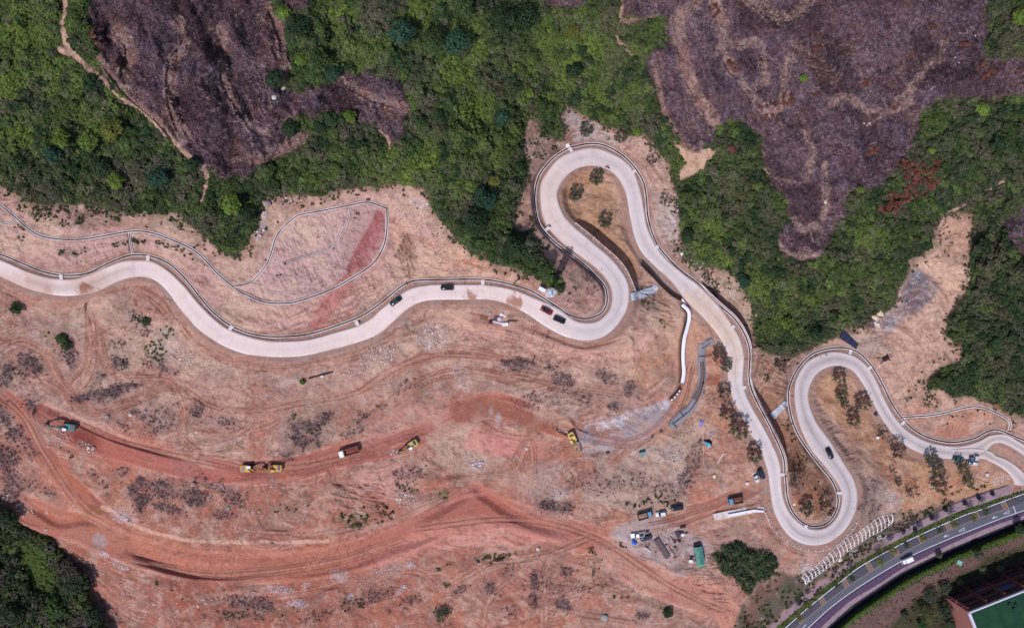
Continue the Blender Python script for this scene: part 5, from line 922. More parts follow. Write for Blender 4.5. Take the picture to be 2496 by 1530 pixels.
# street trees
ST_ = [(2147, 1371, 12, LMG, 'yellow green street tree in the lane left of the white truck'), (2178, 1342, 11, OLV, 'street tree over the striped planter above the white truck'), (2211, 1327, 9, MDG, 'faint street tree between planters right above the white truck'), (2251, 1310, 11, OLV, 'street tree on the planter right of the white truck'), (2292, 1290, 12, MDG, 'dark street tree in the middle of the bay row'), (2328, 1275, 13, OLV, 'olive street tree above the lower white triangle'),
      (2374, 1260, 12, OLV, 'street tree at the planter third from the street corner'), (2404, 1244, 13, MDG, 'green street tree second from the street corner'), (2079, 1410, 8, MDG, 'thin street tree left of the yellow green one'), (2041, 1425, 9, MDG, 'street tree on the lower left stretch of bays'), (1975, 1478, 8, OLV, 'second lowest street tree on the lower left'), (1951, 1506, 10, OLV, 'lowest street tree near the bottom edge')]
for i, (x, y, r, c_, l) in enumerate(ST_):
    zb = 1.0; h = 6.2; p = W(x, y, zb+h); o = empty('street_tree', (p[0], p[1], zat(x-22, y-14))); tag(o, l, 'tree', 'street trees along the parking bays'); rr = r*.155
    mb = MB(); mb.tube((0, 0, -.3), (0, 0, h*.85), .11, .07)
    for k in range(5): a = k*1.26+i; mb.tube((0, 0, h*.75), (math.cos(a)*rr*.7, math.sin(a)*rr*.7, h+.2*k), .05, .02, 4)
    mb.build('trunk', m_bark, o); cs = np.array([(math.cos(k*2.4)*rr*.5*(k > 0), math.sin(k*2.4)*rr*.5*(k > 0), h+.3*math.sin(k*3)) for k in range(8)])
    V, c = leaves(cs, np.full(8, rr*.55), np.array(c_)*(0.75+.5*rng.random((8, 1))), 30, .24, .8); tri_obj('crown', [V], [c], None, o)
for i, (x, y) in enumerate([(2420, 1203), (2386, 1212), (2353, 1226), (2306, 1242), (2272, 1262), (2232, 1292)]):  # dark leafy clumps added on the path in place of street tree shadows
    full_tree('shrub', x, y, 7, (.034, .03, .036), ['dark small bush on the paved path nearest the street corner', 'dark small bush on the paved path, second from the street corner', 'dark small bush on the paved path, third from the street corner', 'dark small bush on the paved path, fourth from the street corner', 'dark small bush on the paved path where the pavers fade out', 'dark small bush on the paved path farthest from the street corner'][i], 'bush', 'bushes along the paved path', 180, 1.0, .24)

# ---------------------------------------------------------------- rubble and boulders
def rocks(px, py, size, col):
    n = len(px); base = np.array([(1, 0, 0), (-1, 0, 0), (0, 1, 0), (0, -1, 0), (0, 0, 1), (0, 0, -1), (.6, .6, .55), (-.6, -.6, .5)], float)[:6]
    fc = np.array([(0, 2, 4), (2, 1, 4), (1, 3, 4), (3, 0, 4), (2, 0, 5), (1, 2, 5), (3, 1, 5), (0, 3, 5)])
    v = base[None]*(0.55+.9*rng.random((n, 6, 1)))*size[:, None, None]*np.array([1, .8, .6]); a = rng.random(n)*6.283; ca, sa = np.cos(a)[:, None], np.sin(a)[:, None]
    x = v[..., 0]*ca-v[..., 1]*sa; y = v[..., 0]*sa+v[..., 1]*ca; P_ = Wv(px, py, samp(Z, px, py)+size*.15); V = np.stack([x, y, v[..., 2]], -1)+P_[:, None]
    Fq = fc[None]+6*np.arange(n)[:, None, None]; return V.reshape(-1, 3), Fq.reshape(-1, 3), np.repeat(col, 6, 0)
rx_, ry_, rs_, rc_ = [], [], [], []
for x, y, rx, ry, an, ct, wh, sz in RUB:
    for _ in range(int(ct*1.3)):
        a_ = rng.random()*6.283; q_ = rng.random()**.6; c_, s_ = math.cos(R(an)), math.sin(R(an)); u, v_ = rx*q_*math.cos(a_), ry*q_*math.sin(a_); rx_.append(x+u*c_-v_*s_); ry_.append(y+u*s_+v_*c_)
        rs_.append(sz*(.22+.55*rng.random()**3)); cc = lin((205, 198, 212) if wh >= .9 else (206, 190, 190)) if rng.random() < wh*.8 else lin((190, 160, 150)); rc_.append(cc*(0.65+.55*rng.random()))
soil = np.clip(1-np.maximum.reduce([F, BLF, EASTG, street, between(K_PATH, K_UP)]), 0, 1); Dr, _, _ = pdist(RC, 60); soil = soil*ss(Dr, 26, 34)
a_, b_ = scatter(soil*(1-HMK)*(.14+.6*ss(n5, .5, .65)), 7.5, 1.0)
rx_ = np.concatenate([rx_, a_]); ry_ = np.concatenate([ry_, b_]); rs_ = np.concatenate([rs_, .08+.26*rng.random(len(a_))**4]); rc_ = np.concatenate([np.array(rc_), lin((198, 168, 158))[None]*(0.5+.6*rng.random((len(a_), 1)))])
Vr, Fr, Cr = rocks(rx_, ry_, rs_, rc_); tag(link('rubble', raw_mesh('rubble', Vr, Fr, Cr), m_rock), 'loose rubble and stones strewn over the earthworks', 'rubble', None, 'stuff')
import bmesh
def boulder(px, py, r, rgb, label, group='single boulders on the works'):
    bm = bmesh.new(); bmesh.ops.create_icosphere(bm, subdivisions=3, radius=1); rd_ = random.Random(int(px*7+py)); cuts = [Vector((rd_.gauss(0, 1), rd_.gauss(0, 1), rd_.gauss(0, .6))).normalized() for _ in range(9)]
    sx, sy, sz = r*rd_.uniform(.85, 1.15), r*rd_.uniform(.75, 1.0), r*rd_.uniform(.6, .8)
    for v in bm.verts:
        for c_ in cuts:
            d = v.co.dot(c_); v.co -= c_*max(0, d-.78)
        v.co = Vector((v.co.x*sx, v.co.y*sy, v.co.z*sz))
    me = bpy.data.meshes.new('boulder'); bm.to_mesh(me); bm.free(); o = link('boulder', me, M('boulder_%d_%d_%d' % rgb, rgb, .9, .18, 1.5, bump=.08)); z0 = zat(px, py); o.location = W(px, py, z0+r*.3); o.rotation_euler = (0, 0, rd_.random()*6); tag(o, label, 'boulder', group)
for b_ in [(260, 1015, 1.1, (140, 136, 146), 'grey boulder above the slope left of the two tracks crossing'), (318, 1010, 1.0, (196, 172, 168), 'pale flat boulder in the dark brush oval'), (354, 1002, .7, (150, 140, 148), 'smaller grey boulder right of the pale flat one'), (478, 1053, .55, (214, 196, 176), 'cream round stone below the track fork'), (377, 1470, 1.15, (186, 148, 140), 'large round boulder near the bottom left tracks'),
           (483, 1476, .8, (190, 156, 148), 'second round boulder right of the large bottom left one'), (470, 1180, 1.0, (176, 140, 130), 'brown boulder between brush and red haul road'), (556, 1236, 1.0, (128, 132, 128), 'greenish grey boulder in the dark brush'), (633, 1246, .8, (176, 150, 140), 'boulder right of the greenish grey one'), (1473, 1504, 1.5, (150, 150, 150), 'large grey oval boulder at the bottom edge'),
           (1311, 1337, .9, (190, 176, 170), 'pale boulder beside the lower haul road'), (116, 1246, 1.1, (190, 150, 138), 'pinkish boulder near the upper left of the lower haul road'), (118, 1087, .8, (186, 150, 136), 'boulder left of the rock pile by the teal excavator'), (228, 1092, .9, (190, 152, 140), 'right end boulder of the rock row under the teal excavator'), (1284, 1093, .7, (196, 176, 170), 'small light boulder left of the yellow excavator on the right'),
           (2132, 772, 1.5, (214, 190, 160), 'cream boulder topmost of the stone column by the grey gravel'), (2145, 764, 1.3, (206, 180, 150), 'tan boulder beside the grey gravel fan'), (2140, 790, 1.0, (216, 196, 176), 'cream boulder lowest of the stone column by the grey gravel'), (2010, 505 - 13, .9, (200, 195, 195), 'white stone in forest right of the burnt lobe'), (2310, 497, 1.0, (215, 212, 205), 'white stone pair in the forest above the sand slide'),
           (1842, 676 + 90, .8, (196, 180, 164), 'pale stone on the sandy bite beside the central forest'), (690, 217, 1.0, (198, 188, 180), 'white boulder in the left burnt ridge, upper'), (668, 238, .9, (200, 192, 186), 'white boulder in the left burnt ridge, lower'), (650, 495, 1.7, (150, 130, 130), 'large grey brown boulder at the forest tongue right side'), (640, 525, 1.1, (206, 176, 166), 'pinkish boulder below the large grey brown one'),
           (1663, 619, .9, (212, 205, 205), 'white stone on the bank right of the road'), (2047, 1363, 1.1, (205, 190, 178), 'round stone under the white lattice slope'), (1936, 1228, .7, (220, 200, 170), 'yellowish stone on the bottom hairpin island'), (1741, 1160, .9, (214, 196, 180), 'cream stone standing left of two parked cars')]: boulder(*b_)
# ---------------------------------------------------------------- vehicles
m_glass = M('dark_glass', (22, 26, 34), .12, 0, spec=.6); m_tyre = M('rubber', (26, 25, 27), .8, .1, 8); m_rim = M('wheel_rim', (140, 140, 145), .4, 0, metal=.6)
m_lamp = M('lamp_glass', (225, 225, 225), .2, 0, spec=.6); m_tail = M('tail_lamp', (120, 20, 22), .3, 0, spec=.5); m_dk = M('dark_steel', (46, 44, 48), .6, .15, 4); m_white = M('white_paint', (228, 228, 230), .4, .05, 2)
def heading(px, py, a):      # a: heading in the plan, degrees, 0 = towards the right, positive = clockwise as seen
    z = zat(px, py); L = 12; c, s = math.cos(R(a)), math.sin(R(a)); zf, zb_ = zat(px+c*L, py+s*L), zat(px-c*L, py-s*L); zl, zr_ = zat(px+s*L*.6, py-c*L*.6), zat(px-s*L*.6, py+c*L*.6)
    pit = math.atan2(zf-zb_, 2*L*.157); rol = math.atan2(zl-zr_, 1.2*L*.157); lim = lambda v: max(-.14, min(.14, v))
    return z, (Matrix.Rotation(-R(a), 4, 'Z')@Matrix.Rotation(-lim(pit), 4, 'Y')@Matrix.Rotation(lim(rol), 4, 'X')).to_euler()
def put(name, px, py, a, lift=0.0):
    z, e = heading(px, py, a); return empty(name, W(px, py, z+lift), rot=e)
def wheels(o, xs, y, r, wd=.24, dual=False):
    for x in xs:
        for s in (-1, 1):
            mb = MB(); mb.tube((x, s*y-wd/2, r), (x, s*y+wd/2, r), r, r, 14); wv = mb.build('wheel', m_tyre, o)
            mb = MB(); mb.tube((x, s*(y+wd/2), r), (x, s*(y+wd/2+.015), r), r*.58, r*.55, 10); mb.build('rim', m_rim, wv)
def car(px, py, a, rgb, label, L=4.6, Wd=1.85, Hh=1.48, kind='sedan', lift=.27, cat='car', group='cars', roof=None):
    o = put('car', px, py, a, lift); tag(o, label, cat, group); pm = M('car_paint_%d_%d_%d' % rgb, rgb, .28, .03, 1, spec=.5); hl = L/2; hw = Wd/2
    st = [(-hl, .40, .62, .80), (-hl+.12, .26, .86, .93), (-hl*.72, .24, .93 if kind == 'sedan' else 1.0, 1.0), (-hl*.2, .23, .95, 1.0), (hl*.34, .23, .93, 1.0), (hl*.72, .24, .84, .98), (hl-.14, .28, .72, .90), (hl, .42, .60, .74)]
    rings = []
    for x, zb, zt, wf in st:
        w_ = hw*wf; rings.append([(x, -w_*.92, zb), (x, -w_, zb+.16), (x, -w_, zt-.18), (x, -w_*.88, zt), (x, w_*.88, zt), (x, w_, zt-.18), (x, w_, zb+.16), (x, w_*.92, zb)])
    mb = MB(); mb.loft(rings); mb.build('body', pm, o, True)
    g0, g1, r0, r1 = {'sedan': (-hl*.70, hl*.42, -hl*.38, hl*.10), 'suv': (-hl*.93, hl*.42, -hl*.80, hl*.12), 'hatch': (-hl*.9, hl*.45, -hl*.66, hl*.14)}[kind]
    zb = .90; b = hw*.88; t = hw*.72
    mb = MB(); mb.loft([[(g0, -b, zb), (g1, -b, zb), (g1, b, zb), (g0, b, zb)], [(r0, -t, Hh-.05), (r1, -t, Hh-.05), (r1, t, Hh-.05), (r0, t, Hh-.05)]]); mb.build('window', m_glass, o)
    mb = MB(); mb.box(((r0+r1)/2, 0, Hh-.02), (r1-r0+.06, 2*t+.04, .07), bev=.12); mb.build('roof', pm if roof is None else M('roof_%d_%d_%d' % roof, roof, .2, 0, spec=.6), o)
    wheels(o, (-hl*.62, hl*.62), hw-.12, .33)
    for s in (-1, 1):
        mb = MB(); mb.box((hl-.12, s*hw*.62, .66), (.22, .36, .12), bev=.04); mb.build('headlight', m_lamp, o)
        mb = MB(); mb.box((-hl+.08, s*hw*.66, .74), (.14, .32, .12), bev=.04); mb.build('tail_light', m_tail, o)
        mb = MB(); mb.box((hl*.30, s*(hw+.08), .98), (.14, .2, .14), bev=.03); mb.build('mirror', pm, o)
    return o
DG, BK, NV = (26, 48, 52), (20, 24, 34), (28, 38, 62)
car(965, 734, 145, DG, 'dark green sedan on the white road, left of the two cars before the cut slope')
car(1090, 701, 180, BK, 'black car driving near the drain on the straight white road', kind='suv')
car(1332, 757, 28, (130, 22, 44), 'red car on the white road above the hairpin bend', kind='sedan', roof=(70, 20, 34))
car(1363, 779, 22, BK, 'black blue car just ahead of the red car', kind='suv')
car(2021, 1104, 66, (30, 34, 42), 'black car driving down between the right hand hairpins', kind='sedan')
car(1841, 1161, 62, (190, 188, 196), 'silver sedan parked beside a dark car on bare soil by the road', lift=.02)
car(1854, 1153, 62, NV, 'dark navy car parked between the silver sedan and the road', lift=.02, kind='suv')
car(1649, 1236, 172, (28, 34, 58), 'navy van parked alone, rightmost in the upper row of the yard', kind='suv', L=5.0, Wd=1.95, Hh=1.9, lift=.02)
car(1574, 1308, 158, (30, 38, 60), 'navy car with a pale bonnet parked right of the white pickup', kind='suv', L=4.8, lift=.02)
car(1611, 1251, 172, (206, 208, 214), 'silver white van parked between the tipper and the navy van', kind='hatch', L=4.5, Hh=1.8, lift=.02, roof=(214, 216, 220))
car(2334, 1117, 8, (46, 116, 126), 'teal car hidden under the bare tree at the road edge', lift=.1, L=4.4)
car(2365, 1120, 95, (86, 104, 128), 'grey blue car parked square to the road near the lamp shadow', lift=.02, L=3.8, kind='hatch')
car(2376, 1119, 95, (186, 184, 194), 'pale grey car beside the grey blue car at the road edge', lift=.02, L=4.6, kind='hatch')
def lorry(px, py, a, cab, bed_c, load_c, label, L=6.2, Wd=2.3, Hc=2.5, Hb=2.2, cabL=1.7, name='dump_truck', cat='truck', box=False, lift=.02, bed2=None):
    o = put(name, px, py, a, lift); tag(o, label, cat, 'trucks'); hw = Wd/2; cm = M('cab_%d_%d_%d' % cab, cab, .4, .06, 1.5); bm_ = M('bed_%d_%d_%d' % bed_c, bed_c, .6, .15, 2)
    x1 = L/2; x0 = x1-cabL
    mb = MB(); mb.box((0, 0, .75), (L*.98, Wd*.4, .3)); mb.build('chassis', m_dk, o)
    mb = MB(); mb.loft([[(x0, -hw*.95, .6), (x1, -hw*.95, .6), (x1, hw*.95, .6), (x0, hw*.95, .6)], [(x0, -hw*.97, Hc*.62), (x1, -hw*.97, Hc*.62), (x1, hw*.97, Hc*.62), (x0, hw*.97, Hc*.62)], [(x0, -hw*.9, Hc-.08), (x1-.28, -hw*.9, Hc-.08), (x1-.28, hw*.9, Hc-.08), (x0, hw*.9, Hc-.08)], [(x0+.08, -hw*.84, Hc), (x1-.36, -hw*.84, Hc), (x1-.36, hw*.84, Hc), (x0+.08, hw*.84, Hc)]]); c_ = mb.build('cab', cm, o)
    mb = MB(); mb.box((x1-.13, 0, Hc*.78), (.06, hw*1.6, Hc*.28), ry=-.26); mb.build('windscreen', m_glass, c_)
    for s in (-1, 1):
        mb = MB(); mb.box((x1+.01, s*hw*.7, .85), (.08, .3, .18)); mb.build('headlight', m_lamp, o); mb = MB(); mb.box((x1-.1, s*(hw+.14), Hc*.75), (.1, .22, .4)); mb.build('mirror', m_dk, o)
    b0, b1 = -L/2, x0-.2
    if box: mb = MB(); mb.box(((b0+b1)/2, 0, (Hb+1)/2+.15), (b1-b0, Wd, Hb-.7), bev=.05); mb.build('cargo_box', bm_, o)
    else:
        zf = 1.05; mb = MB(); mb.box(((b0+b1)/2, 0, zf), (b1-b0, Wd, .12)); t_ = .1
        for s in (-1, 1): mb.box(((b0+b1)/2, s*(hw-t_/2), zf+.06+(Hb-zf)/2), (b1-b0, t_, Hb-zf))
        for xx, hh in ((b0+t_/2, 0), (b1-t_/2, .25)): mb.box((xx, 0, zf+.063+(Hb+hh-zf)/2), (t_, Wd-2*t_-.01, Hb-zf+hh))
        if Hc-Hb < .6: mb.box((b1+.18, 0, Hb+.3), (.34, Wd*.96, .08))
        bd = mb.build('bed', bm_, o)
        nx_, ny_ = 10, 6; V = []; F_ = []; lx0, lx1 = b0+t_+.02, b1-t_-.02
        for i in range(nx_+1):
            for j in range(ny_+1): u, v_ = i/nx_, j/ny_; V.append((lx0+(lx1-lx0)*u, (-hw+t_+.02)+(Wd-2*t_-.04)*v_, zf+(Hb-zf)*(.35+.35*math.sin(u*math.pi)*math.sin(v_*math.pi))+.08*rng.random()))
        for i in range(nx_):
            for j in range(ny_): q = i*(ny_+1)+j; F_.append((q, q+ny_+1, q+ny_+2, q+1))
        mb = MB(); mb.add(V, F_); mb.build('soil_load', M('load_%d_%d_%d' % load_c, load_c, .95, .2, 3), bd)
    wheels(o, (x1-.85, -L*.18, -L*.36) if L > 6.5 else (x1-.8, -L*.28), hw-.2, .48, .3)
    return o
lorry(852, 1098, 163, (232, 232, 236), (130, 100, 98), (128, 66, 58), 'white cabbed tipper with an empty earth stained bed on the red haul road', L=7.6, Wd=2.5, Hc=2.9, Hb=2.6, cabL=2.0)
lorry(1571, 1253, -17, (84, 140, 176), (56, 40, 40), (150, 118, 108), 'small tipper with a blue cab, leftmost in the upper row of the yard', L=5.6)
lorry(1790, 1217, 168, (92, 144, 178), (92, 66, 62), (112, 76, 66), 'small blue cabbed tipper above the concrete footing', L=5.4)
lorry(2207, 1362, 155, (232, 232, 236), (232, 232, 236), (120, 100, 90), 'white box truck driving on the street beside the purple lane', L=4.4, Wd=1.75, Hc=2.0, Hb=2.1, cabL=1.3, name='box_truck', box=True, lift=.1)
# pickup
pk = put('pickup_truck', 1553, 1301, 172, .02); tag(pk, 'white pickup with an open bed beside the blue tarpaulin', 'pickup', 'trucks')
mb = MB(); mb.box((0, 0, .55), (5.2, 1.85, .5), bev=.15); mb.box((1.75, 0, .93), (1.5, 1.75, .22), bev=.12); mb.build('body', m_white, pk)
mb = MB(); mb.loft([[(-.7, -.85, .8), (1.3, -.85, .8), (1.3, .85, .8), (-.7, .85, .8)], [(-.5, -.7, 1.62), (.65, -.7, 1.62), (.65, .7, 1.62), (-.5, .7, 1.62)]]); mb.build('window', m_glass, pk)
mb = MB(); mb.box((.08, 0, 1.66), (1.2, 1.44, .07), bev=.1); mb.build('roof', m_white, pk)
mb = MB()
for s in (-1, 1): mb.box((-1.68, s*.86, .99), (1.84, .12, .4))
mb.box((-2.54, 0, .99), (.1, 1.58, .4)); mb.build('bed_side', m_white, pk); mb = MB(); mb.box((-1.66, 0, .82), (1.66, 1.58, .06)); mb.build('bed_floor', m_dk, pk)
wheels(pk, (-1.6, 1.6), .82, .38)
def excavator(px, py, a, rgb, cover, label, boom_a=0.0, reach=1.0, slew=0.0, cab_side=1, cabw=True, tip_breaker=False):
    """a: heading of the boom"""
    o = put('excavator', px, py, a, .02); tag(o, label, 'excavator', 'excavators'); pm = M('plant_%d_%d_%d' % rgb, rgb, .45, .12, 2, dirt=(120, 84, 66), dsc=.6)
    for s in (-1, 1):
        mb = MB(); prof = [(-1.9, .1), (1.9, .1), (2.15, .45), (1.9, .82), (-1.9, .82), (-2.15, .45)]; mb.prism(prof, s*1.15-.28, s*1.15+.28)
        for i in range(15): mb.box((-1.8+i*.257, s*1.15, .86), (.14, .6, .06))
        tr = mb.build('track', m_tyre, o)
    mb = MB(); mb.box((0, 0, .6), (2.4, 1.7, .5)); mb.tube((0, 0, .8), (0, 0, 1.1), .75, .75, 16); mb.build('undercarriage', m_dk, o)
    mb = MB(); mb.box((-1.0, 0, 1.55), (3.1, 2.55, .9), bev=.35); mb.box((-.1, -cab_side*.95, 1.5), (2.1, .6, .7), bev=.1); mb.build('house', pm, o)
    mb = MB(); mb.box((-2.35, 0, 1.5), (.75, 2.5, 1.1), bev=.3); mb.build('counterweight', pm, o)
    mb = MB(); mb.box((-1.55, -.15*cab_side, 2.05), (.95, 1.7, .14), bev=.06)
    for i in range(5): mb.box((-1.55, -.15*cab_side-.7+i*.35, 2.14), (.8, .05, .04))
    mb.build('engine_cover', M('cover_%d_%d_%d' % cover, cover, .6, .1, 4), o)
    mb = MB(); mb.loft([[(-.1, cab_side*.35, 1.1), (1.5, cab_side*.35, 1.1), (1.5, cab_side*1.25, 1.1), (-.1, cab_side*1.25, 1.1)], [(-.05, cab_side*.40, 2.75), (1.25, cab_side*.40, 2.75), (1.25, cab_side*1.2, 2.75), (-.05, cab_side*1.2, 2.75)]]); cb = mb.build('cab', m_glass, o)
    mb = MB(); mb.box((.55, cab_side*.8, 2.83), (1.5, .98, .12), bev=.1); mb.build('cab_roof', M('cab_roof_white', (222, 222, 232), .5, .05, 2) if cabw else pm, o)
    k = reach; pv = (.9, 0, 1.6); el = (3.6*k, 0, 3.9); e2 = (5.2*k, 0, 3.3); tip = (6.9*k, 0, 1.2)
    mb = MB(); w_ = .26
    def beam(p, q, h0, h1, y=0, w_=.26):
        d = Vector((q[0]-p[0], 0, q[2]-p[2])).normalized(); n_ = Vector((-d.z, 0, d.x)); mb.add([(p[0]+n_.x*s*h0, y+t*w_, p[2]+n_.z*s*h0) for s, t in ((1, -1), (1, 1), (-1, 1), (-1, -1))]+[(q[0]+n_.x*s*h1, y+t*w_, q[2]+n_.z*s*h1) for s, t in ((1, -1), (1, 1), (-1, 1), (-1, -1))], [(0, 1, 2, 3), (7, 6, 5, 4), (0, 4, 5, 1), (1, 5, 6, 2), (2, 6, 7, 3), (3, 7, 4, 0)])
    beam(pv, (2.4*k, 0, 3.5), .3, .36); beam((2.4*k, 0, 3.5), el, .36, .3); beam(el, e2, .3, .18); mb.build('boom', pm, o)
    mb = MB(); beam((4.6*k, 0, 3.95), tip, .30, .14, w_=.2); mb.build('stick', pm, o)
    mb = MB()
    for s in (-1, 1): mb.tube((1.3, s*.42, 1.5), (2.3*k, s*.42, 3.2), .09, .07, 8)
    mb.tube((3.0*k, 0, 4.25), (4.5*k, 0, 4.3), .09, .07, 8); mb.build('hydraulic_ram', m_dk, o)
    if tip_breaker: mb = MB(); mb.box((tip[0], 0, .9), (.5, .45, .9)); mb.tube((tip[0], 0, .6), (tip[0]+.4, 0, -.3), .1, .05, 8); mb.build('breaker', m_dk, o)
    else:
        mb = MB(); prof = [(-.35, .35), (.25, .45), (.55, .05), (.35, -.5), (-.1, -.75), (-.55, -.6), (-.65, -.2)]; mb.prism([(tip[0]+x, tip[2]+z-.1) for x, z in prof], -.55, .55)
        for i in range(5): mb.box((tip[0]-.62, -.45+i*.225, tip[2]-.75), (.25, .08, .08))
        mb.build('bucket', m_dk, o)
    return o
YE = (196, 150, 62)
excavator(170, 1039, 188, (52, 126, 122), (130, 92, 112), 'teal excavator digging at the left end of the haul road', reach=1.15, cab_side=1)
excavator(607, 1139, 2, YE, (128, 134, 156), 'yellow excavator, left of the two facing each other', reach=.92, cab_side=1)
excavator(673, 1138, 181, YE, (84, 92, 132), 'yellow excavator, right of the two facing each other', reach=.62, cab_side=1, cabw=False)
excavator(1004, 1083, 148, (188, 164, 96), (60, 54, 56), 'pale yellow excavator beside the rubble right of the white tipper', reach=.78, cab_side=-1 and 1)
excavator(1396, 1066, 66, (206, 172, 84), (84, 60, 58), 'yellow excavator with a rock breaker next to the grey gravel', reach=1.0, cab_side=-1, cabw=False, tip_breaker=True)

# ---------------------------------------------------------------- people (one skinned body each)
def person(px, py, a, shirt, trousers, label, pose='stand', lift=0.0, parent_loc=None):
    me = bpy.data.meshes.new('person'); bm = bmesh.new(); lay_ = bm.verts.layers.skin.verify()
    J = {'pel': (0, 0, .95, .15), 'che': (.02, 0, 1.30, .17), 'nek': (.02, 0, 1.50, .065), 'hd': (.04, 0, 1.64, .105), 'hd2': (.04, 0, 1.76, .08)}
    for s, n_ in ((1, 'l'), (-1, 'r')):
        J['sh'+n_] = (.01, .2*s, 1.43, .065); J['el'+n_] = (.05 if pose == 'stand' else .25, .27*s, 1.15, .05); J['wr'+n_] = (.16 if pose == 'stand' else .48, .24*s, .95 if pose == 'stand' else 1.0, .035); J['ha'+n_] = (.2 if pose == 'stand' else .56, .23*s, .88 if pose == 'stand' else .98, .045)
        if pose == 'ride': J['hp'+n_] = (.02, .12*s, .88, .10); J['kn'+n_] = (.42, .2*s, .72, .075); J['an'+n_] = (.2, .2*s, .32, .05); J['to'+n_] = (.38, .2*s, .27, .045)
        else: st_ = .12*s; J['hp'+n_] = (0, .1*s, .88, .105); J['kn'+n_] = (st_*.6+.03, .11*s, .49, .075); J['an'+n_] = (st_, .11*s, .09, .05); J['to'+n_] = (st_+.17, .12*s, .04, .045)
    if pose == 'bend':
        for k in ('che', 'nek', 'hd', 'hd2'): x, y, z, r = J[k]; J[k] = (x+(z-.95)*.8, y, .95+(z-.95)*.62, r)
        for k in ('shl', 'shr'): x, y, z, r = J[k]; J[k] = (x+.38, y, 1.26, r)
        for k in ('ell', 'elr'): x, y, z, r = J[k]; J[k] = (.52, y, .98, r)
        for k in ('wrl', 'wrr'): x, y, z, r = J[k]; J[k] = (.62, y, .74, r)
        for k in ('hal', 'har'): x, y, z, r = J[k]; J[k] = (.66, y, .66, r)
    vs = {}
    for k, (x, y, z, r) in J.items():
        v = bm.verts.new((x, y, z)); v[lay_].radius = (r, r); vs[k] = v
    vs['pel'][lay_].use_root = True
    for e in [('pel', 'che'), ('che', 'nek'), ('nek', 'hd'), ('hd', 'hd2')]+[(a_+n_, b_+n_) for n_ in 'lr' for a_, b_ in (('sh', 'el'), ('el', 'wr'), ('wr', 'ha'), ('hp', 'kn'), ('kn', 'an'), ('an', 'to'))]+[('che', 'shl'), ('che', 'shr'), ('pel', 'hpl'), ('pel', 'hpr')]: bm.edges.new((vs[e[0]], vs[e[1]]))
    bm.to_mesh(me); bm.free()
    o = bpy.data.objects.new('person', me); C.objects.link(o); me.materials.append(M('skin', (150, 108, 88), .7, 0)); me.materials.append(M('cloth_%d_%d_%d' % shirt, shirt, .9, .1, 6)); me.materials.append(M('cloth_%d_%d_%d' % trousers, trousers, .9, .1, 6))
    md = o.modifiers.new('skin', 'SKIN'); md.use_smooth_shade = True; sb = o.modifiers.new('sub', 'SUBSURF'); sb.levels = 1; sb.render_levels = 1
    dg = bpy.context.evaluated_depsgraph_get(); ev = o.evaluated_get(dg); m2 = bpy.data.meshes.new_from_object(ev); o.modifiers.clear(); o.data = m2
    for p in m2.polygons:
        c_ = p.center; p.material_index = 0 if (c_.z > (1.5 if pose != 'bend' else 9) or abs(c_.y) > .215 and c_.z < 1.2 and c_.x > .1) else (1 if c_.z > .95 else 2)
    o.location = W(px, py, zat(px, py)+lift); o.rotation_euler = (0, 0, -R(a)); tag(o, label, 'person')
    mb = MB(); x, y, z, r = J['hd2']; mb.loft([[(x+math.cos(t)*rr, math.sin(t)*rr, z+dz) for t in np.linspace(0, 2*math.pi, 12, endpoint=False)] for rr, dz in ((.15, -.03), (.125, .0), (.11, .06), (.05, .1))]); mb.build('helmet', M('helmet_yellow', (214, 180, 70), .5, 0), o); return o
person(1683, 901, 60, (40, 42, 52), (30, 32, 44), 'worker in dark clothes walking between the white wall and the rebar strip')
person(1713, 932, 80, (52, 44, 60), (36, 36, 46), 'worker bending over the rebar mats, upper one', 'bend', .4)
person(1710, 943, 200, (60, 50, 50), (34, 34, 44), 'worker standing on the rebar mats in the middle', 'stand', .4)
person(1715, 955, 100, (44, 40, 56), (36, 34, 40), 'worker at the right edge of the rebar mats', 'bend', .3)
person(1613, 1291, 30, (190, 190, 190), (40, 40, 50), 'worker in a light shirt crossing the yard above the beams')
person(1582, 1327, 200, (40, 44, 60), (40, 38, 44), 'worker beside the blue tarpaulin', 'bend')
person(1298, 815, 20, (50, 46, 50), (40, 36, 40), 'worker under the hairpin bend, upper left of two')
person(1330, 829, 300, (46, 42, 44), (40, 36, 40), 'worker under the hairpin bend, lower right of two')
mo = put('motorcycle', 1480, 409, 205, .27); tag(mo, 'dark motorcycle riding round the top of the middle hairpin', 'motorcycle')
mb = MB(); mb.box((0, 0, .55), (.9, .26, .3), bev=.08); mb.box((.18, 0, .8), (.45, .3, .2), bev=.08); mb.build('body', M('moto_paint', (30, 30, 40), .4, 0), mo); mb = MB(); mb.box((-.3, 0, .8), (.65, .26, .1), bev=.04); mb.build('saddle', m_tyre, mo)
for x in (-.68, .68): mb = MB(); mb.tube((x, -.06, .31), (x, .06, .31), .31, .31, 16); mb.build('wheel', m_tyre, mo)
mb = MB(); mb.tube((.5, -.36, 1.05), (.5, .36, 1.05), .02, .02); mb.tube((.68, 0, .31), (.48, 0, 1.05), .03, .03); mb.build('handlebar', m_dk, mo); mb = MB(); mb.tube((.6, 0, .85), (.68, 0, .85), .09, .08, 10); mb.build('headlight', m_lamp, mo)
person(1480, 409, 205, (34, 34, 46), (28, 28, 36), 'rider in dark clothes on the motorcycle at the hairpin', 'ride', .27)

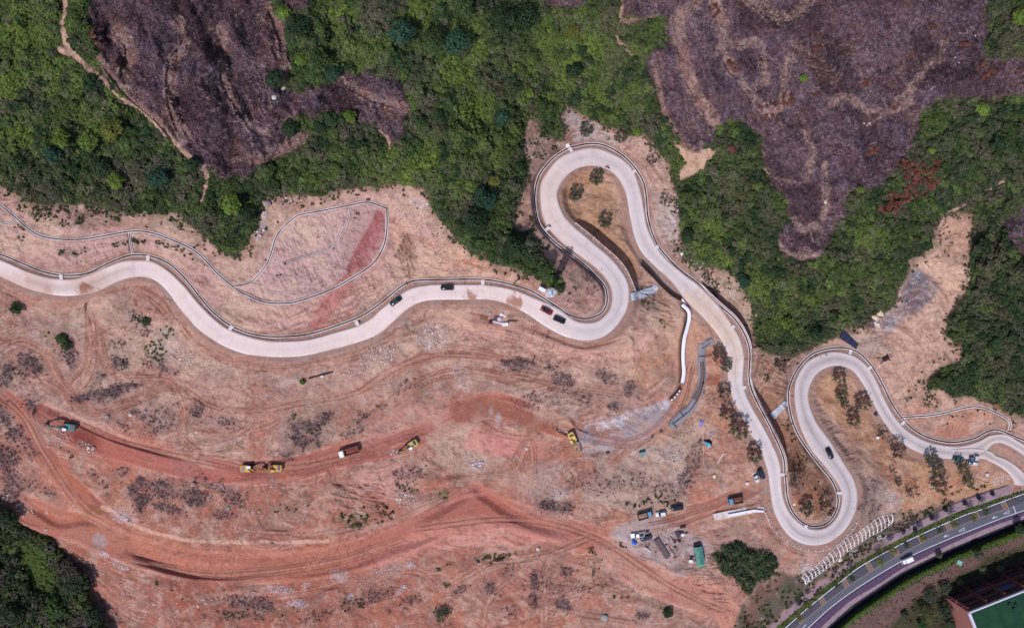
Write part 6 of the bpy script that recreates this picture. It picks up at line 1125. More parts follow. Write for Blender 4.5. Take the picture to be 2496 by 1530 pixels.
# ---------------------------------------------------------------- sheets, tents, tower and yard
def drape(name, poly, mat, label, cat, off=.25, amp=.25, sc=6, step=1.3, group=None, tent=None, ridge=0):
    p = pts(poly) if isinstance(poly, str) else np.array(poly, float); x0, y0 = p.min(0); x1, y1 = p.max(0); gx_ = np.arange(x0-2*step, x1+2*step, step); gy_ = np.arange(y0-2*step, y1+2*step, step); A_, B_ = np.meshgrid(gx_, gy_)
    q = np.roll(p, -1, 0); ins = np.zeros(A_.shape, bool)
    for a, b in zip(p, q):
        c = ((a[1] <= B_) & (b[1] > B_)) | ((b[1] <= B_) & (a[1] > B_))
        with np.errstate(divide='ignore', invalid='ignore'): xs = a[0]+(B_-a[1])/(b[1]-a[1] if b[1] != a[1] else 1)*(b[0]-a[0])
        ins ^= c & (A_ < xs)
    # pull the outer vertices onto the outline
    def near(xx, yy):
        best = None
        for a, b in zip(p, q):
            d = b-a; t = max(0, min(1, ((xx-a[0])*d[0]+(yy-a[1])*d[1])/(d@d))); c = a+t*d; r = math.hypot(xx-c[0], yy-c[1])
            if best is None or r < best[0]: best = (r, c)
        return best
    z = samp(Z, A_, B_)+off+amp*fbm(A_, B_, sc, 3, 31)+ridge*np.abs(((A_*.62-B_*.78)/3.2) % 1-.5)
    idm = -np.ones(A_.shape, int); V = []; F_ = []
    keep = ins.copy(); keep[:-1] |= ins[1:]; keep[1:] |= ins[:-1]; keep[:, :-1] |= ins[:, 1:]; keep[:, 1:] |= ins[:, :-1]
    for i in range(A_.shape[0]):
        for j in range(A_.shape[1]):
            if not keep[i, j]: continue
            xx, yy = A_[i, j], B_[i, j]
            if not ins[i, j]: xx, yy = near(xx, yy)[1]
            idm[i, j] = len(V); zz = z[i, j]
            if tent is not None: d = near(xx, yy)[0]; zz = samp(Z, xx, yy)+tent[0]+tent[1]*min(1, d/tent[2])
            V.append(W(xx, yy, float(zz)))
    for i in range(A_.shape[0]-1):
        for j in range(A_.shape[1]-1):
            k = [idm[i, j], idm[i+1, j], idm[i+1, j+1], idm[i, j+1]]
            if min(k) >= 0: F_.append(k)
    me = bpy.data.meshes.new(name); me.from_pydata(V, [], F_); me.update(); o = link(name, me, mat); sd_ = o.modifiers.new('thickness', 'SOLIDIFY'); sd_.thickness = .06; sd_.offset = -1; return tag(o, label, cat, group)
m_sheet = M('grey_sheet', (176, 178, 190), .45, .16, 1.2, bump=.12, spec=.4)
drape('tarpaulin', "1537,714 1560,707 1584,701 1595,693 1607,702 1597,712 1592,716 1568,727 1550,731 1539,734", m_sheet, 'crumpled silver grey sheet over the slope between the middle hairpin roads', 'tarpaulin', amp=.7, sc=7)
drape('tarpaulin', "1877,1006 1893,994 1914,975 1920,980 1920,988 1905,1003 1888,1022 1880,1014", m_sheet, 'silver grey sheet lying beside the drain left of the right hairpin', 'tarpaulin', amp=.6, sc=7)
drape('shade_cloth', "2055,805 2062,808 2093,840 2087,851 2046,823", M('navy_sheet', (38, 42, 68), .55, .2, 1, spec=.3), 'dark navy pleated sheet above the right hairpin', 'tarpaulin', off=.5, amp=.3, ridge=.35)
drape('tarpaulin', "1540,1315 1544,1311 1552,1318 1554,1324 1547,1328 1540,1324", M('blue_sheet', (34, 98, 190), .5, .15, 1.5, bump=.05), 'bright blue tarpaulin over a heap left of the navy car', 'tarpaulin', tent=(.2, 1.1, 5), step=1.0)
drape('tarpaulin', "1703,1037 1709,1025 1715,1027 1711,1036 1706,1041", M('violet_sheet', (140, 130, 214), .5, .2, 2, bump=.08), 'crumpled violet sheet on the red soil right of the rebar strip', 'tarpaulin', amp=.9, sc=4, step=1.0)
# blue tent-like sunshade with a dark opening
tn = empty('sunshade_tent', W(1725, 1078, zat(1725, 1078)), .0); tag(tn, 'light blue and dark brown tent pitched below the small rubble heap', 'tent')
P_ = [(-1.7, .7, .3), (-.2, -1.7, .3), (1.2, -1.5, .3), (1.7, .3, .3), (.6, 1.6, .3)]; ap = (.1, .1, 2.2)
mb = MB(); mb.add([P_[0], P_[1], P_[2], ap], [(0, 1, 3), (1, 2, 3), (0, 3, 1), ]); mb.build('canopy', M('tent_blue', (104, 186, 226), .6, .05, 2), tn); mb = MB(); mb.add([P_[2], P_[3], P_[4], P_[0], ap], [(0, 1, 4), (1, 2, 4), (2, 3, 4)]); mb.build('canopy', M('tent_brown', (58, 34, 40), .8, .1, 2), tn)
mb = MB(); mb.tube((.1, .1, -.2), (.1, .1, 2.25), .04, .04)
for p in P_: mb.tube((p[0], p[1], -.2), p, .03, .03)
mb.build('pole', m_dk, tn)
# telecom tower
tw = empty('telecom_tower', W(1337, 717, zat(1337, 717))); tag(tw, 'tall white telecom mast with a round top throwing a long bar shadow', 'tower'); TH = 22.5; m_tw = M('tower_white', (204, 210, 222), .5, .06, 1)
mb = MB(); mb.tube((0, 0, -1), (0, 0, TH), .42, .22, 14); mb.build('pole', m_tw, tw); mb = MB(); mb.box((0, 0, .1), (2.2, 2.2, .6), bev=.1); mb.build('base', m_conc2, tw)
mb = MB(); n_ = 18; ri = lambda r, z: [(math.cos(t)*r, math.sin(t)*r, z) for t in np.linspace(0, 2*math.pi, n_, endpoint=False)]; mb.loft([ri(.4, TH*.46), ri(1.25, TH*.48), ri(1.25, TH*.9), ri(1.1, TH*.91)]); mb.build('antenna_shroud', m_tw, tw)
mb = MB(); rr = 1.45
for k in range(24):
    t0, t1 = k*math.pi/12, (k+1)*math.pi/12; mb.tube((math.cos(t0)*rr, math.sin(t0)*rr, TH*.93), (math.cos(t1)*rr, math.sin(t1)*rr, TH*.93), .12, .12, 5)
    if k % 4 == 0: mb.tube((0, 0, TH*.93), (math.cos(t0)*rr, math.sin(t0)*rr, TH*.93), .08, .08, 5); mb.tube((math.cos(t0)*rr, math.sin(t0)*rr, TH*.93), (math.cos(t0)*rr, math.sin(t0)*rr, TH*.98), .05, .05, 4)
mb.build('platform_ring', m_tw, tw)
for k in range(3): t = k*2.094+.5; mb = MB(); mb.box((math.cos(t)*1.0, math.sin(t)*1.0, TH*.97), (.25, .5, 1.5), rz=t); mb.build('antenna', M('white_paint'), tw)
mb = MB(); mb.tube((0, 0, TH), (0, 0, TH+2.4), .06, .03, 6); mb.build('lightning_rod', m_dk, tw)
def hut(px, py, a, d, rgb, label, name='equipment_cabinet', cat='cabinet', roof=None, group=None, lift=0.0):
    o = put(name, px, py, a); o.rotation_euler = (0, 0, -R(a)); o.location.z += lift; tag(o, label, cat, group); w_ = M('hut_%d_%d_%d' % rgb, rgb, .5, .06, 2)
    mb = MB(); mb.box((0, 0, d[2]/2), d, bev=.04); mb.build('body', w_, o); mb = MB(); mb.box((0, 0, d[2]+.05), (d[0]+.14, d[1]+.14, .1), bev=.05); mb.build('lid' if d[2] < 1.2 else 'roof', M('hut_%d_%d_%d' % (roof or rgb), roof or rgb, .5, .06, 2), o)
    mb = MB(); mb.box((0, -d[1]/2-.02, d[2]*.5), (d[0]*.35, .04, d[2]*.8)); mb.build('door', m_dk, o); return o
hut(1321, 706, 27, (2.5, 1.2, 1.9), (226, 226, 236), 'white cabinet beside the foot of the telecom mast')
hut(1383, 357, 70, (1.1, 1.3, 1.4), (226, 222, 226), 'small white cabinet on the upper left of the middle hairpin')
hut(1564, 1104, -8, (2.1, 1.1, 1.3), (92, 142, 142), 'teal box on the pale works track', 'storage_box', 'box')
hut(1481, 1103, -8, (1.2, .6, .6), (60, 54, 56), 'small dark box on the pale works track left of the teal box', 'storage_box', 'box')
hut(1590, 1063, -60, (1.2, .5, .5), (74, 66, 60), 'small dark crate by the works track below the white streak', 'storage_box', 'box'); hut(1610, 1050, 20, (.6, .6, .6), (52, 46, 48), 'tiny dark crate on the works track nearest the rebar strip', 'storage_box', 'box')
hut(1820, 1177, 5, (1.2, .9, .8), (216, 196, 196), 'white box left of the two parked cars', 'storage_box', 'box'); hut(1683, 1366, 0, (1.3, 1.0, .7), (226, 220, 226), 'white chest left of the green roofed shed', 'storage_box', 'box')
hut(1662, 1301, 45, (.9, .9, 1.3), (222, 222, 226), 'white tank beside machinery at the yard upper right', 'storage_box', 'box'); hut(2404, 1156, 10, (1.0, 1.0, .7), (206, 200, 206), 'white chest on bare soil near the junction', 'storage_box', 'box')
hut(2133, 1009, 30, (1.0, .9, 1.0), (38, 46, 84), 'dark blue barrel shaped bin by the road inside the right hairpin', 'bin', 'bin'); hut(2138, 1066, 20, (.9, .8, .6), (236, 236, 236), 'white box under the bare tree at the kerb', 'storage_box', 'box')
hut(1758, 859, 60, (1.6, 1.2, 1.0), (60, 90, 126), 'blue drum stack beside the rust coloured tree', 'storage_box', 'box'); hut(2338, 1370, 30, (1.9, 1.7, .3), (206, 212, 206), 'square white hatch with a green centre on the brown bank', 'hatch', 'hatch', roof=(120, 176, 160))
# green roofed shed
sh = put('site_shed', 1701, 1347, 80); sh.rotation_euler = (0, 0, -R(80)); tag(sh, 'teal green roofed site shed, black patch at its upper end', 'shed')
m_gr = M('teal_sheet_roof', (80, 132, 124), .6, .15, 1.5, dirt=(58, 104, 96), dsc=.9); mb = MB(); mb.box((0, 0, 1.1), (6.6, 2.9, 2.2)); mb.build('wall', M('shed_wall', (60, 74, 72), .8, .1, 2), sh)
for s in (-1, 1):
    mb = MB()
    for i in range(22): x0_ = -3.1+i*.32; mb.add([(x0_, 0, 2.75), (x0_+.3, 0, 2.75), (x0_+.3, s*1.6, 2.25), (x0_, s*1.6, 2.25), (x0_, 0, 2.85), (x0_+.3, 0, 2.85), (x0_+.3, s*1.6, 2.35), (x0_, s*1.6, 2.35)], [(4, 5, 6, 7), (0, 3, 2, 1), (0, 1, 5, 4), (1, 2, 6, 5), (2, 3, 7, 6), (3, 0, 4, 7)])
    mb.build('roof', m_gr, sh)
mb = MB(); mb.box((-3.9, 0, 1.9), (1.4, 2.9, .12)); mb.build('awning', M('black_awning', (34, 24, 32), .8, .1, 2), sh)
mb = MB(); mb.box((4.4, 0, 1.6), (.8, 3.1, .1), ry=.2); mb.build('awning', M('green_awning', (84, 170, 120), .6, .1, 2), sh)
# steel beams
bm_me = None
for i in range(7):
    o = put('steel_beam', 1606+i*2.05*math.cos(R(-30))+2, 1341+i*2.05*math.sin(R(-30))-3, 57); o.location.z += .45
    if bm_me is None:
        mb = MB(); mb.box((0, 0, .02), (9.0, .30, .03)); mb.box((0, 0, .2), (9.0, .03, .33)); mb.box((0, 0, .38), (9.0, .30, .03)); t_ = mb.build('flange', M('rusty_steel', (88, 72, 78), .6, .2, 2), o); bm_me = t_.data; t_.name = 'section'
    else: d_ = bpy.data.objects.new('section', bm_me); C.objects.link(d_); d_.parent = o
    tag(o, 'long brown steel beam lying in the row of seven in the yard', 'beam', 'steel beams laid side by side in the yard')
def pile(px, py, a, L, wd, n, rgb, label, name='plank_stack', cat='material stack', h=.3, group='materials in the yard'):
    o = put(name, px, py, a); o.rotation_euler = (0, 0, -R(a)); tag(o, label, cat, group)
    for i in range(n): mb = MB(); mb.box((rng.random()*.3-.15, -wd/2+(i+.5)*wd/n, h/2+.02+.03*rng.random()), (L*(.9+.1*rng.random()), wd/n*.8, h)); mb.build('plank', M('stock_%d_%d_%d' % rgb, rgb, .8, .15, 3), o)
pile(1651, 1302, 62, 2.9, 1.3, 4, (84, 74, 84), 'dark grey rack with panels near the top of the yard', h=.9); pile(1664, 1283, -8, 2.2, .8, 3, (66, 56, 56), 'dark planks, highest material stack in the yard', h=.7)
pile(1637, 1310, 60, 3.4, .4, 2, (94, 76, 72), 'thin brown rail left of the dark grey rack'); pile(1629, 1312, 65, 2.2, .35, 2, (120, 96, 88), 'short brown rail between beams and dark rack'); pile(1633, 1336, 58, 1.9, .6, 3, (116, 100, 92), 'brown planks right of the steel beams, upper')
pile(1641, 1345, 52, 2.2, .6, 3, (110, 92, 84), 'brown planks right of the steel beams, lower'); pile(1579, 1338, 38, 3.2, .35, 1, (224, 224, 232), 'long white board at the yard lower left', h=.7); pile(1597, 1345, 52, 1.4, .5, 3, (112, 100, 92), 'small planks left of the steel beams')
pile(1636, 1331, 10, .8, .8, 2, (214, 122, 124), 'salmon red square sheet in the yard', h=.1); pile(1655, 1352, 60, 1.8, .12, 1, (124, 96, 80), 'single brown pole near the bottom of the yard', h=.12); pile(1645, 1356, 0, 1.4, 1.2, 3, (112, 86, 66), 'brown heap of boards below the planks')
pile(1756, 1116 + 0, -58, 4.5, .5, 2, (220, 196, 184), 'pale timber beams on the orange soil right of the tent', group='materials by the row of trees'); pile(785, 917, -10, 1.2, .8, 2, (226, 214, 216), 'white block at the right end of the dark pipe', h=.6, group='materials by the pipe')
# scrap bits at the yard
def frame_scrap(px, py, a, s_, rgb, label, name='machine_frame', cat='machine'):
    o = put(name, px, py, a); o.rotation_euler = (0, 0, -R(a)); o.scale = (s_, s_, s_); tag(o, label, cat); m_ = M('scrap_%d_%d_%d' % rgb, rgb, .7, .2, 3); mb = MB(); mb.box((0, 0, .5), (1.4, .8, .8), bev=.1); mb.build('body', m_, o)
    mb = MB()
    for t, L_ in ((.5, 1.7), (2.4, 2.0), (3.4, 1.8), (5.4, 1.6)): mb.tube((0, 0, .5), (math.cos(t)*L_, math.sin(t)*L_, .05), .12, .07, 6)
    mb.build('leg', m_, o); mb = MB(); mb.box((.3, .1, 1.0), (.5, .5, .3), bev=.08); mb.tube((.6, 0, .8), (1.5, -.3, 1.0), .09, .09, 6); mb.build('motor', m_, o)
frame_scrap(1654, 1316, 30, .9, (40, 34, 44), 'tangle of dark machinery in the middle of the yard'); frame_scrap(1645, 1318, 80, .7, (48, 42, 50), 'small dark machine left of the central tangle'); frame_scrap(1658, 1296, 10, .9, (42, 40, 56), 'dark machine at the top right of the yard')
frame_scrap(1577, 1294, -10, .8, (70, 52, 56), 'small brown frame above the navy car'); frame_scrap(1645, 1332, 0, .6, (46, 32, 40), 'dark stand right of the salmon sheet'); frame_scrap(1685, 1357, 0, .6, (60, 32, 34), 'small maroon stand left of the green shed'); frame_scrap(1576, 1333, 30, .8, (90, 86, 96), 'grey frame behind the long white board'); frame_scrap(1672, 1298, 0, .6, (60, 56, 52), 'square dark box at the yard right edge')
frame_scrap(2157, 874, -35, 1.6, (54, 40, 54), 'dark drilling machine with splayed legs on the pale sandy fan'); frame_scrap(1623, 1327, 20, .5, (90, 70, 66), 'small brown stand beside the steel beams')
# mixing spot under the road: sacks, boards, cabinet
for x, y, r_, c_, l in [(1223, 766, .85, (214, 206, 216), 'white bulk sack, upper left of the mixing spot'), (1231, 770, .6, (216, 200, 206), 'pale round sack, right of the mixing spot centre'), (1218, 777, .95, (196, 178, 190), 'large grey white sack in the mixing spot centre'), (1194, 763, .9, (156, 136, 144), 'greyish drum with a dark rim at the mixing spot left end'), (1196, 785, .8, (84, 44, 58), 'maroon barrel below the grey drum'), (1229, 790, .8, (232, 224, 236), 'white tank, left of the pair at the mixing spot bottom'), (1235, 789, .8, (232, 226, 240), 'white tank, right of the pair at the mixing spot bottom')]:
    o = put('bulk_sack', x, y, 0); o.rotation_euler = (0, 0, 0); tag(o, l, 'sack', 'sacks and drums at the mixing spot'); mb = MB(); ri = lambda r, z: [(math.cos(t)*r, math.sin(t)*r*.9, z) for t in np.linspace(0, 2*math.pi, 12, endpoint=False)]; mb.loft([ri(r_*.85, -.1), ri(r_, .3), ri(r_*.95, .8), ri(r_*.5, 1.05)]); mb.build('body', M('sack_%d_%d_%d' % c_, c_, .8, .1, 3), o, True); mb = MB(); mb.loft([ri(r_*.4, 1.04), ri(r_*.3, 1.2)]); mb.build('neck', M('sack_%d_%d_%d' % c_), o)
G_ = 'materials at the mixing spot'; pile(1213, 786, 12, 4.0, .8, 2, (206, 194, 210), 'long pale board in front of the mixing spot', h=.5, group=G_); pile(1209, 775, 15, 1.8, 1.7, 4, (96, 80, 98), 'dark slatted pallet left of the white sack', group=G_); pile(1245, 769, 15, 2.2, 1.9, 4, (128, 108, 92), 'brown slatted pallet at the mixing spot right end', group=G_); pile(1179, 775, 18, 2.8, 1.5, 5, (134, 100, 72), 'yellow brown brushwood boards at the mixing spot left end', group=G_); pile(1250, 782, 2, 3.6, .7, 2, (92, 70, 70), 'dark beams trailing right of the white tanks', group=G_)
# pipe, concrete ring, post lamp
def pipe(a, b, r, rgb, label, name='pipe', cat='pipe'):
    A_ = Vector(W(a[0], a[1], zat(*a)+r+.1)); B_ = Vector(W(b[0], b[1], zat(*b)+r+.1)); n_ = 8; mb = MB(); prev = A_
    for i in range(1, n_+1):
        t = i/n_; px = a[0]+(b[0]-a[0])*t; py = a[1]+(b[1]-a[1])*t; cur = Vector(W(px, py, zat(px, py)+r+.1)); mb.tube(prev-A_, cur-A_, r, r, 8); prev = cur
    o = mb.build(name, M('pipe_%d_%d_%d' % rgb, rgb, .6, .1, 2)); o.location = A_; return tag(o, label, cat)
pipe((752, 922), (811, 906), .28, (50, 38, 48), 'dark pipe lying on the slope below the big left sweep'); pipe((1662, 728), (1672, 742), .35, (232, 228, 236), 'white pipe at the road edge above the white wall')
pipe((1714, 722+310), (1714, 1130), .07, (216, 190, 176), 'thin pale hose running down past the tent'); pipe((695, 455), (703, 462), .35, (226, 218, 222), 'white pipe stub at the forest edge above the pink slope')
for x, y, r_, l in [(2094, 819, .5, 'pale concrete ring in the scrub beside the navy sheet'), (1022, 615, .5, 'round concrete cap on the bank right of the bare pink slope')]:
    mb = MB(); n_ = 16; V = []; 
    for rr, zz in ((r_, -.5), (r_, .25), (r_*.62, .25), (r_*.62, -.5)): V += [(math.cos(t)*rr, math.sin(t)*rr, zz) for t in np.linspace(0, 2*math.pi, n_, endpoint=False)]
    mb.add(V, [(k*n_+i, k*n_+(i+1) % n_, ((k+1) % 4)*n_+(i+1) % n_, ((k+1) % 4)*n_+i) for k in range(4) for i in range(n_)]); o = mb.build('concrete_ring', m_conc2); o.location = W(x, y, zat(x, y)); tag(o, l, 'concrete ring')
# utility pole by the junction: its shadow is the long thin line
up = empty('utility_pole', W(2374, 1164, zat(2374, 1164))); tag(up, 'slim brown utility pole on bare soil, right of the roadside tree pairs', 'pole'); mb = MB(); mb.tube((0, 0, -.5), (0, 0, 9.5), .13, .09, 8); mb.build('shaft', m_bark, up); mb = MB(); mb.box((0, 0, 8.8), (1.8, .14, .14)); mb.box((0, 0, 8.1), (1.3, .12, .12)); mb.build('crossarm', m_dk, up)
lp = empty('street_lamp', W(2463, 1212, zat(2463, 1212))); tag(lp, 'street lamp at the street corner beside the stop line', 'street lamp'); mb = MB(); mb.tube((0, 0, -.3), (0, 0, 7.5), .1, .07, 8); mb.tube((0, 0, 7.4), (1.4, -.9, 7.8), .05, .05, 6); mb.build('pole', m_dk, lp); mb = MB(); mb.box((1.6, -1.0, 7.8), (.7, .3, .14), rz=-.55, bev=.05); mb.build('lamp_head', m_lamp, lp)

# ---------------------------------------------------------------- concrete works: pads, rebar, footing
def slab(name, poly, z_off, th, mat, parent=None, label=None, cat=None, zref=None):
    p = pts(poly); c0 = p.mean(0); n_ = len(p); zs = [(zat(x, y) if zref is None else zref) for x, y in p]; zt = max(zs)*.5+np.mean(zs)*.5+z_off if zref is None else zref+z_off
    V = [W(x, y, zt-th) for x, y in p]+[W(x, y, zt) for x, y in p]; mb = MB(); mb.add(V, [tuple(range(n_))[::-1], tuple(range(n_, 2*n_))]+[(i, (i+1) % n_, n_+(i+1) % n_, n_+i) for i in range(n_)]); o = mb.build(name, mat, parent); 
    if label: tag(o, label, cat)
    return o, zt
def flat_at(px, py, r):
    m_ = np.hypot(PX-px, PY-py) < r; return float(Z[m_].max())
m_pad = M('blinding_concrete', (134, 128, 136), .9, .1, 1.2); m_mesh = M('rebar_mats', (104, 88, 92), .8, .2, 5)
ft = empty('foundation_strip', W(1712, 920, zat(1712, 920))); tag(ft, 'long grey foundation strip with brown rebar mats between the works track and the trees', 'foundation'); L0 = Matrix.Translation(-ft.location)
def strip(name, line, wd, lift, mat, th=.8):
    q = cr(pts(line)); zz = smooth1(samp(Z, q[:, 0], q[:, 1]), 8)+lift; r = ribbon(name, offset(q, -wd/2), offset(q, wd/2), zz, 0, 3, th, False, mat); r.parent = ft; r.matrix_parent_inverse = L0; return r
strip('slab', "1739,828 1726,835 1712,843", 17, .5, m_pad); strip('slab', "1711,838 1710,856 1709,876", 19, .47, m_pad); strip('slab', "1708,874 1711,900 1711,925 1706,950 1697,970 1686,990 1674,1004", 20, .42, m_pad); strip('slab', "1676,1000 1660,1014 1645,1030 1638,1044", 24, .46, m_pad)
strip('rebar_mat', "1711,882 1713,905 1711,930 1704,952 1692,974", 10.5, .75, m_mesh, .3)
for ln in ("1703,870 1711,868 1724,870 1736,865", "1712,850 1722,843 1730,836", "1714,930 1708,955 1696,980 1682,1000 1665,1014 1643,1031", "1658,1004 1668,1016", "1638,1030 1650,1042"): strip('rebar_bar', ln, 1.5, .85, m_dk, .25)
for ln in ("1704,880 1706,905 1704,930 1698,952", "1718,880 1720,905 1717,935 1710,960 1700,982"): strip('side_form', ln, 1.6, .75, M('side_board', (150, 138, 142), .8, .1, 2), .6)
zf = flat_at(1800, 1245, 30)
fo, zt = slab('base_slab', "1738,1252 1770,1245 1838,1233 1862,1235 1864,1247 1840,1249 1790,1259 1742,1268", .1, 1.2, m_conc2, zref=zf-.4); fr = empty('wall_footing', W(1800, 1250, zf-.6)); tag(fr, 'pale angled concrete footing with a raised centre strip below the blue tipper', 'footing'); fo.parent = fr; fo.matrix_parent_inverse = Matrix.Translation(-fr.location)
fo2, _ = slab('raised_strip', "1775,1253 1838,1241 1862,1244 1862,1248 1838,1245.5 1776,1258", .9, 1.0, M('white_wall'), zref=zf-.4); fo2.parent = fr; fo2.matrix_parent_inverse = Matrix.Translation(-fr.location)
fo3, _ = slab('form_board', "1742,1269 1790,1260 1840,1250 1840,1251.5 1790,1261.5 1743,1271", .25, .6, M('yellow_board', (196, 160, 90), .7, .1, 2), zref=zf-.4); fo3.parent = fr; fo3.matrix_parent_inverse = Matrix.Translation(-fr.location)
for i, (x, y) in enumerate([(1722, 1296), (1684, 1296), (1767, 1268), (1778, 1267)]): pass
# hewn timber trench edge above the yard
# ---------------------------------------------------------------- white lattice on the slope
LU = pts("1954,1405 1975,1388 1996,1371 2026,1342 2057,1313 2094,1294 2121,1274 2145,1257 2174,1252"); LL = pts("1962,1426 1984,1408 2004,1394 2031,1372 2060,1349 2089,1328 2121,1307 2150,1292 2172,1276")
lat = empty('slope_lattice', W(2060, 1335, zat(2060, 1335))); tag(lat, 'white concrete lattice of curved ribs on the bank between hairpin and street', 'slope grid'); LI = Matrix.Translation(-lat.location); lu, ll = cr(LU, 1.0), cr(LL, 1.0); m_lat = M('lattice_white', (216, 206, 212), .8, .12, 1.5, dirt=(150, 134, 132), dsc=.5)
def rail(pa, wd, lift, name):
    pa = np.array(pa); zz = smooth1(samp(Z, pa[:, 0], pa[:, 1]), 2)+lift; r = ribbon(name, offset(pa, -wd/2), offset(pa, wd/2), zz, 0, 2, .5, False, m_lat); r.parent = lat; r.matrix_parent_inverse = LI
for k in range(25):
    u = k/24; a = lu[int(u*(len(lu)-1))]; b = ll[int(min(1, u+.012)*(len(ll)-1))]; t = np.linspace(0, 1, 12)[:, None]; d = b-a; nrm = np.array([d[1], -d[0]])/np.hypot(*d); pa = a*(1-t)+b*t-nrm*(-np.sin(t*math.pi)*3.2); rail(pa, 3.0, .6, 'rib')
for v_ in (.02, .27, .52, .77, .98):
    k = 140; ia = np.linspace(0, 1, k); pa = np.array([lu[int(i*(len(lu)-1))]*(1-v_)+ll[int(i*(len(ll)-1))]*v_ for i in ia]); pa[2:-2] = (pa[:-4]+pa[1:-3]+pa[2:-2]+pa[3:-1]+pa[4:])/5; rail(pa, 1.2, .42, 'beam')

# ---------------------------------------------------------------- street
m_asph = M('asphalt', (92, 92, 104), .9, .08, 1.5, bump=.01); m_bay = M('bay_paving', (78, 74, 86), .9, .1, 1.5); m_purple = M('purple_lane', (84, 66, 92), .9, .16, 1.0); m_walkm = M('pink_pavers', (150, 126, 136), .9, .14, 1.5, dirt=(128, 106, 118), dsc=.4)
m_line = M('road_paint', (214, 212, 226), .7, .1, 2); m_cream = M('cream_paint', (176, 150, 130), .7, .1, 2); m_plant = M('planter_soil', (84, 56, 54), .95, .2, 2)
_kb = cr(K_BAY, 2.0); _ka = arc(_kb)
def zst(p): return np.array([np.interp(_ka[int(np.hypot(_kb[:, 0]-x, _kb[:, 1]-y).argmin())], [0, 800], [0, 1.2]) for x, y in p])
def sstrip(name, A_, B_, lift, mat, n=5, kind='structure', skirt=.3):
    a, b = pair(A_, B_, 4); z = zst((a+b)/2); o = ribbon(name, a, b, z, lift, n, skirt, True, mat); return tag(o, kind=kind)
sstrip('street', K_UP, K_PUR, .10, m_asph, 9); sstrip('parking_bays', K_UP+np.array([.6, .8]), K_BAY, .14, m_bay); sstrip('cycle_lane', K_LOW+np.array([1.5, 2]), K_PUR, .14, m_purple); sstrip('pavement', K_PUR, K_WALK, .22, m_walkm)
sstrip('footpath', K_PATH[5:], K_VERGE[5:], .16, m_walkm)
def sline(p, wd, lift, mat, name='road_marking'):
    q = cr(p); z = zst(q); o = ribbon(name, offset(q, -wd/2), offset(q, wd/2), z, lift, 2, .01, False, mat); return tag(o, kind='structure')
sline(K_UP, 2.4, .20, m_line, 'kerb'); sline(K_BAY, 1.0, .155, m_cream)
kl = cr(K_LOW); sline(kl[::8], 1.9, .155, m_line)
def at_line(line, px, py):
    q = cr(line, 1.0); i = int(np.hypot(q[:, 0]-px, q[:, 1]-py).argmin()); i = min(max(i, 2), len(q)-3); t = q[i+2]-q[i-2]; return q[i], t/np.hypot(*t)
BAYS = [(2450, 1230), (2381, 1254), (2312, 1280), (2245, 1309), (2184, 1343), (2119, 1378), (2061, 1418), (2004, 1461), (1951, 1506)]
for i, (x, y) in enumerate(BAYS):
    p0, t0 = at_line(K_UP, x-6, y-9); p1, t1 = at_line(K_BAY, x+3, y+9); z = float(zst(np.array([[x, y]]))[0]); o = empty('planter_strip', W(x, y, z+.12)); tag(o, 'striped brown divider with cream bars across the parking bays, '+['nearest the stop line', 'second from the stop line', 'third from the stop line', 'by the lower triangle', 'just above the white box truck', 'just left of the box truck', 'third from the bottom picture edge', 'second from the bottom picture edge', 'cut near the bottom picture edge'][i], 'divider', 'striped dividers of the parking bays')
    lm = o.location; mk = lambda h0, h1, lift, nm, mat: None
    V = [Vector(W(*(p0+t0*s), z+lf))-lm for lf in (.08, .165) for s in (-6, 6)]+[Vector(W(*(p1+t1*s), z+lf))-lm for lf in (.08, .165) for s in (-6, 6)]
    mb = MB(); mb.add(V, [(2, 3, 7, 6), (0, 4, 5, 1), (0, 1, 3, 2), (4, 6, 7, 5), (0, 2, 6, 4), (1, 5, 7, 3)]); mb.build('bed', m_plant, o)
    for s in (-5.4, -1.8, 1.8, 5.4):
        mb = MB(); V = [Vector(W(*(p0+t0*(s+e)), z+lf))-lm for lf in (.1, .185) for e in (-.6, .6)]+[Vector(W(*(p1+t1*(s+e)), z+lf))-lm for lf in (.1, .185) for e in (-.6, .6)]
        mb.add(V, [(2, 3, 7, 6), (0, 4, 5, 1), (0, 1, 3, 2), (4, 6, 7, 5), (0, 2, 6, 4), (1, 5, 7, 3)]); mb.build('cream_bar', m_cream, o)
def paintpoly(P_, name='road_marking', lift=.14, mat=None):
    mb = MB(); z = float(zst(np.array(P_)).mean())+.02; n_ = len(P_); mb.add([W(x, y, z+lift-.012) for x, y in P_]+[W(x, y, z+lift) for x, y in P_], [tuple(range(n_))[::-1], tuple(range(n_, 2*n_))]+[(i, (i+1) % n_, n_+(i+1) % n_, n_+i) for i in range(n_)]); tag(mb.build(name, mat or m_line), kind='structure')
def linepoly(pl, wd=.9):
    for a, b in zip(pl[:-1], pl[1:]):
        a, b = np.array(a, float), np.array(b, float); d = (b-a)/np.hypot(*(b-a)); n_ = np.array([-d[1], d[0]])*wd/2; paintpoly([a+n_-d*.2, b+n_+d*.2, b-n_+d*.2, a-n_-d*.2], lift=.142)
for cx_2, cy_2 in ((2453, 1247), (2344, 1289)): linepoly([(cx_2-7, cy_2+4.5), (cx_2+6, cy_2-4), (cx_2+7, cy_2+3), (cx_2-6, cy_2+4.6)], 1.0)
for cx_2, cy_2 in ((2425, 1260), (2307, 1305)): linepoly([(cx_2+6, cy_2-1.5), (cx_2-3, cy_2+1)], 1.2); linepoly([(cx_2-6, cy_2+3), (cx_2-1, cy_2-3)], 1.2); linepoly([(cx_2-6, cy_2+3), (cx_2, cy_2+1)], 1.2)
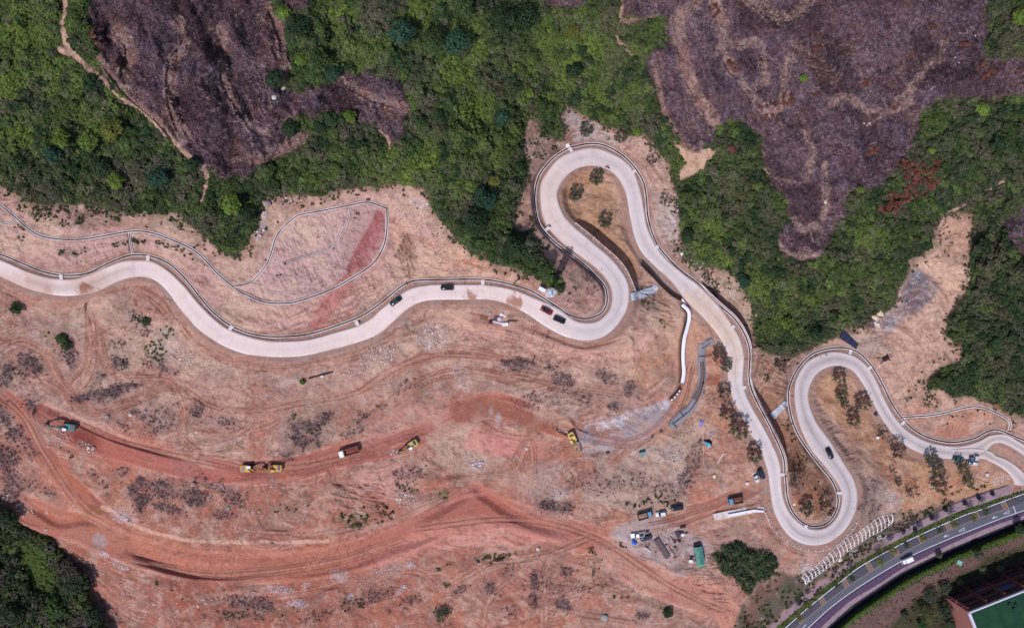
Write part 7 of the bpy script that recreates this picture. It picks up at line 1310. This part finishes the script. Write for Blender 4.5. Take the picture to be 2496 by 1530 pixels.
linepoly([(1956, 1529), (1965, 1521)], 1.3); linepoly([(2470, 1232), (2476, 1249)], 1.6)
# ---------------------------------------------------------------- building in the south-east corner
zb = zat(2310, 1460)-.3; P0 = Vector(W(2302, 1453, zb)); u_ = (Vector(W(2496, 1376, zb))-P0).normalized(); v__ = Vector((u_.y, -u_.x, 0)); BH = 17.0
bl = empty('building', P0, math.atan2(u_.y, u_.x)); tag(bl, 'red brown building with a green flat roof in the bottom right corner', 'building')
# local frame: x along the long facade, y = -depth
LX, LY = 62.0, 34.0; m_terra = M('terracotta_wall', (160, 104, 98), .85, .08, 1.5); m_ter2 = M('dark_red_frame', (104, 62, 62), .85, .1, 1.5); m_turf = M('turf_roof', (24, 58, 42), .95, .22, .6, dirt=(30, 70, 44), dsc=.25); m_bg = M('blue_panel', (44, 84, 160), .3, .05, 1); m_wg = M('facade_glass', (24, 26, 36), .15, .05, 1, spec=.6)
mb = MB(); mb.box((LX/2, -LY/2, BH/2-.7), (LX, LY, BH-1.4+1.0)); mb.build('wall', m_terra, bl)
mb = MB(); mb.box((LX/2, -LY/2, BH-.35), (LX-.5, LY-.5, .3)); rf = mb.build('roof', m_turf, bl)
for c_, d_ in (((LX/2, -.22, BH-.12), (LX+.3, .55, .9)), ((.12, -LY/2, BH-.12), (.9, LY-.7, .9))): mb = MB(); mb.box(c_, d_); mb.build('parapet', M('parapet_white', (196, 194, 214), .7, .05, 1), bl)
for x, y in ((15.5, -2.6), (17.6, -3.6), (16.4, -4.9)): mb = MB(); mb.box((x, y, BH+.1), (1.0, .9, .7), bev=.1); mb.build('roof_vent', M('vent_dark', (16, 34, 34), .7, .1, 2), rf)
mb = MB(); mb.box((8.5, .55, BH*.55), (.01, .01, .01)); 
for i in range(8):
    x0_ = 1.2+i*7.6
    for f_ in range(4):
        z0_ = .7+f_*4.05; mb = MB(); mb.box((x0_+3.4, .05, z0_+1.5), (6.4, .12, 2.9)); w_ = mb.build('window', m_bg if (i, f_) in ((1, 1), (2, 2), (4, 1), (5, 3)) else m_wg, bl)
        mb = MB(); mb.box((x0_+3.4, .14, z0_+1.5), (6.4, .08, .12)); 
        for q in (-2.1, 0, 2.1): mb.box((x0_+3.4+q, .145, z0_+1.5), (.1, .07, 2.9))
        mb.build('frame', M('frame_grey', (100, 90, 96), .6, .05, 2), w_)
for i in range(9): mb = MB(); mb.box((.9+i*7.6, .6, BH/2-.7), (.7, 1.2, BH-1.2)); mb.build('column', m_ter2, bl)
for z_ in (4.3, 8.4, 12.4): mb = MB(); mb.box((LX/2, .75 if z_ == 8.4 else .3, z_), (LX, 1.6 if z_ == 8.4 else .6, .6)); mb.build('floor_beam', m_ter2, bl)
